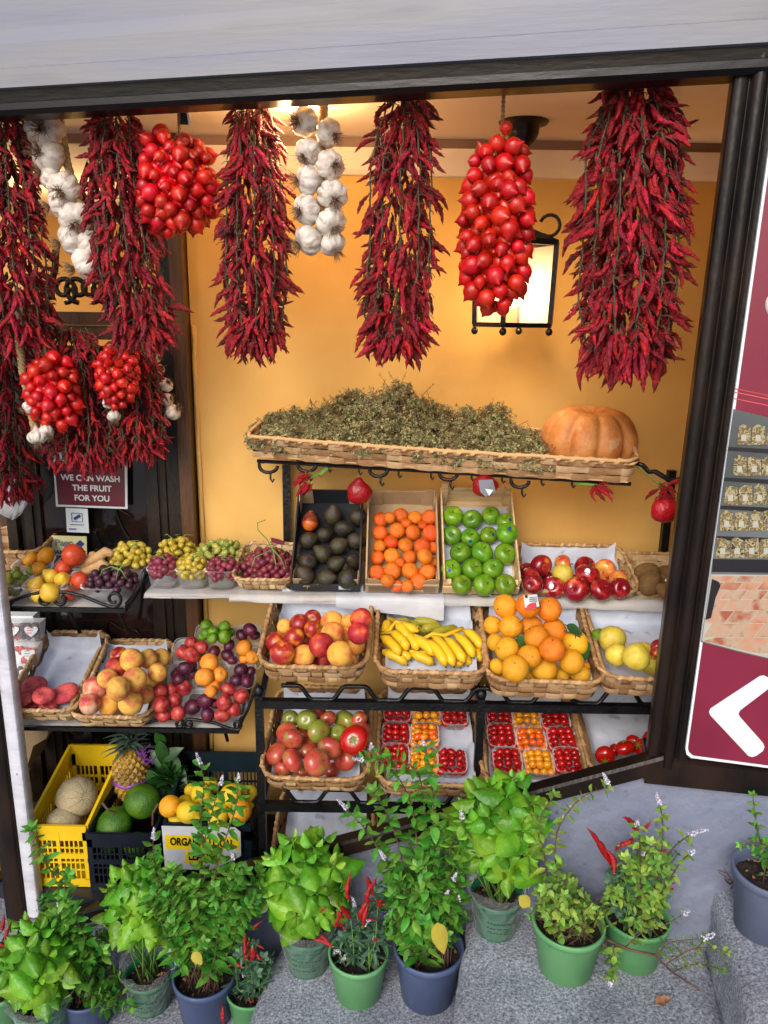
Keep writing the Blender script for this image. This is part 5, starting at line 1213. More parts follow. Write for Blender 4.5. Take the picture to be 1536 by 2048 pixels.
# ---- grapes on the top shelf and on the iron shelf
def G(px, py, Y): return P(px, py, Y)
zsf = SHELF_Z
def standing(px, py, Y, z0): p = P(px, py, Y); return p
mound('large heap of pale green grapes behind the punnets', 'green_grapes', 'g_green', 'grape_green_m', G(442, 1135, 2.95), .115, .10, .10, 90, .0165, seed=3, stems=8)
bk['PG'] = basket('low wicker basket of dark red grapes beside the avocado crate', P(527, 1180, 2.74)+V((0, 0, .004)), .185, .26, .05, math.radians(10), 0, rows=2, m='wicker_pale', seed=23, rimr=.006, cell=.028)
mound('purple bunch of grapes with tall bare stalk, beside the avocado crate', 'red_grapes', 'g_red', 'grape_red_m', G(541, 1140, 2.86), .095, .08, .075, 90, .0165, seed=4, stems=4, arch=[[G(546, 1105, 2.82), G(535, 1080, 2.82), G(516, 1060, 2.82), G(515, 1046, 2.82), G(531, 1040, 2.82)], [G(546, 1098, 2.80), G(510, 1115, 2.77), G(502, 1140, 2.76)], [G(540, 1092, 2.80), G(560, 1115, 2.77), G(572, 1138, 2.77)], [G(545, 1095, 2.80), G(552, 1130, 2.76)]])
mb = MB(); mb.slab([P(541, 1075, 2.77), P(556, 1078, 2.77), P(570, 1083, 2.77), P(568, 1090, 2.77), P(554, 1088, 2.77), P(543, 1084, 2.77)], V((0, .001, 0))); tag(obj('fruit_label', mb, MAT['sign_red']), 'red and white tag on the purple grapes', 'label')
for (px, kd, sd_, ds) in ((323, 'red', 5, 'red grapes, the punnet nearest the door'), (381, 'amber', 6, 'amber grapes between the two red ones'), (440, 'red', 7, 'red grapes beside the grape basket')):
    c = P(px, 1200, 2.74); c.z = SHELF_Z+.004; c.y = 2.80
    punnet('clear punnet of '+ds, c, .112, .13, .075, 0, group='punnets of grapes')
    mound('heaped '+ds.replace('the punnet ', ''), ('red_grapes' if kd == 'red' else 'amber_grapes'), 'g_'+kd, 'grape_'+kd+'_m', c+V((0, 0, .055)), .052, .062, .05, 40, .0155, seed=sd_)
c = P(358, 1150, 2.95); c.z = SHELF_Z+.01
mound('amber grapes behind the row of grape punnets', 'amber_grapes', 'g_amber', 'grape_amber_m', c+V((0, 0, .06)), .07, .06, .07, 45, .0155, seed=8)
# upper iron shelf: punnets and loose fruit
def onshelf(px, py, Y): return P(px, py, Y)
IZ = P(130, 1212, 2.72).z
def pn(label, px, Y, w, l, h=.06, lift=0):
    c = P(px, 1180, Y); c.z = IZ+.004+.12*(Y-2.72)+lift; return punnet(label, c, w, l, h, math.radians(6), group='punnets on the upper iron shelf')
pn('clear punnet of green figs beside the white post strip', 33, 2.80, .12, .15); pn('clear punnet of yellow pears on the iron shelf', 97, 2.80, .15, .15); pn('clear punnet of dark grapes and a pomegranate', 215, 2.81, .16, .15); pn('clear punnet of persimmons', 75, 2.97, .14, .14); pn('clear punnet of pomegranates behind the pears', 147, 2.96, .12, .13); pn('clear punnet of yellow grapes beside the door stile', 262, 2.95, .13, .15)
kw = dict(press=.9, extras=True)
heap([(185,415,85,'persimmon','persimmon','ripe persimmon'),(275,395,108,'persimmon','persimmon','ripe persimmon'),(230,470,85,'persimmon','persimmon','ripe persimmon')], cl, 1150, 2.90, 1100, 2.98, 80, 'behind the yellow pears', 'persimmons', **kw)
heap([(380,470,95,'pom','pomegranate','red pomegranate'),(440,392,132,'pom','pomegranate','red pomegranate'),(410,630,70,'pom','pomegranate','small red pomegranate'),(480,545,106,'pom','pomegranate','red pomegranate')], cl, 1180, 2.80, 1110, 2.95, 150, 'below the payment sticker', 'pomegranates', **kw)
fg = [(50,520,52),(110,515,56),(95,480,45),(185,485,56),(60,548,46),(150,532,46),(60,610,52),(95,617,46),(130,560,44)]
heap([(a, b_, c, 'fig', 'fig', 'green fig') for a, b_, c in fg], cl, 1185, 2.78, 1140, 2.88, 40, 'punnet beside the post strip', 'green figs', **kw)
heap([(305,520,92,'pear','pear','yellow pear'),(375,538,90,'pear','pear','yellow pear'),(215,572,98,'pear','pear','yellow pear'),(230,635,80,'pear','pear','yellow pear'),(300,615,112,'pear','pear','yellow pear')], cl, 1190, 2.77, 1150, 2.87, 95, 'punnet on the iron shelf', 'yellow pears', **kw)
c = P(225, 1165, 2.80); mound('dark purple grapes with curling stalks beside the pomegranate', 'black_grapes', 'g_black', 'grape_black_m', c, .085, .06, .055, 46, .0165, seed=12, arch=[[P(200, 1152, 2.73), P(205, 1140, 2.73), P(222, 1133, 2.73), P(242, 1140, 2.73), P(254, 1158, 2.73)], [P(232, 1160, 2.73), P(236, 1142, 2.73), P(246, 1130, 2.74), P(258, 1124, 2.75)]])
c = P(262, 1118, 2.93); mound('yellow green grapes at the end of the upper iron shelf', 'amber_grapes', 'g_amber', 'grape_amber_m', c, .07, .06, .055, 46, .0165, seed=13)
gi = thing('ginger_root', P(195, 1130, 2.88), 'knobbly beige ginger root between pomegranate and yellow grapes', 'ginger')
for i, pl in enumerate((((160, 1128, 18), (178, 1122, 22), (196, 1115, 20), (212, 1103, 18), (224, 1108, 14)), ((178, 1122, 18), (186, 1108, 14)), ((170, 1142, 20), (190, 1134, 24), (206, 1128, 20), (215, 1134, 14)), ((196, 1115, 18), (206, 1128, 16), (200, 1145, 13)))):
    mb = MB(); pts = [P(x, y, 2.88) for x, y, w in pl]; mb.tube([pts[0]+(pts[0]-pts[1])*.3]+pts+[pts[-1]+(pts[-1]-pts[-2])*.3], [.006]+[w*.55*msz(pts[0]) for x, y, w in pl]+[.005], 9); obj('lobe', mb, MAT['ginger'], gi, smooth=True)
# ---- lower iron shelf
mk('L1', 'wicker basket of flat red peaches, mostly bare white paper', 92, 1440, 2.71, .235, .40, .075, 19, 0, seed=31, m='wicker_pale', liner='large bare sheet of white paper behind the flat peaches')
mk('L2', 'wicker basket of yellow peaches between flat peaches and plums', 226, 1452, 2.71, .275, .40, .07, 17, 0, seed=32, m='wicker_pale', liner='white paper under the yellow peaches')
heap([(190,1285,92),(290,1290,104),(145,1255,94),(200,1182,142),(390,1220,146),(262,1230,124)] and [(a, b_, c, 'flat', 'flat_peach', 'flattened red peach') for a, b_, c in [(190,1285,92),(290,1300,110),(145,1258,94),(200,1182,142),(390,1220,146),(262,1232,124)]], cl, 1415, 2.76, 1375, 2.85, 100, 'mostly bare basket', 'flat peaches', press=.7, catn='peach')
yp = [(715,995,104,'nect'),(965,1010,112,'peach_g'),(890,1012,114,'peach_g'),(945,1095,112,'peach_g'),(790,1020,134,'peach_g'),(700,1065,122,'peach_r'),(620,1245,75,'peach_w'),(645,1130,112,'peach_g'),(920,1155,112,'drop_g'),(865,1225,112,'peach_g'),(810,1135,140,'drop_g'),(570,1190,136,'peach_w'),(710,1192,136,'peach_g'),(540,1285,122,'peach_w'),(655,1288,122,'peach_y'),(785,1278,142,'peach_g')]
heap([(a, b_, c, k, 'peach', 'pale red peach' if k in ('peach_w', 'peach_r', 'nect') else 'golden peach') for a, b_, c, k in yp], cl, 1425, 2.75, 1310, 2.89, 240, 'basket beside the plums', 'golden peaches')
LZ = P(240, 1452, 2.73).z
def pl_(label, cx_, cy_, w_, h=.055, l=.115, t=12):
    x = cl[0]+cx_/3; y = cl[1]+cy_/3; A = P(x, 1440, 2.77); B = P(x, 1290, 2.97); n = XV.cross(B-A).normalized(); c = hit(x, y, A, n); 
    return punnet(label, c-n*.02, w_/3*msz(c), l, h, math.atan2((B-A).z, (B-A).y), group='punnets of plums and limes')
for a_ in (('limes at the back', 1300, 900, 235), ('dark plums behind the apricots', 1490, 900, 175), ('pink plums behind the purple ones', 1150, 985, 200), ('purple plums in front of the limes', 1330, 990, 180), ('orange apricots in the back corner', 1500, 1010, 160),
           ('purple plums beside the golden peaches', 1110, 1120, 190), ('orange apricots in the centre', 1270, 1120, 215), ('blue plums above the front corner', 1460, 1120, 165), ('rosy plums in the front, nearest the peaches', 1030, 1290, 215), ('dark red plums, mostly empty', 1205, 1290, 205), ('rosy apricots in the front corner', 1385, 1285, 215)):
    pl_('clear punnet of '+a_[0], *a_[1:])
def fh_(lst, kind, nm, desc, where, grp):
    heap([(a, b_, c, kind, nm, desc) for a, b_, c in lst], cl, 1430, 2.75, 1270, 2.95, 420, where, grp, press=.85)
fh_([(1215,880,52),(1235,862,62),(1385,855,50),(1240,815,72),(1345,822,74),(1280,852,64),(1275,888,62),(1345,880,82)], 'lime', 'lime', 'green lime', 'punnet behind the plums', 'limes')
fh_([(1450,872,66),(1530,872,58),(1500,838,76)], 'plum', 'plum', 'nearly black plum', 'punnet beside the limes', 'plums')
fh_([(1150,918,78),(1205,942,80),(1100,976,84),(1148,992,88)], 'plum_r', 'plum', 'pink plum', 'punnet nearest the golden peaches, back', 'plums')
fh_([(1375,932,64),(1285,972,70),(1365,992,72),(1395,1022,54)], 'plum', 'plum', 'purple plum', 'punnet in front of the limes', 'plums')
fh_([(1465,1015,60),(1465,947,94),(1515,1005,78)], 'apricot', 'apricot', 'orange apricot', 'punnet by the rack leg', 'apricots')
fh_([(1155,1100,64),(1060,1102,62),(1150,1050,60),(1110,1067,78),(1072,1132,74)], 'plum', 'plum', 'purple plum', 'punnet beside the golden peaches', 'plums')
fh_([(1280,1185,82),(1255,1037,108),(1320,1107,88),(1225,1122,104),(1265,1210,72)], 'apricot', 'apricot', 'orange apricot', 'punnet in the centre', 'apricots')
fh_([(1500,1090,64),(1445,1077,74),(1420,1142,74),(1482,1147,70)], 'plum', 'plum', 'bluish plum', 'punnet above the front corner', 'plums')
fh_([(980,1350,84),(1070,1340,88),(1030,1196,74),(960,1207,90),(1105,1187,92),(1045,1262,84),(965,1287,98)], 'plum_r', 'plum', 'rosy plum', 'front punnet nearest the peaches', 'plums')
fh_([(1290,1282,60),(1245,1347,80),(1155,1302,94),(1230,1265,88)], 'plum', 'plum', 'dark red plum', 'half empty front punnet', 'plums')
fh_([(1335,1350,84),(1405,1318,84),(1370,1197,84),(1445,1237,88),(1345,1277,94)], 'plum_r', 'apricot', 'rosy apricot', 'front corner punnet', 'apricots')
# ---- oregano tray on the rack top, pumpkin
tl, tr_ = P(507, 914, 2.90), P(1256, 967, 2.62)
r_ = (tr_-tl); tw = r_.length; r_.normalize(); tup = ZV.cross(r_); tup = (tup+ZV*.20).normalized(); tn = r_.cross(tup).normalized()
def tray():
    root = thing('wicker_tray', (tl+tr_)/2, 'long shallow wicker tray of dried oregano above the crates', 'tray'); l = .25; h = .088; N = 130; A = .0042
    per = [(-.0, 0), (tw, 0), (tw+.0, l), (0, l)]
    pts = []
    for (a, b_) in zip(per, per[1:]+per[:1]):
        L_ = math.hypot(b_[0]-a[0], b_[1]-a[1]); k = int(L_/.011)
        for i in range(k): t = i/k; pts.append((a[0]+(b_[0]-a[0])*t, a[1]+(b_[1]-a[1])*t, (b_[1]-a[1])/L_, -(b_[0]-a[0])/L_))
    N = len(pts)
    def at(i, z, off):
        x, y, nx, ny = pts[i % N]; sag = -.006*S_(PI*x/tw)
        return tl+r_*(x+nx*(off+.02*z/h))+tup*(y+ny*(off+.02*z/h))+tn*(z+sag+.003*noise.noise(V((i*.1, z*30, 2))))
    rows = 3; bh = h/rows; mb = MB(); spc = 5
    for k in range(rows):
        n0 = len(mb.v)
        for i in range(N+1):
            off = A*max(-1, min(1, C_(PI*i/spc+PI*k)*1.6)); mb.v += [at(i, k*bh+.001, off-.001), at(i, (k+.5)*bh, off+.0015), at(i, (k+1)*bh-.001, off-.001)]
        for i in range(N):
            u0, u1 = (i+spc/2)/spc, (i+1+spc/2)/spc; vb = k*7
            for q in (0, 1): a = n0+i*3+q; mb.face((a, a+3, a+4, a+1), [(u0, vb+.02+.48*q), (u1-1e-4, vb+.02+.48*q), (u1-1e-4, vb+.5+.48*q), (u0, vb+.5+.48*q)])
    obj('woven_band', mb, MAT['wicker'], root, smooth=True)
    mb = MB(); core = [at(i, h+.002, 0) for i in range(0, N, 2)]; mb.tube(core+[core[0]], .007, 7)
    turns = int(N/4.4); n0 = len(mb.v); M_ = turns*9
    for i in range(M_+1):
        s = i/M_*N; i0 = int(s); t = s-i0; c0 = at(i0, h+.002, 0).lerp(at(i0+1, h+.002, 0), t); x, y, nx, ny = pts[i0 % N]; o_ = r_*nx+tup*ny; tg = o_.cross(tn); q = 2*PI*i/9
        d_ = o_*C_(q)+tn*S_(q); mb.v += [c0+d_*.0098-tg*.0085-tn*.006*(C_(q) > 0), c0+d_*.0098+tg*.0085-tn*.006*(C_(q) > 0)]
    for i in range(M_): a = n0+i*2; mb.face((a, a+2, a+3, a+1), [(i/9, 5.1), (i/9+.1, 5.1), (i/9+.1, 5.9), (i/9, 5.9)])
    obj('rim', mb, MAT['wicker_rim'], root, smooth=True)
    mb = MB(); mb.slab([tl+tn*.002, tl+r_*tw+tn*.002, tl+r_*tw+tup*l+tn*.002, tl+tup*l+tn*.002], tn*.005); obj('base', mb, MAT['wicker_rim'], root)
    return root
tray()
def tpt(px, py, lift, back): o_ = tl+tup*back; return hit(px, py, o_+tn*0, V((r_.y, -r_.x, 0)).normalized())
TN2 = V((r_.y, -r_.x, 0)).normalized()
def on_tray(px, py, back):             # vertical plane 'back' metres behind the tray front
    return hit(px, py, tl-TN2*back, TN2)
# dried oregano: thousands of tiny dry flower heads on twigs, heaped in the tray
D('oregano', ['#4c4c20', '#8a8048', '#b0a468', '#7a5a34'], 7, .85, 0, island=.42, huevar=.03, trans=.15)
D('oregano_twig', ['#5a3a24', '#6e4c30'], 9, .85)
prof = [(500, 858), (540, 834), (580, 822), (640, 802), (690, 784), (730, 788), (765, 786), (785, 764), (830, 772), (855, 798), (885, 815), (920, 812), (960, 828), (985, 806), (1010, 815), (1030, 850), (1070, 866), (1100, 875), (1128, 905)]
base_ = lambda x: 888+(x-500)*(948-888)/(1260-500)-6
def topy(x):
    for (a, b_), (c, d_) in zip(prof, prof[1:]):
        if a <= x <= c: return b_+(d_-b_)*(x-a)/(c-a)
    return 900
rg = random.Random(5); mb = MB(); tw_ = MB()
def tuft(mb, c, s, k):
    for _ in range(k):
        d = V((rg.gauss(0, 1), rg.gauss(0, 1), rg.gauss(0, 1))); d.normalize(); p = c+d*s*rg.uniform(.3, 1); e = d.orthogonal().normalized(); q = Matrix.Rotation(rg.uniform(0, 6.28), 3, d) @ e; w_ = s*rg.uniform(.28, .5)
        f2_ = d.cross(q)*w_; q = q*w_; n = len(mb.v); mb.v += [p-q, p-f2_*.6+d*w_*.3, p+q, p+f2_*.6+d*w_*.3]; mb.face((n, n+1, n+2, n+3))
for i in range(760):                    # lumps of flower heads
    x = rg.uniform(500, 1128); t = rg.random()**.85; y1 = topy(x)+4; y0 = base_(x)+(13 if rg.random() < .3 else 4)
    y = y1+(y0-y1)*t; back = .20*(1-t)**.8*rg.uniform(.8, 1.0)+.008
    if t > .9: back = rg.uniform(-.022, .02)
    c = on_tray(x, y, back); rr = rg.uniform(.012, .026); ax_ = V((rg.uniform(-1, 1), -.6, rg.uniform(.1, 1))).normalized()
    for _ in range(int(12+rr*450)):
        d = V((rg.gauss(0, 1), rg.gauss(0, .8), rg.gauss(0, 1))).normalized(); tuft(mb, c+d*rr*rg.uniform(.55, 1.1)+ax_*rg.uniform(-.012, .016), .0108*rg.uniform(.5, 1.5), 6)
for i in range(95):
    x = rg.uniform(500, 1050); y = topy(x)+8; a = on_tray(x, y, .12); L_ = rg.uniform(8, 24)*(1.5 if 700 < x < 860 else .8); ang = rg.uniform(-.9, .9); pl = [a]
    for k in range(1, 5): pl.append(on_tray(x+L_*S_(ang)*k/4+rg.uniform(-2, 2), y-L_*C_(ang)*k/4, .12))
    tw_.tube(pl, [.0014, .0012, .001, .001, .0008], 4)
    for p in pl[2:]:
        if rg.random() < .75: tuft(mb, p, .007, 6)
for i in range(160):
    x = rg.uniform(520, 1110); y = rg.uniform(topy(x)+3, base_(x)-6); a = on_tray(x, y, .10*rg.random()+.0); b_ = a+V((rg.uniform(-.05, .05), rg.uniform(-.01, .01), rg.uniform(-.03, .04))); tw_.tube([a, a.lerp(b_, .5)+V((0, -.004, .004)), b_], .0012, 4)
# underlying dense body so no gaps open between the heads
bd_ = MB(); nn = 60
for i in range(nn+1):
    x = 510+610*i/nn; yt = topy(x)+10
    row = [on_tray(x, base_(x)+2, .08), on_tray(x, (base_(x)*.6+yt*.4), .15), on_tray(x, base_(x)*.2+yt*.8, .20), on_tray(x, yt+4, .22), on_tray(x, base_(x), .24)]; bd_.v += row
for i in range(nn):
    for k in range(4): a = i*5+k; bd_.face((a, a+5, a+6, a+1))
orr = obj('dried_oregano', mb, MAT['herb']); tag(orr, 'heap of dried brown green oregano sprigs along the wicker tray', 'oregano', kind='stuff'); obj('twig', tw_, MAT['oregano_twig'], orr); obj('dense_heap', bd_, MAT['oregano_twig'], orr)
WLp = P(1178, 878, 2.80); pr_ = 94*msz(WLp)
def f_pump(u, p):
    k = 9; rib = abs(C_(k*p/2+.3)); r = S_(u)**.94*(1-.16*(1-rib)**1.6)*(1+.03*C_(p*2)+.02*C_(3*p+1)); return (r*C_(p), r*S_(p), .76*C_(u)-.22*g_(u, .38)+.05*(1-rib)*0)
mb = MB(); mb.orb(f_pump, 110, 30); pk = put('pumpkin', mb.mesh('pumpkin', MAT['pumpkin']), WLp, None, rot_to(V((.03, -.12, 1))), pr_); tag(pk, 'large ribbed orange pumpkin at the end of the oregano tray', 'pumpkin')
mb = MB(); mb.tube([V((0, 0, .28)), V((0, 0, .36)), V((.03, 0, .42))], [.07, .05, .06], 8); sub('stalk', mb.mesh('stalk', MAT['ginger']), pk)
# scrolls and hooks under the tray
th_ = thing('hook_rail', P(880, 930, 2.98), 'black iron hook rail with scrolls under the wicker tray', 'hook rail')
def tp(x, y, b_=.03): return on_tray(x, y, b_)
mb = MB(); mb.tube([tp(515, 922), tp(900, 945), tp(1262, 968)], .008, 6); obj('rail', mb, MAT['iron'], th_)
for i, (x, y) in enumerate(((537, 930), (614, 928), (757, 938), (897, 945), (1040, 960))):
    mb = MB(); mb.tube([tp(x+18*C_(q), y+12-(-1)*0+13*S_(q)-10) for q in [PI*k/12 for k in range(13)]]+[tp(x-19, y-6), tp(x-8, y-6)], .007, 8); obj('scroll', mb, MAT['iron'], th_, smooth=True)
    mb = MB(); mb.tube([tp(x+4, y+12), tp(x+4, y+28), tp(x+8, y+34), tp(x+11, y+28)], .0042, 6); obj('hook', mb, MAT['iron'], th_, smooth=True)
for x, y in ((657, 935), (718, 940), (797, 946), (862, 950), (943, 953), (1004, 957), (1083, 962), (1144, 966)):
    mb = MB(); mb.tube([tp(x, y-10), tp(x, y+4), tp(x+3, y+9), tp(x+6, y+5)], .0042, 6); obj('hook', mb, MAT['iron'], th_, smooth=True)
mb = MB(); mb.tube([tp(1272, 926), tp(1285, 930), tp(1298, 944), (tp(1310, 943)), tp(1325, 952), tp(1340, 962), tp(1358, 960), tp(1370, 948), tp(1378, 935)], .0085, 8); obj('scroll', mb, MAT['iron'], th_, smooth=True)
# small hanging bunches and bags
def small_bunch(label, stem_pl, chs, b_=.02, clen=.055):
    root = thing('chili_bunch', tp(*stem_pl[0], b_), label, 'chilli bunch', 'small chilli bunches hanging under the tray')
    mb = MB()
    for k in range(4): mb.tube([tp(x+k*1.5-2, y+k-1, b_-.003*k) for x, y in stem_pl], .002, 5)
    obj('stalk', mb, MAT['stem_green'], root, smooth=True)
    for i, (x, y, dx, dy) in enumerate(chs):
        d = (tp(x+dx, y+dy, b_-.01)-tp(x, y, b_)); L_ = d.length; put('chili', CHS[i % 5], tp(x, y, b_-.004*(i % 4)), root, (-d).to_track_quat('Z', 'Y'), L_)
CHS = [c.mesh('chili', [MAT['chili_small'], MAT['stem_green']]) for c in CH[:5]]
rr_ = random.Random(3)
small_bunch('small fanned bunch of red chillies over the avocado crate', [(655, 935), (640, 948), (618, 955)], [(618+rr_.uniform(-14, 8), 950+rr_.uniform(-4, 20), rr_.uniform(-32, -8), rr_.uniform(-2, 30)) for _ in range(22)]+[(636, 950, 10, 6)])
small_bunch('small red chilli bunch under the pumpkin', [(1150, 966), (1180, 968), (1195, 972)], [(1192+rr_.uniform(-6, 6), 972, rr_.uniform(-8, 38), rr_.uniform(-6, 36)) for _ in range(14)])
small_bunch('red chilli bunch on long green stalks beside the post', [(1268, 928), (1300, 955), (1325, 975)], [(1322+rr_.uniform(-6, 14), 972+rr_.uniform(-8, 30), rr_.uniform(-12, 26), rr_.uniform(2, 34)) for _ in range(30)]+[(1318, 978, -26, 26), (1335, 970, 34, -8), (1335, 968, 30, 2)])
def netbag(label, c, rx, ry, m):
    ct = tp(*c, .02); mb = MB(); mb.orb(lambda u, p: (S_(u)*C_(p)*rx*msz(ct)*(1+.1*noise.noise(V((C_(p), S_(p), u)))*2), S_(u)*S_(p)*rx*.8*msz(ct), (C_(u)+.35*g_(u, .35))*ry*msz(ct)), 20, 14, Matrix.Translation(ct))
    o_ = obj('net_bag', mb, MAT[m], smooth=True); tag(o_, label, 'net bag'); mb = MB(); mb.tube([ct+ZV*ry*msz(ct)*1.2, tp(c[0]-2, c[1]-ry-10, .02)], .0025, 5); obj('string', mb, MAT['twine'], o_); return o_, ct
nb, ct = netbag('red plastic bag of dried tomatoes hanging over the mandarin crate', (718, 985), 25, 24, 'chili_small')
nb, ct = netbag('small round red bag with grey label over the green apples', (969, 972), 26, 22, 'chili_small')
mb = MB(); q_ = [ct+V((-.028, -.044, .03)), ct+V((.022, -.046, .034)), ct+V((.036, -.042, -.012)), ct+V((.0, -.046, -.03)), ct+V((-.02, -.046, -.012))]; mb.slab(q_, V((0, .002, 0))); obj('label', mb, MAT['grey_ink'], nb); mb = MB(); mb.slab([ct+V((-.004, -.048, .0)), ct+V((.026, -.048, -.004)), ct+V((.012, -.048, -.026))], V((0, .001, 0))); obj('label', mb, MAT['sign_white'], nb)
nb, ct = netbag('dark red net bag behind the long stalked chillies', (1330, 1020), 30, 26, 'chili_small')
# ================================================================== HANGING STRINGS
garland('wide string of red chillies hanging at the dark post end of the beam', [(1272, 168), (1262, 300), (1262, 450), (1252, 600), (1250, 735)], [100, 205, 225, 235, 170], 470, -.16, seed=1, clen=.095, nparts=120*0+100, strings=6)
garland('slim string of red chillies between garlic and long tomato bunch', [(810, 195), (802, 330), (800, 500), (790, 620), (790, 705)], [80, 145, 150, 155, 110], 330, -.14, seed=2, clen=.085)
garland('string of red chillies between round tomato bunch and garlic', [(505, 212), (508, 380), (512, 550), (513, 705)], [70, 135, 150, 110], 330, -.14, seed=3, clen=.085)
garland('string of red chillies between garlic braid and round tomato bunch', [(232, 225), (238, 380), (262, 550), (290, 690)], [80, 125, 145, 110], 330, -.14, seed=4, clen=.088)
garland('long string of red chillies beside the first garlic braid, cut by the frame', [(8, 238), (14, 380), (30, 550), (48, 690)], [80, 125, 150, 110], 300, -.14, seed=5, clen=.088)
garland('thin low string of chillies with many bare stalks, cut by the frame', [(12, 660), (15, 780), (28, 900), (30, 995)], [60, 75, 95, 70], 170, -.28, seed=6, clen=.08, strings=6)
garland('dark bushy string of small chillies hanging over the maroon notice', [(140, 655), (165, 740), (178, 850), (170, 935)], [70, 120, 160, 150], 330, 0, seed=7, clen=.07, Yfix=2.86)
garland('dark string of small chillies beside the far garlic bulbs', [(262, 655), (272, 740), (275, 850), (275, 915)], [50, 100, 120, 95], 230, 0, seed=8, clen=.07, Yfix=2.90)
tomato_cluster('round bunch of pointed tomatoes with a card tag', (355, 370), 80, 98, 84, 1, -.14, tr=.0235, rope=[(358, 215), (358, 250), (360, 290)])
mb = MB(); tq = [PF(353, 213, -.14), PF(374, 213, -.14), PF(378, 250, -.14), PF(357, 249, -.14)]; mb.slab(tq, FN*.001); tg_ = thing('card_tag', tq[3], 'small dark and white card tag above the round tomato bunch', 'tag'); obj('card', mb, MAT['card_dark'], tg_)
mb = MB(); mb.slab([PF(372, 213, -.138), PF(376, 213, -.138), PF(381, 250, -.138), PF(377, 250, -.138)], FN*.001); obj('edge_strip', mb, MAT['sign_white'], tg_)
tomato_cluster('long bunch of pointed tomatoes hanging in front of the lantern', (993, 455), 74, 165, 98, 2, -.13, tr=.0245, rope=[(1008, 176), (1005, 240), (1000, 320)], extra=[(1012, 256, .019), (992, 292, .016)])
tomato_cluster('low bunch of tomatoes beside the hanging garlic bulbs', (106, 786), 56, 74, 60, 3, 0, Yfix=2.74, tr=.0225, rope=[(88, 690), (95, 725)])
tomato_cluster('smallest tomato bunch among the dark chillies', (233, 752), 42, 60, 56, 4, 0, Yfix=2.76, tr=.018, rope=[(218, 690), (225, 705)])
garlic_braid('white garlic braid hanging below the ceiling lamp', [(609,243,56,(-.6,-.9,-.2)),(657,266,52,(.7,-.7,-.5)),(617,304,52,(-.4,-.8,-.7)),(660,331,56,(.5,-.9,-.2)),(616,361,54,(-1,-.5,-.1)),(665,390,58,(.3,-.9,-.6)),(614,420,56,(-.6,-.8,-.3)),(662,444,56,(.4,-.8,-.7)),(617,480,56,(-.9,-.5,-.5)),(665,488,48,(.5,-.4,-.9))], -.13, cord=[(648, 195), (644, 300), (640, 480)])
garlic_braid('slanting garlic braid beside the first chilli string', [(90,258,72,(.1,-1,-.1)),(85,282,50,(-1,-.4,.2)),(98,312,64,(-.4,-.9,.1)),(90,300,44,(-1,-.2,.3)),(100,352,46,(-.8,-.5,.2)),(128,375,62,(0,-.9,-.5)),(118,408,48,(-1,-.3,-.3)),(152,436,62,(.2,-.8,-.6)),(142,480,56,(-.8,-.3,-.3)),(182,490,54,(.6,-.4,.4)),(172,527,62,(-.9,-.3,-.4))], -.16, cord=[(118, 230), (135, 330), (175, 460)])
garlic_braid('far braid of garlic bulbs at the edge of the dark chillies', [(303,680,26,(.5,-.8,.2)),(312,715,20,(.8,-.5,0)),(318,740,22,(.7,-.6,.2)),(331,770,28,(.6,-.6,.5)),(334,800,26,(.8,-.4,.3)),(345,824,32,(.9,-.3,.5))], 0, Yfix=2.95)
garlic_braid('two garlic bulbs between the tomato bunch and thin chillies', [(74,874,34,(.2,-.4,-.9)),(92,864,30,(.6,-.5,-.6)),(56,815,24,(-.5,-.5,-.3))], 0, Yfix=2.70, cord=[(36, 660), (45, 740), (70, 860)])
garlic_braid('small garlic bulbs below the smallest tomato bunch', [(217,806,22,(.4,-.8,-.1)),(228,832,26,(.3,-.5,-.8))], 0, Yfix=2.78)
# ================================================================== LAMPS
LY = 2.84
hk = P(1048, 232, LY); lz = CEZ
ln = thing('lantern', P(1022, 655, LY), 'lit black iron lantern hanging from the ceiling behind the tomatoes', 'lantern')
mb = MB(); mb.lathe([(.085, lz-.001), (.08, lz-.008), (.055, lz-.014), (.052, lz-.04), (.04, lz-.065), (.02, lz-.082), (.008, lz-.09)], V((hk.x, hk.y, 0)), 24); obj('canopy', mb, MAT['iron_cup'], ln, smooth=True)
lt_, lb_ = P(1062, 487, LY).z, P(1022, 650, LY).z
lx0, lx1 = P(955, 640, LY).x, P(1092, 640, LY).x; lc = V(((lx0+lx1)/2, LY, 0)); hw = (lx1-lx0)/2*.82
mb = MB(); mb.tube([V((hk.x, hk.y, lz-.09)), V((hk.x, hk.y, P(1045, 400, LY).z))], .006, 8); obj('rod', mb, MAT['iron'], ln)
top = V((lc.x+.01, LY, lt_+.10))
mb = MB(); mb.tube([V((hk.x, hk.y, P(1045, 400, LY).z)), top+V((.0, 0, .08)), top+V((.03, 0, .02)), top+V((.015, 0, -.02)), top+V((-.01, 0, .01))], .008, 8)
mb.tube([top+V((.03*C_(q), 0, .03*S_(q)-.03)) for q in [i*2*PI/16 for i in range(17)]], .006, 6); obj('hook', mb, MAT['iron'], ln, smooth=True)
Rz = Matrix.Rotation(math.radians(24), 3, 'Z'); cs = [Rz @ V((a*hw, b_*hw, 0)) for a, b_ in ((-1, -1), (1, -1), (1, 1), (-1, 1))]
k1, k0 = 1.0, .86
def lp_(i, z, k): return lc+cs[i % 4]*k+ZV*z
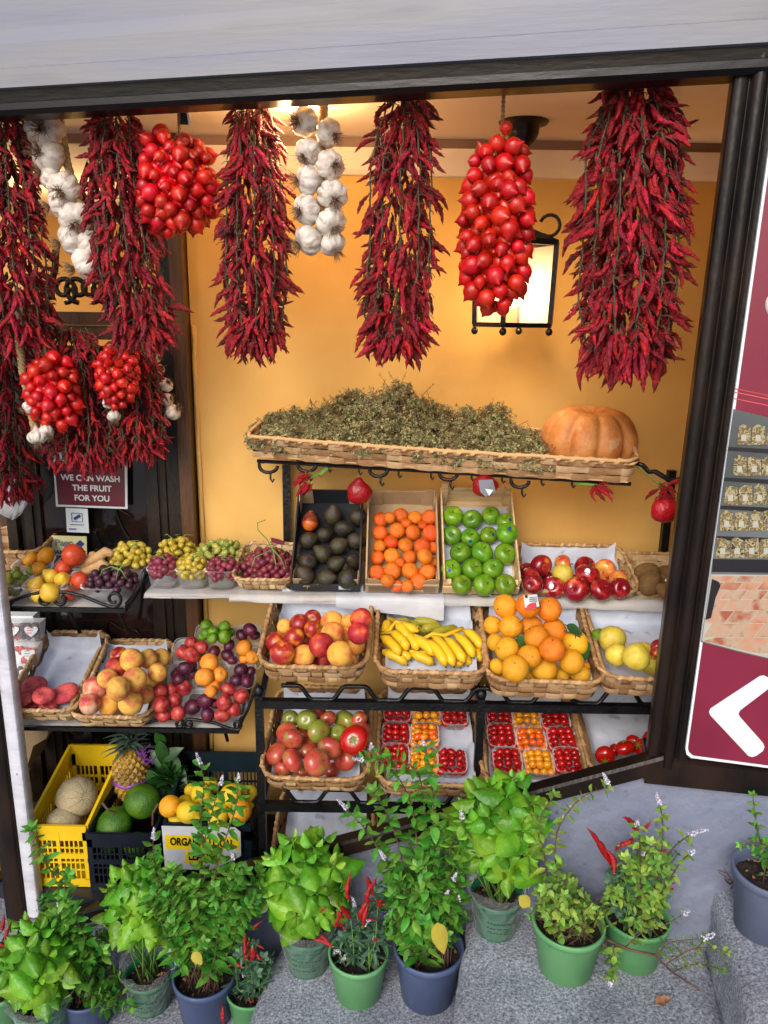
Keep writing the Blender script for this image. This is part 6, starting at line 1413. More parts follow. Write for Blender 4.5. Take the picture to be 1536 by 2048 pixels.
for i in range(4):
    mb = MB(); mb.bar(lp_(i, lt_, k1), lp_(i, lb_, k1*.96), .016); obj('corner_bar', mb, MAT['iron'], ln)
    mb = MB(); mb.bar(lp_(i, lt_, k1), lp_(i+1, lt_, k1), .018); mb.bar(lp_(i, lb_, k1*.96), lp_(i+1, lb_, k1*.96), .016); obj('frame_bar', mb, MAT['iron'], ln)
    mb = MB(); mb.slab([lp_(i, lt_-.01, k1*.93), lp_(i+1, lt_-.01, k1*.93), lp_(i+1, lb_+.008, k1*.9), lp_(i, lb_+.008, k1*.9)], V((0, 0, 0.0))+(lc-(lp_(i, 0, 1)+lp_(i+1, 0, 1))/2+ZV*0).normalized()*.002 if 0 else (cs[i % 4]+cs[(i+1) % 4]).normalized()*.002); obj('pane', mb, MAT['lanternglass'] if 'lanternglass' in MAT else MAT.setdefault('lanternglass', clearfilm('lantern_glass', .12, (1, .95, .85), .3)), ln)
    mb = MB(); mb.orb(lambda u, f: (.013*S_(u)*C_(f), .013*S_(u)*S_(f), .014*C_(u)), 12, 8, Matrix.Translation(lp_(i, lb_-.022, .95))); obj('ball_foot', mb, MAT['iron_cup'], ln, smooth=True)
    mb = MB(); c0 = lp_(i, lt_+.005, .8); d0 = (cs[i % 4]).normalized(); mb.tube([c0+d0*(.035*C_(q)-.0)+ZV*(.05+.035*S_(q)) for q in [-2.2+.45*j for j in range(12)]], .006, 6); obj('scroll', mb, MAT['iron'], ln, smooth=True)
mb = MB(); n = len(mb.v); mb.v += [lp_(i, lt_+.008, 1.05) for i in range(4)]+[lp_(i, lt_+.05, .35) for i in range(4)]+[lp_(i, lt_+.008, 1.0) for i in range(4)]
for i in range(4): j = (i+1) % 4; mb.face((i, j, 4+j, 4+i))
mb.face((4, 5, 6, 7)); mb.face((11, 10, 9, 8)); obj('roof', mb, MAT['iron'], ln)
mb = MB(); bc = lc+ZV*((lt_+lb_)/2-.03); mb.orb(lambda u, f: (.036*S_(u)*C_(f), .036*S_(u)*S_(f), .05*C_(u)), 16, 10, Matrix.Translation(bc)); obj('bulb', mb, MAT['lamp'], ln, smooth=True)
mb = MB(); mb.tube([bc+ZV*.05, lc+ZV*lt_], .014, 8); obj('lamp_holder', mb, MAT['iron_cup'], ln)
LAMPPOS = bc.copy()
clp = P(590, 207, 2.62); clp.z = CEZ
cl_ = thing('ceiling_lamp', clp, 'round glowing lamp flush on the ceiling above the garlic', 'ceiling lamp')
mb = MB(); mb.lathe([(.075, -.001), (.078, -.012), (.07, -.018), (.066, -.014)], clp, 32); obj('ring', mb, MAT['sign_white'], cl_, smooth=True)
mb = MB(); mb.lathe([(0.0, -.021), (.04, -.019), (.066, -.014)], clp, 32); obj('diffuser', mb, MAT['lamp'], cl_, smooth=True)
# ================================================================== CRATES ON THE WINDOW FLOOR
def plastic_crate(label, fl_, fr_, w, l, h, m, backh=None, yaw=0, sx=0, group='plastic crates on the window floor'):
    """slotted harvest crate: fl_ is the front bottom centre"""
    o, r, up, n = frame_of(fl_, 0, yaw); root = thing('plastic_crate', o+up*(l/2), label, 'crate', group)
    bh = backh or h
    def P3(x, y, z): return o+r*x+up*y+n*z
    def wall(nm, a, b_, ha, hb, slots=True, t=.006):
        # a lattice wall from a to b with height ha/hb at the two ends
        mb = MB(); d = V(b_)-V(a); L_ = d.length; d.normalize(); nn = d.cross(n).normalized()
        def hh(s): return ha+(hb-ha)*s
        def bx(s0, s1, z0, z1, tt=t, off=0):
            q = [V(a)+d*(L_*s0)+n*z0(s0), V(a)+d*(L_*s1)+n*z0(s1), V(a)+d*(L_*s1)+n*z1(s1), V(a)+d*(L_*s0)+n*z1(s0)]
            mb.slab([x+nn*(off-tt/2) for x in q], nn*tt)
        K = lambda v: (lambda s: v); T_ = lambda v: (lambda s: hh(s)*v)
        bx(0, 1, T_(.90), T_(1.0), t+.006, 0); bx(0, 1, K(0), T_(.13), t)
        bx(0, 1, T_(.47), T_(.55), t+.004); bx(0, 1, T_(.76), T_(.905), t)
        bx(0, .08, T_(.12), T_(.92), t); bx(.92, 1, T_(.12), T_(.92), t); bx(.47, .53, T_(.12), T_(.92), t+.003)
        ns = max(5, int(L_/.020))
        for s in (0, 1):
            a0, a1 = (.08, .47) if s == 0 else (.53, .92)
            for i in range(1, ns//2): x = a0+(a1-a0)*i/(ns//2); bx(x-.0028/L_, x+.0028/L_, T_(.12), T_(.78), t-.001)
            for zf in (.28, .40, .64): bx(a0, a1, T_(zf-.012), T_(zf+.012), t-.002)
        obj(nm, mb, MAT[m], root)
    wall('front_wall', P3(-w/2, 0, 0), P3(w/2, 0, 0), h, h); wall('back_wall', P3(-w/2+sx, l, 0), P3(w/2+sx, l, 0), bh, bh)
    wall('side_wall', P3(-w/2, .002, 0), P3(-w/2+sx, l, 0), h, bh); wall('side_wall', P3(w/2, .002, 0), P3(w/2+sx, l, 0), h, bh)
    mb = MB(); mb.slab([P3(-w/2, 0, .004), P3(w/2, 0, .004), P3(w/2+sx, l, .004), P3(-w/2+sx, l, .004)], n*.006); obj('base', mb, MAT[m], root)
    return root, (o, r, up, n)
def fl_at(px, py, Y): p = P(px, py, Y); return p
ya = V((P(112, 1640, 2.66).x, 2.66, FLZ+.003)); hy = P(112, 1652, 2.66).z-FLZ
yb = P(150, 1495, 3.0)
plastic_crate('bright yellow slotted crate of melons beside the white strip', ya, 0, .235, .36, hy, 'crate_yellow', backh=yb.z-FLZ, sx=.04)
plastic_crate('second yellow slotted crate beyond the dark post', ya-XV*.42, 0, .30, .36, hy, 'crate_yellow', backh=hy+.05)
na = V((P(238, 1660, 2.64).x, 2.64, FLZ+.003)); hn = P(238, 1668, 2.64).z-FLZ
plastic_crate('navy slotted crate of green pomelos beside the yellow crate', na, 0, .262, .36, hn, 'crate_navy', backh=hn+.06, sx=.03)
ta = V((P(415, 1650, 2.66).x, 2.66, FLZ+.003)); ht = P(415, 1648, 2.66).z-FLZ
plastic_crate('dark teal slotted crate of lemons behind the white sign', ta, 0, .345, .36, ht, 'crate_teal', backh=P(440, 1505, 3.02).z-FLZ)
# contents
def big(px, py, d, Y, shp, nm, label, ax=(0, 0, 1), m=None, cat=None, sc=(1, 1, 1)):
    p = P(px, py, Y); r = d/2*msz(p); o = put(nm, SHAPE[shp] if isinstance(shp, str) else shp, p, None, rot_to(V(ax)), V(sc)*r); tag(o, label, cat or nm.replace('_', ' ')); return o
def f_melon(u, p): rib = abs(C_(5*p)); r = S_(u)*(1-.035*(1-rib)**3); return (r*C_(p), r*S_(p), .98*C_(u)-.04*g_(u, .2))
mb = MB(); mb.orb(f_melon, 70, 24); MEL = mb.mesh('melon', MAT['melon'])
mb = MB(); mb.orb(f_melon, 70, 24); MEL2 = mb.mesh('melon', MAT['peach_flat'] if 0 else MAT['melon'])
m1 = big(154, 1594, 80, 2.82, MEL, 'melon', 'netted beige melon with green grooves, upper one in the yellow crate', (.8, -.7, .5))
mb = MB()
for k in range(10):
    q0 = PI*k/5+PI/10; mb.tube([V(f_melon(u, q0))*1.004 for u in [.12+2.9*i/16 for i in range(17)]], .012, 4)
sub('groove', mb.mesh('groove', MAT['melon_dark']), m1)
big(126, 1648, 68, 2.74, MEL2, 'melon', 'pinkish beige melon half hidden at the yellow crate front', (-.3, -.5, .8))
z_ = big(92, 1632, 62, 2.86, 'avo', 'watermelon', 'dark green striped watermelon beneath the melons', (-1, .1, .2), sc=(1, 1, 1.5)); z_.data = SHAPE['avo'].copy(); z_.data.materials[0] = MAT['zucchini']
big(286, 1602, 74, 2.80, 'pomelo', 'pomelo', 'big round green pomelo, the uppermost in the navy crate', (.2, .3, 1), sc=(1, 1, .95)); big(228, 1652, 78, 2.74, 'pomelo', 'pomelo', 'green pomelo at the front of the navy crate', (.6, .2, -.6), sc=(1, 1, .92))
big(272, 1690, 50, 2.72, 'pomelo', 'pomelo', 'small green pomelo low at the navy crate front', (-1, 0, .4)); big(262, 1622, 44, 2.86, 'pomelo', 'pomelo', 'pale green pomelo tucked behind the two big ones'); big(215, 1690, 40, 2.76, 'pomelo', 'pomelo', 'low green pomelo seen through the navy crate slots')
# pineapple
pa = thing('pineapple', P(262, 1600, 2.92), 'pineapple with spiky grey crown standing behind the pomelos', 'pineapple')
pc = P(262, 1548, 2.92); s_ = msz(pc); rx_, rz_ = 33*s_, 56*s_
mb = MB(); mb.orb(lambda u, f: (rx_*.97*S_(u)**.8*C_(f), rx_*.97*S_(u)**.8*S_(f), rz_*C_(u)), 24, 16, Matrix.Translation(pc)); k = 0
for j in range(12):
    z = -0.9+1.8*j/11; rr = rx_*(1-z*z*.9)**.4
    for i in range(14):
        f = 2*PI*(i+.5*(j % 2))/14; nrm = V((C_(f), S_(f), z*.5)).normalized(); c = pc+V((rr*C_(f), rr*S_(f), rz_*z)); e = V((-S_(f), C_(f), 0)); g2 = nrm.cross(e); w_ = rr*.24
        n = len(mb.v); mb.v += [c-e*w_, c-g2*w_*1.05, c+e*w_, c+g2*w_*1.05, c+nrm*w_*.75-g2*w_*.3]
        for a, b_ in ((0, 1), (1, 2), (2, 3), (3, 0)): mb.face((n+a, n+b_, n+4))
obj('fruit_body', mb, MAT['pine_body'], pa)
mb = MB(); rg = random.Random(9); ct = pc+ZV*(rz_*.92)
for i in range(46):
    f = rg.uniform(0, 2*PI); el = rg.uniform(.3, 1.5)*(1 if i > 12 else .5); L_ = rg.uniform(.05, .13)*(1.0); d = V((C_(f)*C_(el), S_(f)*C_(el), S_(el))); nn = V((-C_(f)*S_(el), -S_(f)*S_(el), C_(el)))
    addleaf(mb, L_, .022, ct+V((0, 0, rg.uniform(-.01, .07))), d, nn, k=4, fold=.5, droop=.35)
obj('crown', mb, MAT['pine_leaf'], pa)
mb = MB(); mb.tube([pc+V((rx_*1.03*C_(q), rx_*1.03*S_(q), -.012+.003*S_(q*5))) for q in [i*2*PI/30 for i in range(31)]], .007, 6, flat=1.6); obj('ribbon', mb, MAT['net_purple'], pa, smooth=True)
mb = MB()
for i in range(14): a = P(292+rg.uniform(-10, 8), 1510+rg.uniform(-14, 20), 2.90); mb.tube([a, a+V((rg.uniform(-.03, .03), 0, rg.uniform(-.03, .03))), a+V((rg.uniform(-.04, .04), 0, rg.uniform(-.04, .04)))], .0025, 4)
tag(obj('dried_twig', mb, MAT['net_purple']), 'tangle of dried purplish twigs beside the pineapple', 'twigs')
# green leafy artichokes / leaves behind
al = thing('leafy_greens', P(330, 1590, 2.95), 'dark green leaves and buds between pineapple and lemons', 'greens')
mb = MB()
for (x0, y0, x1, y1, w) in ((300, 1500, 340, 1540, .06), (345, 1505, 350, 1560, .07), (330, 1490, 312, 1470, .05), (322, 1520, 355, 1500, .06), (310, 1560, 350, 1590, .08), (300, 1590, 340, 1575, .07), (340, 1560, 380, 1575, .07), (340, 1590, 385, 1570, .08), (318, 1480, 330, 1530, .06), (352, 1530, 368, 1560, .05), (330, 1600, 372, 1598, .07), (296, 1540, 318, 1575, .06)):
    a = P(x0, y0, 2.92+rg.uniform(-.04, .04)); b_ = P(x1, y1, 2.88); addleaf(mb, (b_-a).length*1.3, w, a, (b_-a).normalized(), CN, droop=.2)
obj('foliage', mb, MAT['leaf_dark'], al, smooth=True)
for i, (x, y, d) in enumerate(((335, 1556, 52), (355, 1572, 44), (312, 1592, 36))):
    p = P(x, y, 2.90); mb = MB(); rr = d/2*msz(p)
    for j in range(5):
        for k in range(7):
            f = 2*PI*(k+.5*(j % 2))/7; el = -.3+j*.38; dr_ = V((C_(f)*C_(el), S_(f)*C_(el), S_(el))); addleaf(mb, rr*1.1, rr*.9, p+dr_*rr*.35, (dr_+ZV*.7).normalized(), dr_, k=4, fold=-.3, droop=-.35)
    obj('bud', mb, MAT['basil'] if 0 else MAT['leaf_dark'], al, smooth=True)
mb = MB(); mb.tube([P(205, 1606, 2.70), P(216, 1620, 2.68), P(232, 1626, 2.70)], .005, 6); mb.tube([P(316, 1608, 2.70), P(306, 1625, 2.68), P(305, 1650, 2.70)], .004, 6); tag(obj('cut_twig', mb, MAT['stem_brown']), 'cut twigs poking from the navy crate of pomelos', 'twigs')
lm = [(1500,410,92,'lemon'),(1270,368,84,'lemon'),(1150,392,84,'lemon'),(1440,400,90,'lemon'),(1060,560,92,'lemon'),(1110,472,94,'lemon'),(1500,500,70,'lemon'),(1205,412,122,'lemon'),(1300,482,112,'lemon'),(1385,420,130,'lemon'),(1180,545,80,'lemon'),(1020,487,126,'lemon_o'),(1130,522,132,'lemon'),(1310,542,132,'lemon'),(1440,517,136,'lemon_o')]
heap([(a, b_, c, k, 'orange' if k == 'lemon_o' else 'lemon', 'round yellow orange' if k == 'lemon_o' else 'plump lemon') for a, b_, c, k in lm], cb, 1640, 2.72, 1560, 2.90, 415, 'teal crate', 'lemons and oranges in the teal crate')
# origin sign
sg = thing('paper_sign', P(400, 1735, 2.64), 'white paper sign with yellow bands on the lemon crate', 'sign')
SGY = 2.635; mb = MB(); mb.slab([P(x, y, SGY) for x, y in [(323, 1652), (470, 1655), (481, 1664), (482, 1712), (425, 1740), (330, 1738)]], V((0, .002, 0))); obj('sheet', mb, MAT['paper_white'], sg)
mb = MB(); mb.slab([P(x, y, SGY-.002) for x, y in [(330, 1670), (478, 1675), (479, 1699), (331, 1698)]], V((0, .001, 0))); obj('yellow_band', mb, MAT['sticker_yellow'], sg)
mb = MB(); mb.slab([P(x, y, SGY-.002) for x, y in [(370, 1702), (444, 1701), (443, 1726), (371, 1727)]], V((0, .001, 0))); obj('yellow_band', mb, MAT['sticker_yellow'], sg)
text('ORGANIC-LOCAL', P(404, 1686, SGY-.0035), XV-ZV*.03, ZV, .046, MAT['black_ink'], sg, .0016, sx=.68); text('LEMONS', P(407, 1714, SGY-.0035), XV, ZV, .046, MAT['black_ink'], sg, .0016, sx=.68)
mb = MB(); mb.slab([P(0+x/3, 980+y/3, 2.90) for x, y in ((120, 1410), (300, 1400), (280, 1490), (200, 1536), (150, 1700), (135, 1700))], YV*.2); tag(obj('cardboard_box', mb, MAT['card_print']), 'brown cardboard box under the peach shelf beside the white strip', 'box')
# far left: shelf unit with berry punnets, wicker basket, plastic bag
bs = thing('white_shelf_unit', P(40, 1390, 3.0), 'white shelf unit of berry punnets beside the door stile', 'shelf unit')
mb = MB(); mb.slab([P(-60, 1232, 3.0), P(66, 1232, 3.0), P(78, 1390, 3.0), P(-60, 1390, 3.0)], YV*.06); obj('panel', mb, MAT['sign_white'], bs)
for i, (x, y, m_, ds) in enumerate(((20, 1262, 'plum_red', 'red berry punnet cut by the white strip'), (58, 1262, 'grape_black', 'black berry punnet with white label, top'), (52, 1308, 'plum_red', 'red berry punnet with heart label, middle'), (48, 1348, 'grape_black', 'black berry punnet with heart label, lowest'))):
    bp_ = thing('berry_punnet', P(x, y+18, 2.97), ds, 'punnet', 'berry punnets on the white shelf')
    mb = MB(); rgx = random.Random(i)
    for _ in range(40): mb.orb(lambda u, f: (S_(u)*C_(f), S_(u)*S_(f), C_(u)), 8, 5, Matrix.Translation(P(x+rgx.uniform(-19, 19), y+rgx.uniform(-12, 14), 2.97)) @ Matrix.Scale(.011, 4))
    tag(obj('berries', mb, MAT[m_], bp_, smooth=True), kind='stuff')
    mb = MB(); w_, h_ = 24, 18; mb.slab([P(x-w_, y-h_, 2.95), P(x+w_, y-h_, 2.95), P(x+w_-2, y+h_, 2.95), P(x-w_+2, y+h_, 2.95)], YV*.045); obj('clear_box', mb, MAT['film'], bp_)
    mb = MB(); hp = [P(x+4+14*(S_(q)**3), y-(11*C_(q)-4*C_(2*q)-1.5*C_(3*q))*.95, 2.945) for q in [j*2*PI/22 for j in range(22)]]; mb.slab(hp, V((0, .001, 0))); obj('heart_label', mb, MAT['sign_white'], bp_)
    mb = MB()
    for j, dy in enumerate((-6, -1, 4)): mb.bar(P(x-4, y+dy, 2.9435), P(x+9-j*2, y+dy, 2.9435), .002); 
    obj('print_line', mb, MAT['bulb_pink' if i % 2 else 'grey_ink'], bp_)
mk('FL', 'wicker basket inside the shop beyond the white strip', 15, 1140, 3.0, .25, .2, .09, 8, 0, seed=41, group='wicker baskets inside the shop')
mb = MB(); mb.orb(lambda u, p: (.07*S_(u)*C_(p)*(1+.25*noise.noise(V((C_(p)*2, S_(p)*2, u*2)))), .03*S_(u)*S_(p), .085*C_(u)*(1+.15*noise.noise(V((C_(p)*2, 3, u))))), 26, 18, Matrix.Translation(P(18, 995, 3.0))); tag(obj('plastic_bag', mb, MAT['bag'], smooth=True), 'crumpled clear plastic bags hanging beside the door frame', 'bag')
sw = MB(); vbar(sw, -2.3, x_l-.045, 3.25, 3.3, FLZ+.002, P(0, 1240, 3.2).z); tag(obj('counter', sw, MAT['door_wood']), 'dark wooden counter inside the shop beside the door', 'counter')
sw = MB(); vbar(sw, -2.35, x_l-.06, 3.5, 3.55, P(0, 1230, 3.2).z, .1); tag(obj('wine_cabinet', sw, MAT['wood_warm']), 'brown cabinet inside the shop behind the counter', 'cabinet')
# ================================================================== POTTED HERBS ON THE STEPS
def gz(px, py, z): d = ray(px, py); return d*(z/d.z)
def pix(p): d = p.dot(F); return CX+FPX*p.dot(RX)/d, CY-FPX*p.dot(UP)/d
def leaf5(mb, a, d, n, L_, W_, droop=.3, puff=.22, ruff=.0, k=7, sq=.8, rgn=random):
    """blade with a rounded cross-section; a base point, d direction, n upper side"""
    d = d.normalized(); n = (n-d*n.dot(d)).normalized(); sd = d.cross(n); n0 = len(mb.v); ph = rgn.uniform(0, 6)
    for i in range(k+1):
        t = i/k; w = W_*.5*(math.sin(PI*t**sq))**.75*(1-.15*t)+(.0004); dr = droop*(t**1.6)
        c = a+d*(L_*t*(1-.18*droop*t))-n*(dr*L_)
        nl = (n+d*droop*t).normalized()
        for x in (-1, -.55, 0, .55, 1):
            z = -puff*w*abs(x)**1.5*1.2+(.0 if x else -.10*w)+ruff*w*S_(ph+i*2.1+x*2)
            mb.v.append(c+sd*(w*x)+nl*z)
    for i in range(k):
        for j in range(4): b_ = n0+i*5+j; mb.face((b_, b_+1, b_+6, b_+5))
def pot(root, c, Rt, H, m, wrap=False, soil=True):
    """c: centre of the pot's foot"""
    rb_ = Rt*.76; mb = MB()
    mb.lathe([(0, 0), (rb_*.9, 0), (rb_, .004), (Rt*.95, H*.86), (Rt*.965, H*.87), (Rt, H*.875), (Rt*1.02, H*.99), (Rt*1.0, H), (Rt*.95, H), (Rt*.94, H*.87), (Rt*.9, H*.75)], c, 44, warp=lambda i, q: 1+(.006*S_(3*q+i)))
    obj('pot', mb, MAT[m], root, smooth=True)
    if soil:
        mb = MB(); n0 = 0; k = 16; rings = 9
        for j in range(rings+1):
            for i in range(k*2): q = PI*i/k; r = Rt*.93*j/rings; p = c+V((r*C_(q), r*S_(q), H*.80)); p.z += .012*noise.noise(p*28)+.010*noise.noise(p*70)-.01*(j/rings)**4*0; mb.v.append(p)
        for j in range(rings):
            for i in range(k*2): i2 = (i+1) % (2*k); mb.face((j*2*k+i, j*2*k+i2, (j+1)*2*k+i2, (j+1)*2*k+i))
        obj('soil', mb, MAT['soil'], root, smooth=True)
        mb = MB()
        for i in range(26):
            q = U(0, 6.28); r = Rt*.85*math.sqrt(R()); p = c+V((r*C_(q), r*S_(q), H*.815)); s = U(.003, .007)
            mb.slab([p+V((s*U(.5, 1)*C_(a), s*U(.5, 1)*S_(a), U(0, .003))) for a in (0, 1.3, 2.4, 3.7, 5)], V((0, 0, .002)))
        obj('bark_chips', mb, MAT['leaf_fallen'], root)
    if wrap:
        mb = MB(); mb.lathe([(rb_*1.02, .01), (Rt*.95, H*.55), (Rt*1.03, H*.9), (Rt*1.15, H*1.15), (Rt*1.25, H*1.32), (Rt*1.1, H*1.30)], c, 48, warp=lambda i, q: 1+(.01+.016*i)*S_(q*5+i*1.7)+(.008*i)*S_(q*13+i))
        obj('film_sleeve', mb, MAT['wrap'], root, smooth=True)
        mb = MB()
        for ln_, zz in ((9, .62), (7, .50), (8, .38)):
            for i in range(ln_):
                q = -PI/2+(-.5+i*.12)+U(-.02, .02); r = Rt*1.0; p = c+V((r*C_(q)*1.01, r*S_(q)*1.01, H*zz))
                mb.tube([p, p+V((.004, -.001, U(.002, .006))), p+V((.008, -.001, U(-.003, .002)))], .0007, 4)
        obj('handwriting', mb, MAT['black_ink'], root)
    return c+ZV*H*.8
def pot_at(pxc, pyb, wpx, z, m, Hk=.84, **k):
    f = gz(pxc, pyb, z); Rt = wpx/2*msz(f+ZV*.1)*1.0
    c = f+V((0, Rt*.76, 0)); c.z = z+.001
    return c, Rt, Rt*2*Hk
def basil(name, label, c, Rt, H, m, ell, Y, n, seed, wrap=True, size=1.0, yellow=0):
    rg = random.Random(seed); root = thing(name, c, label, 'potted basil', 'potted basil plants on the steps'); top = pot(root, c, Rt, H, m, wrap)
    ex, ey, rx, ry = ell; ct = P(ex, ey, Y); s = msz(ct); st = MB(); fo = MB(); rxm, rym = rx*s, ry*s
    view = (-ct).normalized()
    for i in range(n):
        # shoot tips over a dome facing up and outward
        f = i*2.39996; zz = 1-1.7*(i+.5)/n; rr = math.sqrt(1-zz*zz); d = V((rr*C_(f), rr*S_(f), zz))
        p = ct+V((d.x*rxm, d.y*rxm*.8, d.z*rym*1.1))*rg.uniform(.72, 1.0)
        ax = (V((d.x*.8, d.y*.8-.25, d.z*.6+.75))).normalized()
        b_ = top+V((rg.uniform(-.03, .03), rg.uniform(-.03, .03), 0)); mid = b_.lerp(p, .5)+V((d.x*.02, d.y*.02, .03)); st.tube([b_, mid, p-ax*.02, p], [.0030, .0026, .002, .0015], 5)
        a0 = rg.uniform(0, 6.28); e1 = ax.orthogonal().normalized(); e2 = ax.cross(e1)
        for lv, (L_, W_, el, bk_) in enumerate(((.088, .060, .12, .030), (.074, .052, .30, .014), (.046, .032, .62, .004), (.026, .017, 1.0, 0))):
            for sg in (0, PI):
                if lv == 0 and rg.random() < .15: continue
                q = a0+lv*PI/2+sg+rg.uniform(-.25, .25); o_ = e1*C_(q)+e2*S_(q); ee = el+rg.uniform(-.2, .2); dd = o_*C_(ee)+ax*S_(ee)
                L2 = L_*size*rg.uniform(.6, 1.15); leaf5(fo, p-ax*bk_*size+o_*.004, dd-ZV*(.25 if lv == 0 else .05), ax*C_(ee)-o_*S_(ee)*.6+ZV*.25, L2, W_/L_*L2, droop=rg.uniform(.25, .6) if lv < 2 else rg.uniform(-.1, .25), puff=rg.uniform(.5, .95), ruff=.12, rgn=rg)
    obj('stems', st, MAT['stem_green'], root, smooth=True).name = 'stem'
    obj('foliage', fo, MAT['basil'], root, smooth=True); return root
def path(pts, Y, dY=0, n=12):
    ps = [P(x, y, Y+dY*i/max(1, len(pts)-1)) for i, (x, y) in enumerate(pts)]; out = []
    for i in range(n+1):
        t = i/n*(len(ps)-1); j = min(int(t), len(ps)-2); f = t-j
        p0, p1, p2, p3 = ps[max(0, j-1)], ps[j], ps[j+1], ps[min(len(ps)-1, j+2)]
        out.append(.5*((2*p1)+(p2-p0)*f+(2*p0-5*p1+4*p2-p3)*f*f+(3*p1-p0-3*p2+p3)*f*f*f))
    return out
def sprig(st, fo, fl_, pl, L0, rg, flower=0, gap=.026, r0=.0022, start=.1, wide=.6):
    st.tube(pl, [r0*(1-.6*i/(len(pl)-1)) for i in range(len(pl))], 5)
    ds = [0]
    for a, b_ in zip(pl, pl[1:]): ds.append(ds[-1]+(b_-a).length)
    T = ds[-1]; s = T*start; k = 0; a0 = rg.uniform(0, 6)
    def at(s):
        for i in range(len(ds)-1):
            if ds[i+1] >= s: t = (s-ds[i])/(ds[i+1]-ds[i]+1e-9); return pl[i].lerp(pl[i+1], t), (pl[i+1]-pl[i]).normalized()
        return pl[-1], (pl[-1]-pl[-2]).normalized()
    fe = T-flower
    while s < fe:
        p, ax = at(s); e1 = ax.orthogonal().normalized(); e2 = ax.cross(e1); tt = s/T; L_ = L0*(1.05-.5*tt)*rg.uniform(.7, 1.2)
        for sg in (0, PI):
            if rg.random() < .06: continue
            q = a0+k*PI/2+sg+rg.uniform(-.3, .3); o_ = e1*C_(q)+e2*S_(q); dd = o_*.85+ax*rg.uniform(.15, .6)-ZV*rg.uniform(-.15, .35)
            leaf5(fo, p+o_*.002, dd, ax+ZV*.5-CN*0, L_, L_*wide*rg.uniform(.85, 1.15), droop=rg.uniform(0, .5), puff=rg.uniform(-.2, .35), ruff=.12, k=5, rgn=rg)
            if rg.random() < .35:
                for w_ in (-.5, .5): leaf5(fo, p+o_*.003, o_*.5+ax*.7+e1*w_, ax+ZV, L_*.38, L_*.24, k=3, rgn=rg)
        s += gap*rg.uniform(.75, 1.25)*(1.1-.5*tt); k += 1
    if flower:
        fl_.append(MB()); fl_ = fl_[-1]; n = int(flower/.0026)
        for i in range(n):
            s = fe+flower*i/n; p, ax = at(s); tt = i/n
            for _ in range(5):
                o_ = V((rg.gauss(0, 1), rg.gauss(0, 1), rg.gauss(0, 1))).normalized(); r = .0085*(1-.75*tt); c = p+o_*r*rg.uniform(.5, 1); w_ = .0028*(1-.4*tt); e = o_.orthogonal()*w_; g2 = o_.cross(e).normalized()*w_
                n0 = len(fl_.v); fl_.v += [c-e, c-g2, c+e, c+g2+o_*w_]; fl_.face((n0, n0+1, n0+2, n0+3))
    else:
        p, ax = at(T*.999); e1 = ax.orthogonal().normalized(); e2 = ax.cross(e1)
        for i in range(5): q = i*1.256; leaf5(fo, p, (e1*C_(q)+e2*S_(q))*.8+ax*.8, ax, L0*.45, L0*.28, k=4, rgn=rg)
def mint(name, label, c, Rt, H, m, Y, region, n, seed, longs=(), L0=.062, mm='mint', group='potted mint plants on the steps', dY=.12, trail=(), cat='potted mint', potted=True, wide=.5, dens=1.0):
    rg = random.Random(seed); root = thing(name, c, label, cat, group); top = pot(root, c, Rt, H, m) if potted else V(c)
    st, fo, fl_ = MB(), MB(), []; tx, ty = pix(top)
    for i in range(n):
        ex, ey, rx, ry = region[i % len(region)]
        f = rg.uniform(0, 6.28); r = math.sqrt(rg.random()); x = ex+rx*r*C_(f); y = ey+ry*r*S_(f)
        tip = P(x, y, Y+rg.uniform(-dY, dY)); b_ = top+V((rg.uniform(-.6, .6)*Rt, rg.uniform(-.6, .6)*Rt, 0)); mid = b_.lerp(tip, .5)+V((0, 0, .04*rg.random()))+V((rg.uniform(-.02, .02), rg.uniform(-.02, .02), 0)); pl = [b_, b_.lerp(mid, .5)+V((0, 0, .012)), mid, mid.lerp(tip, .5)+V((0, 0, .012)), tip]
        sprig(st, fo, fl_, pl, L0, rg, flower=.035 if rg.random() < .10 else 0, gap=.030/dens, start=.25 if (tip-b_).length < .25 else .35, wide=wide)
    for (pts, flw) in longs:
        sprig(st, fo, fl_, path(pts, Y, -.06, 14), L0*1.1, rg, flower=flw, gap=.032, r0=.003, start=.15, wide=wide)
    obj('stem', st, MAT['stem_brown' if mm != 'leaf_grey' else 'stem_green'], root, smooth=True); obj('foliage', fo, MAT[mm], root, smooth=True)
    for q_ in fl_: obj('flower_spike', q_, MAT['flower'], root)
    return root
# --- centre row
c, Rt, H = pot_at(612, 1962, 108, Z2, 'pot_dkgreen')
basil('basil_plant', 'leafy basil in a film-wrapped dark green pot beside the red chilli plant', c, Rt, H, 'pot_dkgreen', (610, 1762, 88, 100), c.y-.02, 21, 1, size=1.38)
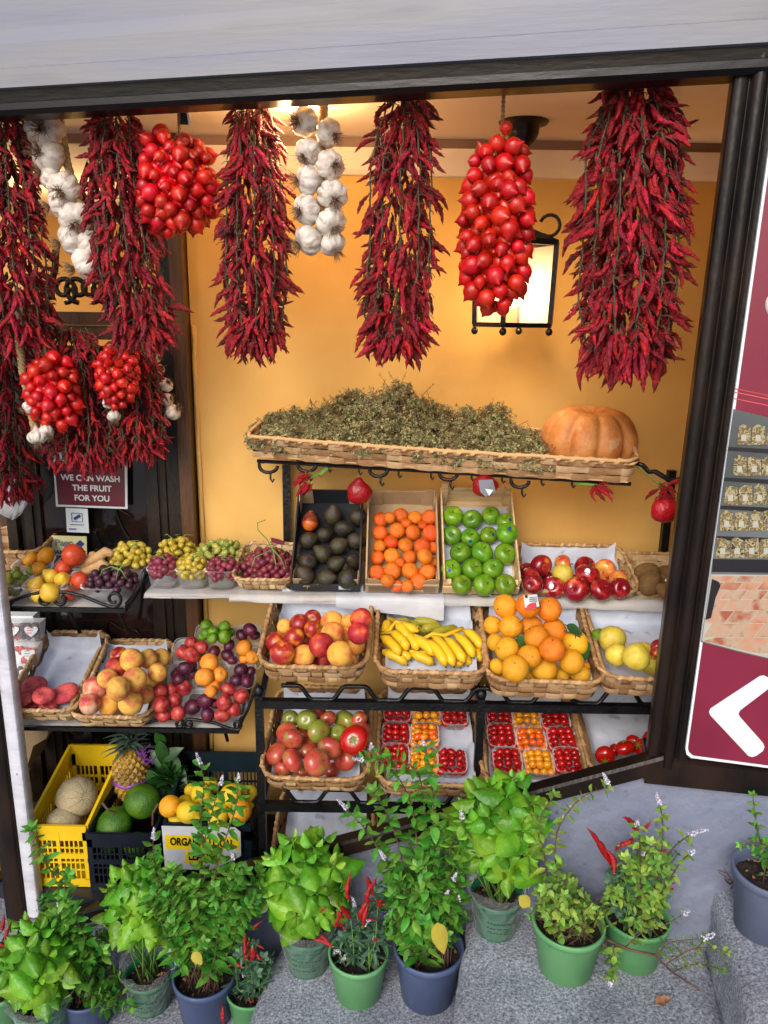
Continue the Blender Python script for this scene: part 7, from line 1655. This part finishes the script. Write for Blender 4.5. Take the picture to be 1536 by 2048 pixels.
# chili plant
def chili_plant(label, c, Rt, H, m, Y, reg, chs, seed, n=18, potted=True, L0=.06, csc=.05):
    rg = random.Random(seed); root = mint('chili_plant', label, c, Rt, H, m, Y, reg, n, seed, (), L0, 'leaf_grey', 'potted chilli plants on the steps', cat='potted chilli', wide=.26, dens=.8, dY=.06)
    me = chplant_mesh
    for (x, y, dx, dy, s) in chs:
        a = P(x, y, Y-.05+rg.uniform(-.02, .02)); b_ = P(x+dx, y+dy, Y-.06); d = b_-a; L_ = d.length
        put('chili', me[rg.randrange(4)], a, root, (-d).to_track_quat('Z', 'Y'), V((L_*s, L_*s, L_)))
    return root
chplant_mesh = [c_.mesh('chili', [MAT['chili_fresh'], MAT['stem_green']]) for c_ in CH[:4]]
c, Rt, H = pot_at(715, 2024, 122, Z2, 'pot_green')
chili_plant('small chilli plant with upright red fruits in a light green pot', c, Rt, H, 'pot_green', c.y, [(700, 1870, 60, 55), (740, 1830, 50, 60), (720, 1900, 80, 40)],
    [(697, 1797, 6, -42, 1), (733, 1805, 2, -36, 1), (745, 1790, -6, -34, 1), (720, 1838, 6, -34, 1.1), (728, 1850, 14, -40, 1), (675, 1822, 14, 22, 1.2), (700, 1835, -24, -30, 1.1), (672, 1855, 12, -26, 1), (690, 1860, -20, -16, 1), (752, 1800, 18, 14, 1), (760, 1815, 10, -18, 1), (665, 1893, -40, -8, .9), (660, 1890, -24, -16, .9), (750, 1885, 14, -10, 1), (640, 1825, 12, -10, 1), (735, 1835, 16, 10, 1), (742, 1778, 10, -20, 1)], 3, n=26)
c, Rt, H = pot_at(857, 2034, 142, Z2, 'pot_blue', Hk=.86)
mn = mint('mint_plant', 'tall flowering mint in a dark blue pot beside the granite step', c, Rt, H, 'pot_blue', c.y+.02, [(860, 1790, 90, 90), (845, 1740, 95, 70), (900, 1710, 55, 70), (790, 1830, 50, 50), (830, 1860, 60, 50), (880, 1740, 70, 60)], 58, 11,
    longs=[([(830, 1890), (790, 1760), (735, 1665), (672, 1596)], .05), ([(840, 1880), (800, 1700), (770, 1620), (745, 1580)], 0), ([(850, 1880), (830, 1650), (800, 1560), (750, 1510), (742, 1484)], .03), ([(860, 1880), (850, 1620), (820, 1530), (720, 1520), (706, 1515)], .045), ([(870, 1880), (868, 1650), (862, 1560), (846, 1478)], .02), ([(830, 1890), (800, 1780), (770, 1720), (758, 1700)], .05), ([(880, 1880), (900, 1700), (925, 1650), (920, 1620)], .04), ([(870, 1890), (910, 1830), (918, 1800), (917, 1790)], .04), ([(850, 1890), (820, 1850), (815, 1900), (822, 1910)], .03), ([(860, 1880), (870, 1830), (886, 1800), (898, 1780)], .03)])
mb = MB(); a = P(874, 1845, c.y-.12); b_ = P(888, 1908, c.y-.14); leaf5(mb, a, b_-a, CN, (b_-a).length*1.1, .055, droop=.1, puff=.2); obj('yellow_leaf', mb, MAT['leaf_yellow'], mn, smooth=True)
c, Rt, H = pot_at(996, 1888, 106, Z3, 'pot_dkgreen')
basil('basil_plant', 'large bright basil in a wrapped green pot on the middle granite step', c, Rt, H, 'pot_dkgreen', (1000, 1655, 88, 118), c.y-.01, 25, 5, size=1.42)
c, Rt, H = pot_at(1142, 1978, 146, Z3, 'pot_green', Hk=.78)
mn = mint('mint_plant', 'sparse mint with brown stems in a wide light green pot', c, Rt, H, 'pot_green', c.y, [(1130, 1800, 60, 50), (1100, 1770, 50, 50), (1180, 1830, 60, 40), (1150, 1860, 70, 40)], 42, 12,
    longs=[([(1120, 1850), (1110, 1700), (1125, 1640), (1170, 1590), (1215, 1575), (1205, 1545)], .045), ([(1110, 1850), (1090, 1720), (1080, 1640), (1110, 1590)], 0), ([(1160, 1870), (1200, 1880), (1225, 1920), (1215, 1990)], .03), ([(1130, 1870), (1085, 1810), (1060, 1830)], 0)], mm='mint_pale', L0=.042, dens=.9)
mb = MB(); a = P(1060, 1812, c.y-.1); leaf5(mb, a, P(1035, 1790, c.y-.1)-a, CN, .045, .04, droop=.1); obj('yellow_leaf', mb, MAT['leaf_yellow'], mn, smooth=True)
mb = MB()
for i in range(34):
    a = c+V((U(-.8, .8)*Rt, U(-.8, .8)*Rt, H*.82)); mb.tube([a, a+V((U(-.04, .04), U(-.03, .03), U(.02, .07))), a+V((U(-.09, .09), U(-.05, .05), U(.01, .12)))], .0013, 4)
obj('dead_twigs', mb, MAT['stem_brown'], mn).name = 'dead_twig'
c, Rt, H = pot_at(1280, 1955, 132, Z3, 'pot_green', Hk=.8)
chp = chili_plant('chilli plant with large red pods and mint in the rear green pot', c, Rt, H, 'pot_green', c.y, [(1280, 1760, 60, 50), (1300, 1790, 60, 50), (1250, 1780, 40, 40)],
    [(1222, 1730, -44, -68, .5), (1232, 1700, 26, -24, .9), (1240, 1690, 40, -6, 1.2), (1288, 1662, 10, -18, 1.0), (1275, 1665, -20, -22, 1.0), (1330, 1770, 20, -8, 1.4), (1335, 1775, 14, 10, 1.4), (1318, 1712, 10, -12, 1.3), (1296, 1770, -8, 16, 1.3), (1228, 1745, -16, -36, 1.3)], 6, n=22, L0=.065)
mint('mint_sprigs', 'mint sprigs with white flower spikes growing among the large chilli pods', c+ZV*H*.8, Rt, H, 'pot_green', c.y-.04, [(1270, 1710, 50, 45), (1300, 1730, 60, 50), (1270, 1790, 60, 60)], 34, 14,
    longs=[([(1290, 1850), (1320, 1720), (1325, 1640), (1312, 1585)], .05), ([(1290, 1850), (1330, 1720), (1380, 1670), (1420, 1660)], .06), ([(1280, 1850), (1280, 1700), (1274, 1640)], .02), ([(1300, 1850), (1350, 1740), (1390, 1700)], .02)], mm='mint_pale', L0=.042, potted=False, group='mint growing among other plants', cat='mint', dens=.9)
tr = thing('trailing_mint', P(1225, 1890, c.y-.1), 'trailing brown mint runner lying over the green pots onto the step', 'mint', 'mint growing among other plants')
st, fo, fl_ = MB(), MB(), []; rg = random.Random(4)
def onstep(x, y): return gz(x, y, Z3+.03)
st.tube([P(1215, 1880, c.y-.14), P(1260, 1900, c.y-.17), P(1310, 1910, c.y-.18), onstep(1345, 1945), onstep(1400, 1980)], [.004, .004, .0035, .003, .0025], 6)
for pl in ([(1310, 1910), (1340, 1885), (1375, 1880), (1420, 1875)], [(1330, 1930), (1380, 1900), (1420, 1895), (1455, 1905)], [(1345, 1945), (1380, 1930), (1410, 1930), (1445, 1940)], [(1250, 1895), (1290, 1860), (1330, 1850), (1380, 1820)], [(1225, 1890), (1230, 1930), (1218, 1975)], [(1390, 1900), (1410, 1880), (1430, 1865)]):
    sprig(st, fo, fl_, path(pl, c.y-.20, 0, 8), .030, rg, flower=.02 if rg.random() < .3 else 0, gap=.02)
obj('stem', st, MAT['stem_brown'], tr, smooth=True); obj('foliage', fo, MAT['mint_pale'], tr, smooth=True)
for q_ in fl_: obj('flower_spike', q_, MAT['flower'], tr)
# --- right edge pot on the top step
c, Rt, H = pot_at(1552, 1900, 150, Z4, 'pot_grey', Hk=.95)
mint('mint_plant', 'grey pot with dark soil and one young mint stem on the top step', c, Rt, H, 'pot_grey', c.y, [(1540, 1700, 40, 20)], 5, 21, longs=[([(1540, 1740), (1520, 1680), (1512, 1640), (1505, 1590)], 0), ([(1560, 1740), (1530, 1690), (1480, 1690)], 0)], L0=.03, mm='mint', dens=.7)
c2_ = gz(1478, 1758, Z4+.02); bt_ = thing('dry_herb', c2_, 'tangle of dry brown herb stems on the top step edge', 'dry herb')
mb = MB(); fo = MB(); rg = random.Random(8)
for i in range(60):
    a = c2_+V((rg.uniform(-.06, .06), rg.uniform(-.06, .06), rg.uniform(0, .02))); b_ = a+V((rg.uniform(-.05, .07), rg.uniform(-.05, .05), rg.uniform(0, .08))); e_ = b_+V((rg.uniform(-.04, .06), rg.uniform(-.05, .05), rg.uniform(-.05, .02))); mb.tube([a, b_, e_], [.0025, .002, .0015], 4)
    if i % 3 == 0: leaf5(fo, b_, V((rg.uniform(-1, 1), -.5, rg.uniform(0, 1))), ZV, .018, .013, k=4, rgn=rg)
obj('stem', mb, MAT['stem_brown'], bt_); obj('foliage', fo, MAT['mint'], bt_, smooth=True)
# --- left group, on the lowest step
Z1t = Z1+.06
c, Rt, H = pot_at(403, 2075, 128, Z1t, 'pot_blue', Hk=.86)
mn = mint('mint_plant', 'broad mint in a dark blue pot below the white paper sign', c, Rt, H, 'pot_blue', c.y+.04, [(400, 1800, 115, 60), (478, 1790, 60, 70), (330, 1770, 60, 60), (450, 1830, 80, 70), (380, 1830, 80, 60)], 66, 31,
    longs=[([(400, 1930), (410, 1750), (402, 1640), (408, 1560), (392, 1505)], .045), ([(400, 1930), (400, 1740), (420, 1640), (446, 1550)], .035), ([(410, 1930), (430, 1750), (470, 1620), (478, 1545)], .03), ([(390, 1930), (320, 1780), (307, 1700), (308, 1655)], .05), ([(410, 1930), (460, 1760), (465, 1705)], .03)])
mb = MB(); a = P(385, 1905, c.y-.1); leaf5(mb, a, P(402, 1930, c.y-.12)-a, CN, .05, .035, droop=.2); obj('yellow_leaf', mb, MAT['leaf_yellow'], mn, smooth=True)
c, Rt, H = pot_at(292, 2040, 96, Z1t, 'pot_dkgreen')
basil('basil_plant', 'yellowish basil in a film-wrapped pot below the navy crate', c, Rt, H, 'pot_dkgreen', (272, 1800, 66, 88), c.y+.02, 18, 33, size=1.3)
c, Rt, H = pot_at(75, 2110, 110, Z1t, 'pot_dkgreen')
basil('basil_plant', 'large-leaved basil at the foot of the white painted strip', c, Rt, H, 'pot_dkgreen', (68, 1930, 75, 92), c.y-.02, 20, 35, size=1.4)
c, Rt, H = pot_at(165, 2080, 100, Z1t, 'pot_blue')
mint('mint_plant', 'tall mint rising in front of the yellow crate', c, Rt, H, 'pot_blue', c.y+.05, [(130, 1850, 60, 50), (170, 1880, 60, 50), (110, 1800, 30, 30), (190, 1950, 50, 50), (215, 1990, 60, 40)], 42, 36,
    longs=[([(140, 1950), (125, 1800), (90, 1720), (62, 1655)], 0), ([(150, 1950), (150, 1850), (130, 1780), (135, 1750)], 0)])
c, Rt, H = pot_at(498, 2075, 100, Z1t, 'pot_green')
chili_plant('low chilli plant with dangling red fruits between basil and blue pot', c, Rt, H, 'pot_green', c.y, [(490, 1930, 40, 50), (480, 1970, 45, 40), (510, 1900, 35, 35)],
    [(490, 1870, -4, 28, 1.2), (498, 1880, -2, 34, 1.2), (505, 1895, 4, 34, 1.2), (512, 1905, 10, 24, 1.2), (500, 1905, -6, 22, 1.2), (485, 1935, -32, 6, 1), (446, 2010, 8, 34, 1.1), (495, 1998, 12, 10, 1), (515, 1890, 14, 6, 1.2), (508, 1858, 12, -10, 1)], 38, n=22, L0=.055)
c, Rt, H = pot_at(-10, 2075, 110, Z1t, 'pot_green')
chili_plant('chilli plant with red fruits cut by the frame at the dark post foot', c, Rt, H, 'pot_green', c.y, [(-10, 1900, 40, 50), (20, 1900, 30, 40)],
    [(5, 1860, 2, -26, 1.2), (12, 1878, 12, -26, 1.2), (20, 1880, 20, -14, 1.2), (0, 1890, 20, -2, 1.2), (48, 1860, 2, -18, 1), (30, 1885, -22, 2, 1.2), (30, 1892, 6, -14, 1)], 39, n=16)
# fallen leaves
for (x, y, z, a_, lb) in ((1312, 2008, Z3, .3, 'small tan fallen leaf on the granite step'), (1468, 2010, Z3, .1, 'dark brown fallen leaf at the top step riser')):
    p = gz(x, y, z+.010); mb = MB(); leaf5(mb, p, V((1, a_, .05)), ZV, .05, .035, droop=-.1, puff=-.3, ruff=.3); o = obj('fallen_leaf', mb, MAT['leaf_fallen'], smooth=True); tag(o, lb, 'leaf')
EXPO=0.52; LAMPS=[(clp-ZV*.08,7,.05),(LAMPPOS,7,.06),(V((-1.8,4.2,.3)),20,.1)]
# ================================================================== CAMERA AND LIGHT
cam = bpy.data.cameras.new('camera'); co = bpy.data.objects.new('camera', cam); COL.objects.link(co)
cam.sensor_fit = 'VERTICAL'; cam.sensor_height = 24.0; cam.lens = 24.0*FPX/2048; cam.clip_end = 400; cam.clip_start = .05
mt = Matrix((RX, UP, -F)).transposed().to_4x4(); co.matrix_world = mt
scene.camera = co
wd = bpy.data.worlds.new('World'); scene.world = wd; wd.use_nodes = True; nt = wd.node_tree
sk = nt.nodes.new('ShaderNodeTexSky'); sk.sky_type = 'NISHITA'; sk.sun_disc = False
EL, AZ = math.radians(32), math.radians(200)
sk.sun_elevation = EL; sk.sun_rotation = AZ; sk.dust_density = 2.5
nt.links.new(sk.outputs[0], nt.nodes['Background'].inputs[0]); nt.nodes['Background'].inputs[1].default_value = .13
sd = V((math.sin(AZ)*math.cos(EL), math.cos(AZ)*math.cos(EL), math.sin(EL)))
L = bpy.data.lights.new('sun', 'SUN'); L.energy = 1.4; L.angle = math.radians(30); L.color = (1, .97, .94)
lo_ = bpy.data.objects.new('sun', L); COL.objects.link(lo_); lo_.rotation_mode = 'QUATERNION'; lo_.rotation_quaternion = (-sd).to_track_quat('-Z', 'Y')
def lamp(name, p, e, r, colr=(1, .62, .26)):
    l = bpy.data.lights.new(name, 'POINT'); l.energy = e; l.shadow_soft_size = r; l.color = colr
    o = bpy.data.objects.new(name, l); COL.objects.link(o); o.location = p
for (p, e, r) in LAMPS: lamp('lamp_light', p, e, r)
scene.view_settings.view_transform = 'Standard'; scene.view_settings.look = 'None'; scene.view_settings.exposure = EXPO; scene.view_settings.gamma = 1
scene.cycles.use_denoising = True
scene.cycles.max_bounces = 7; scene.cycles.transparent_max_bounces = 16
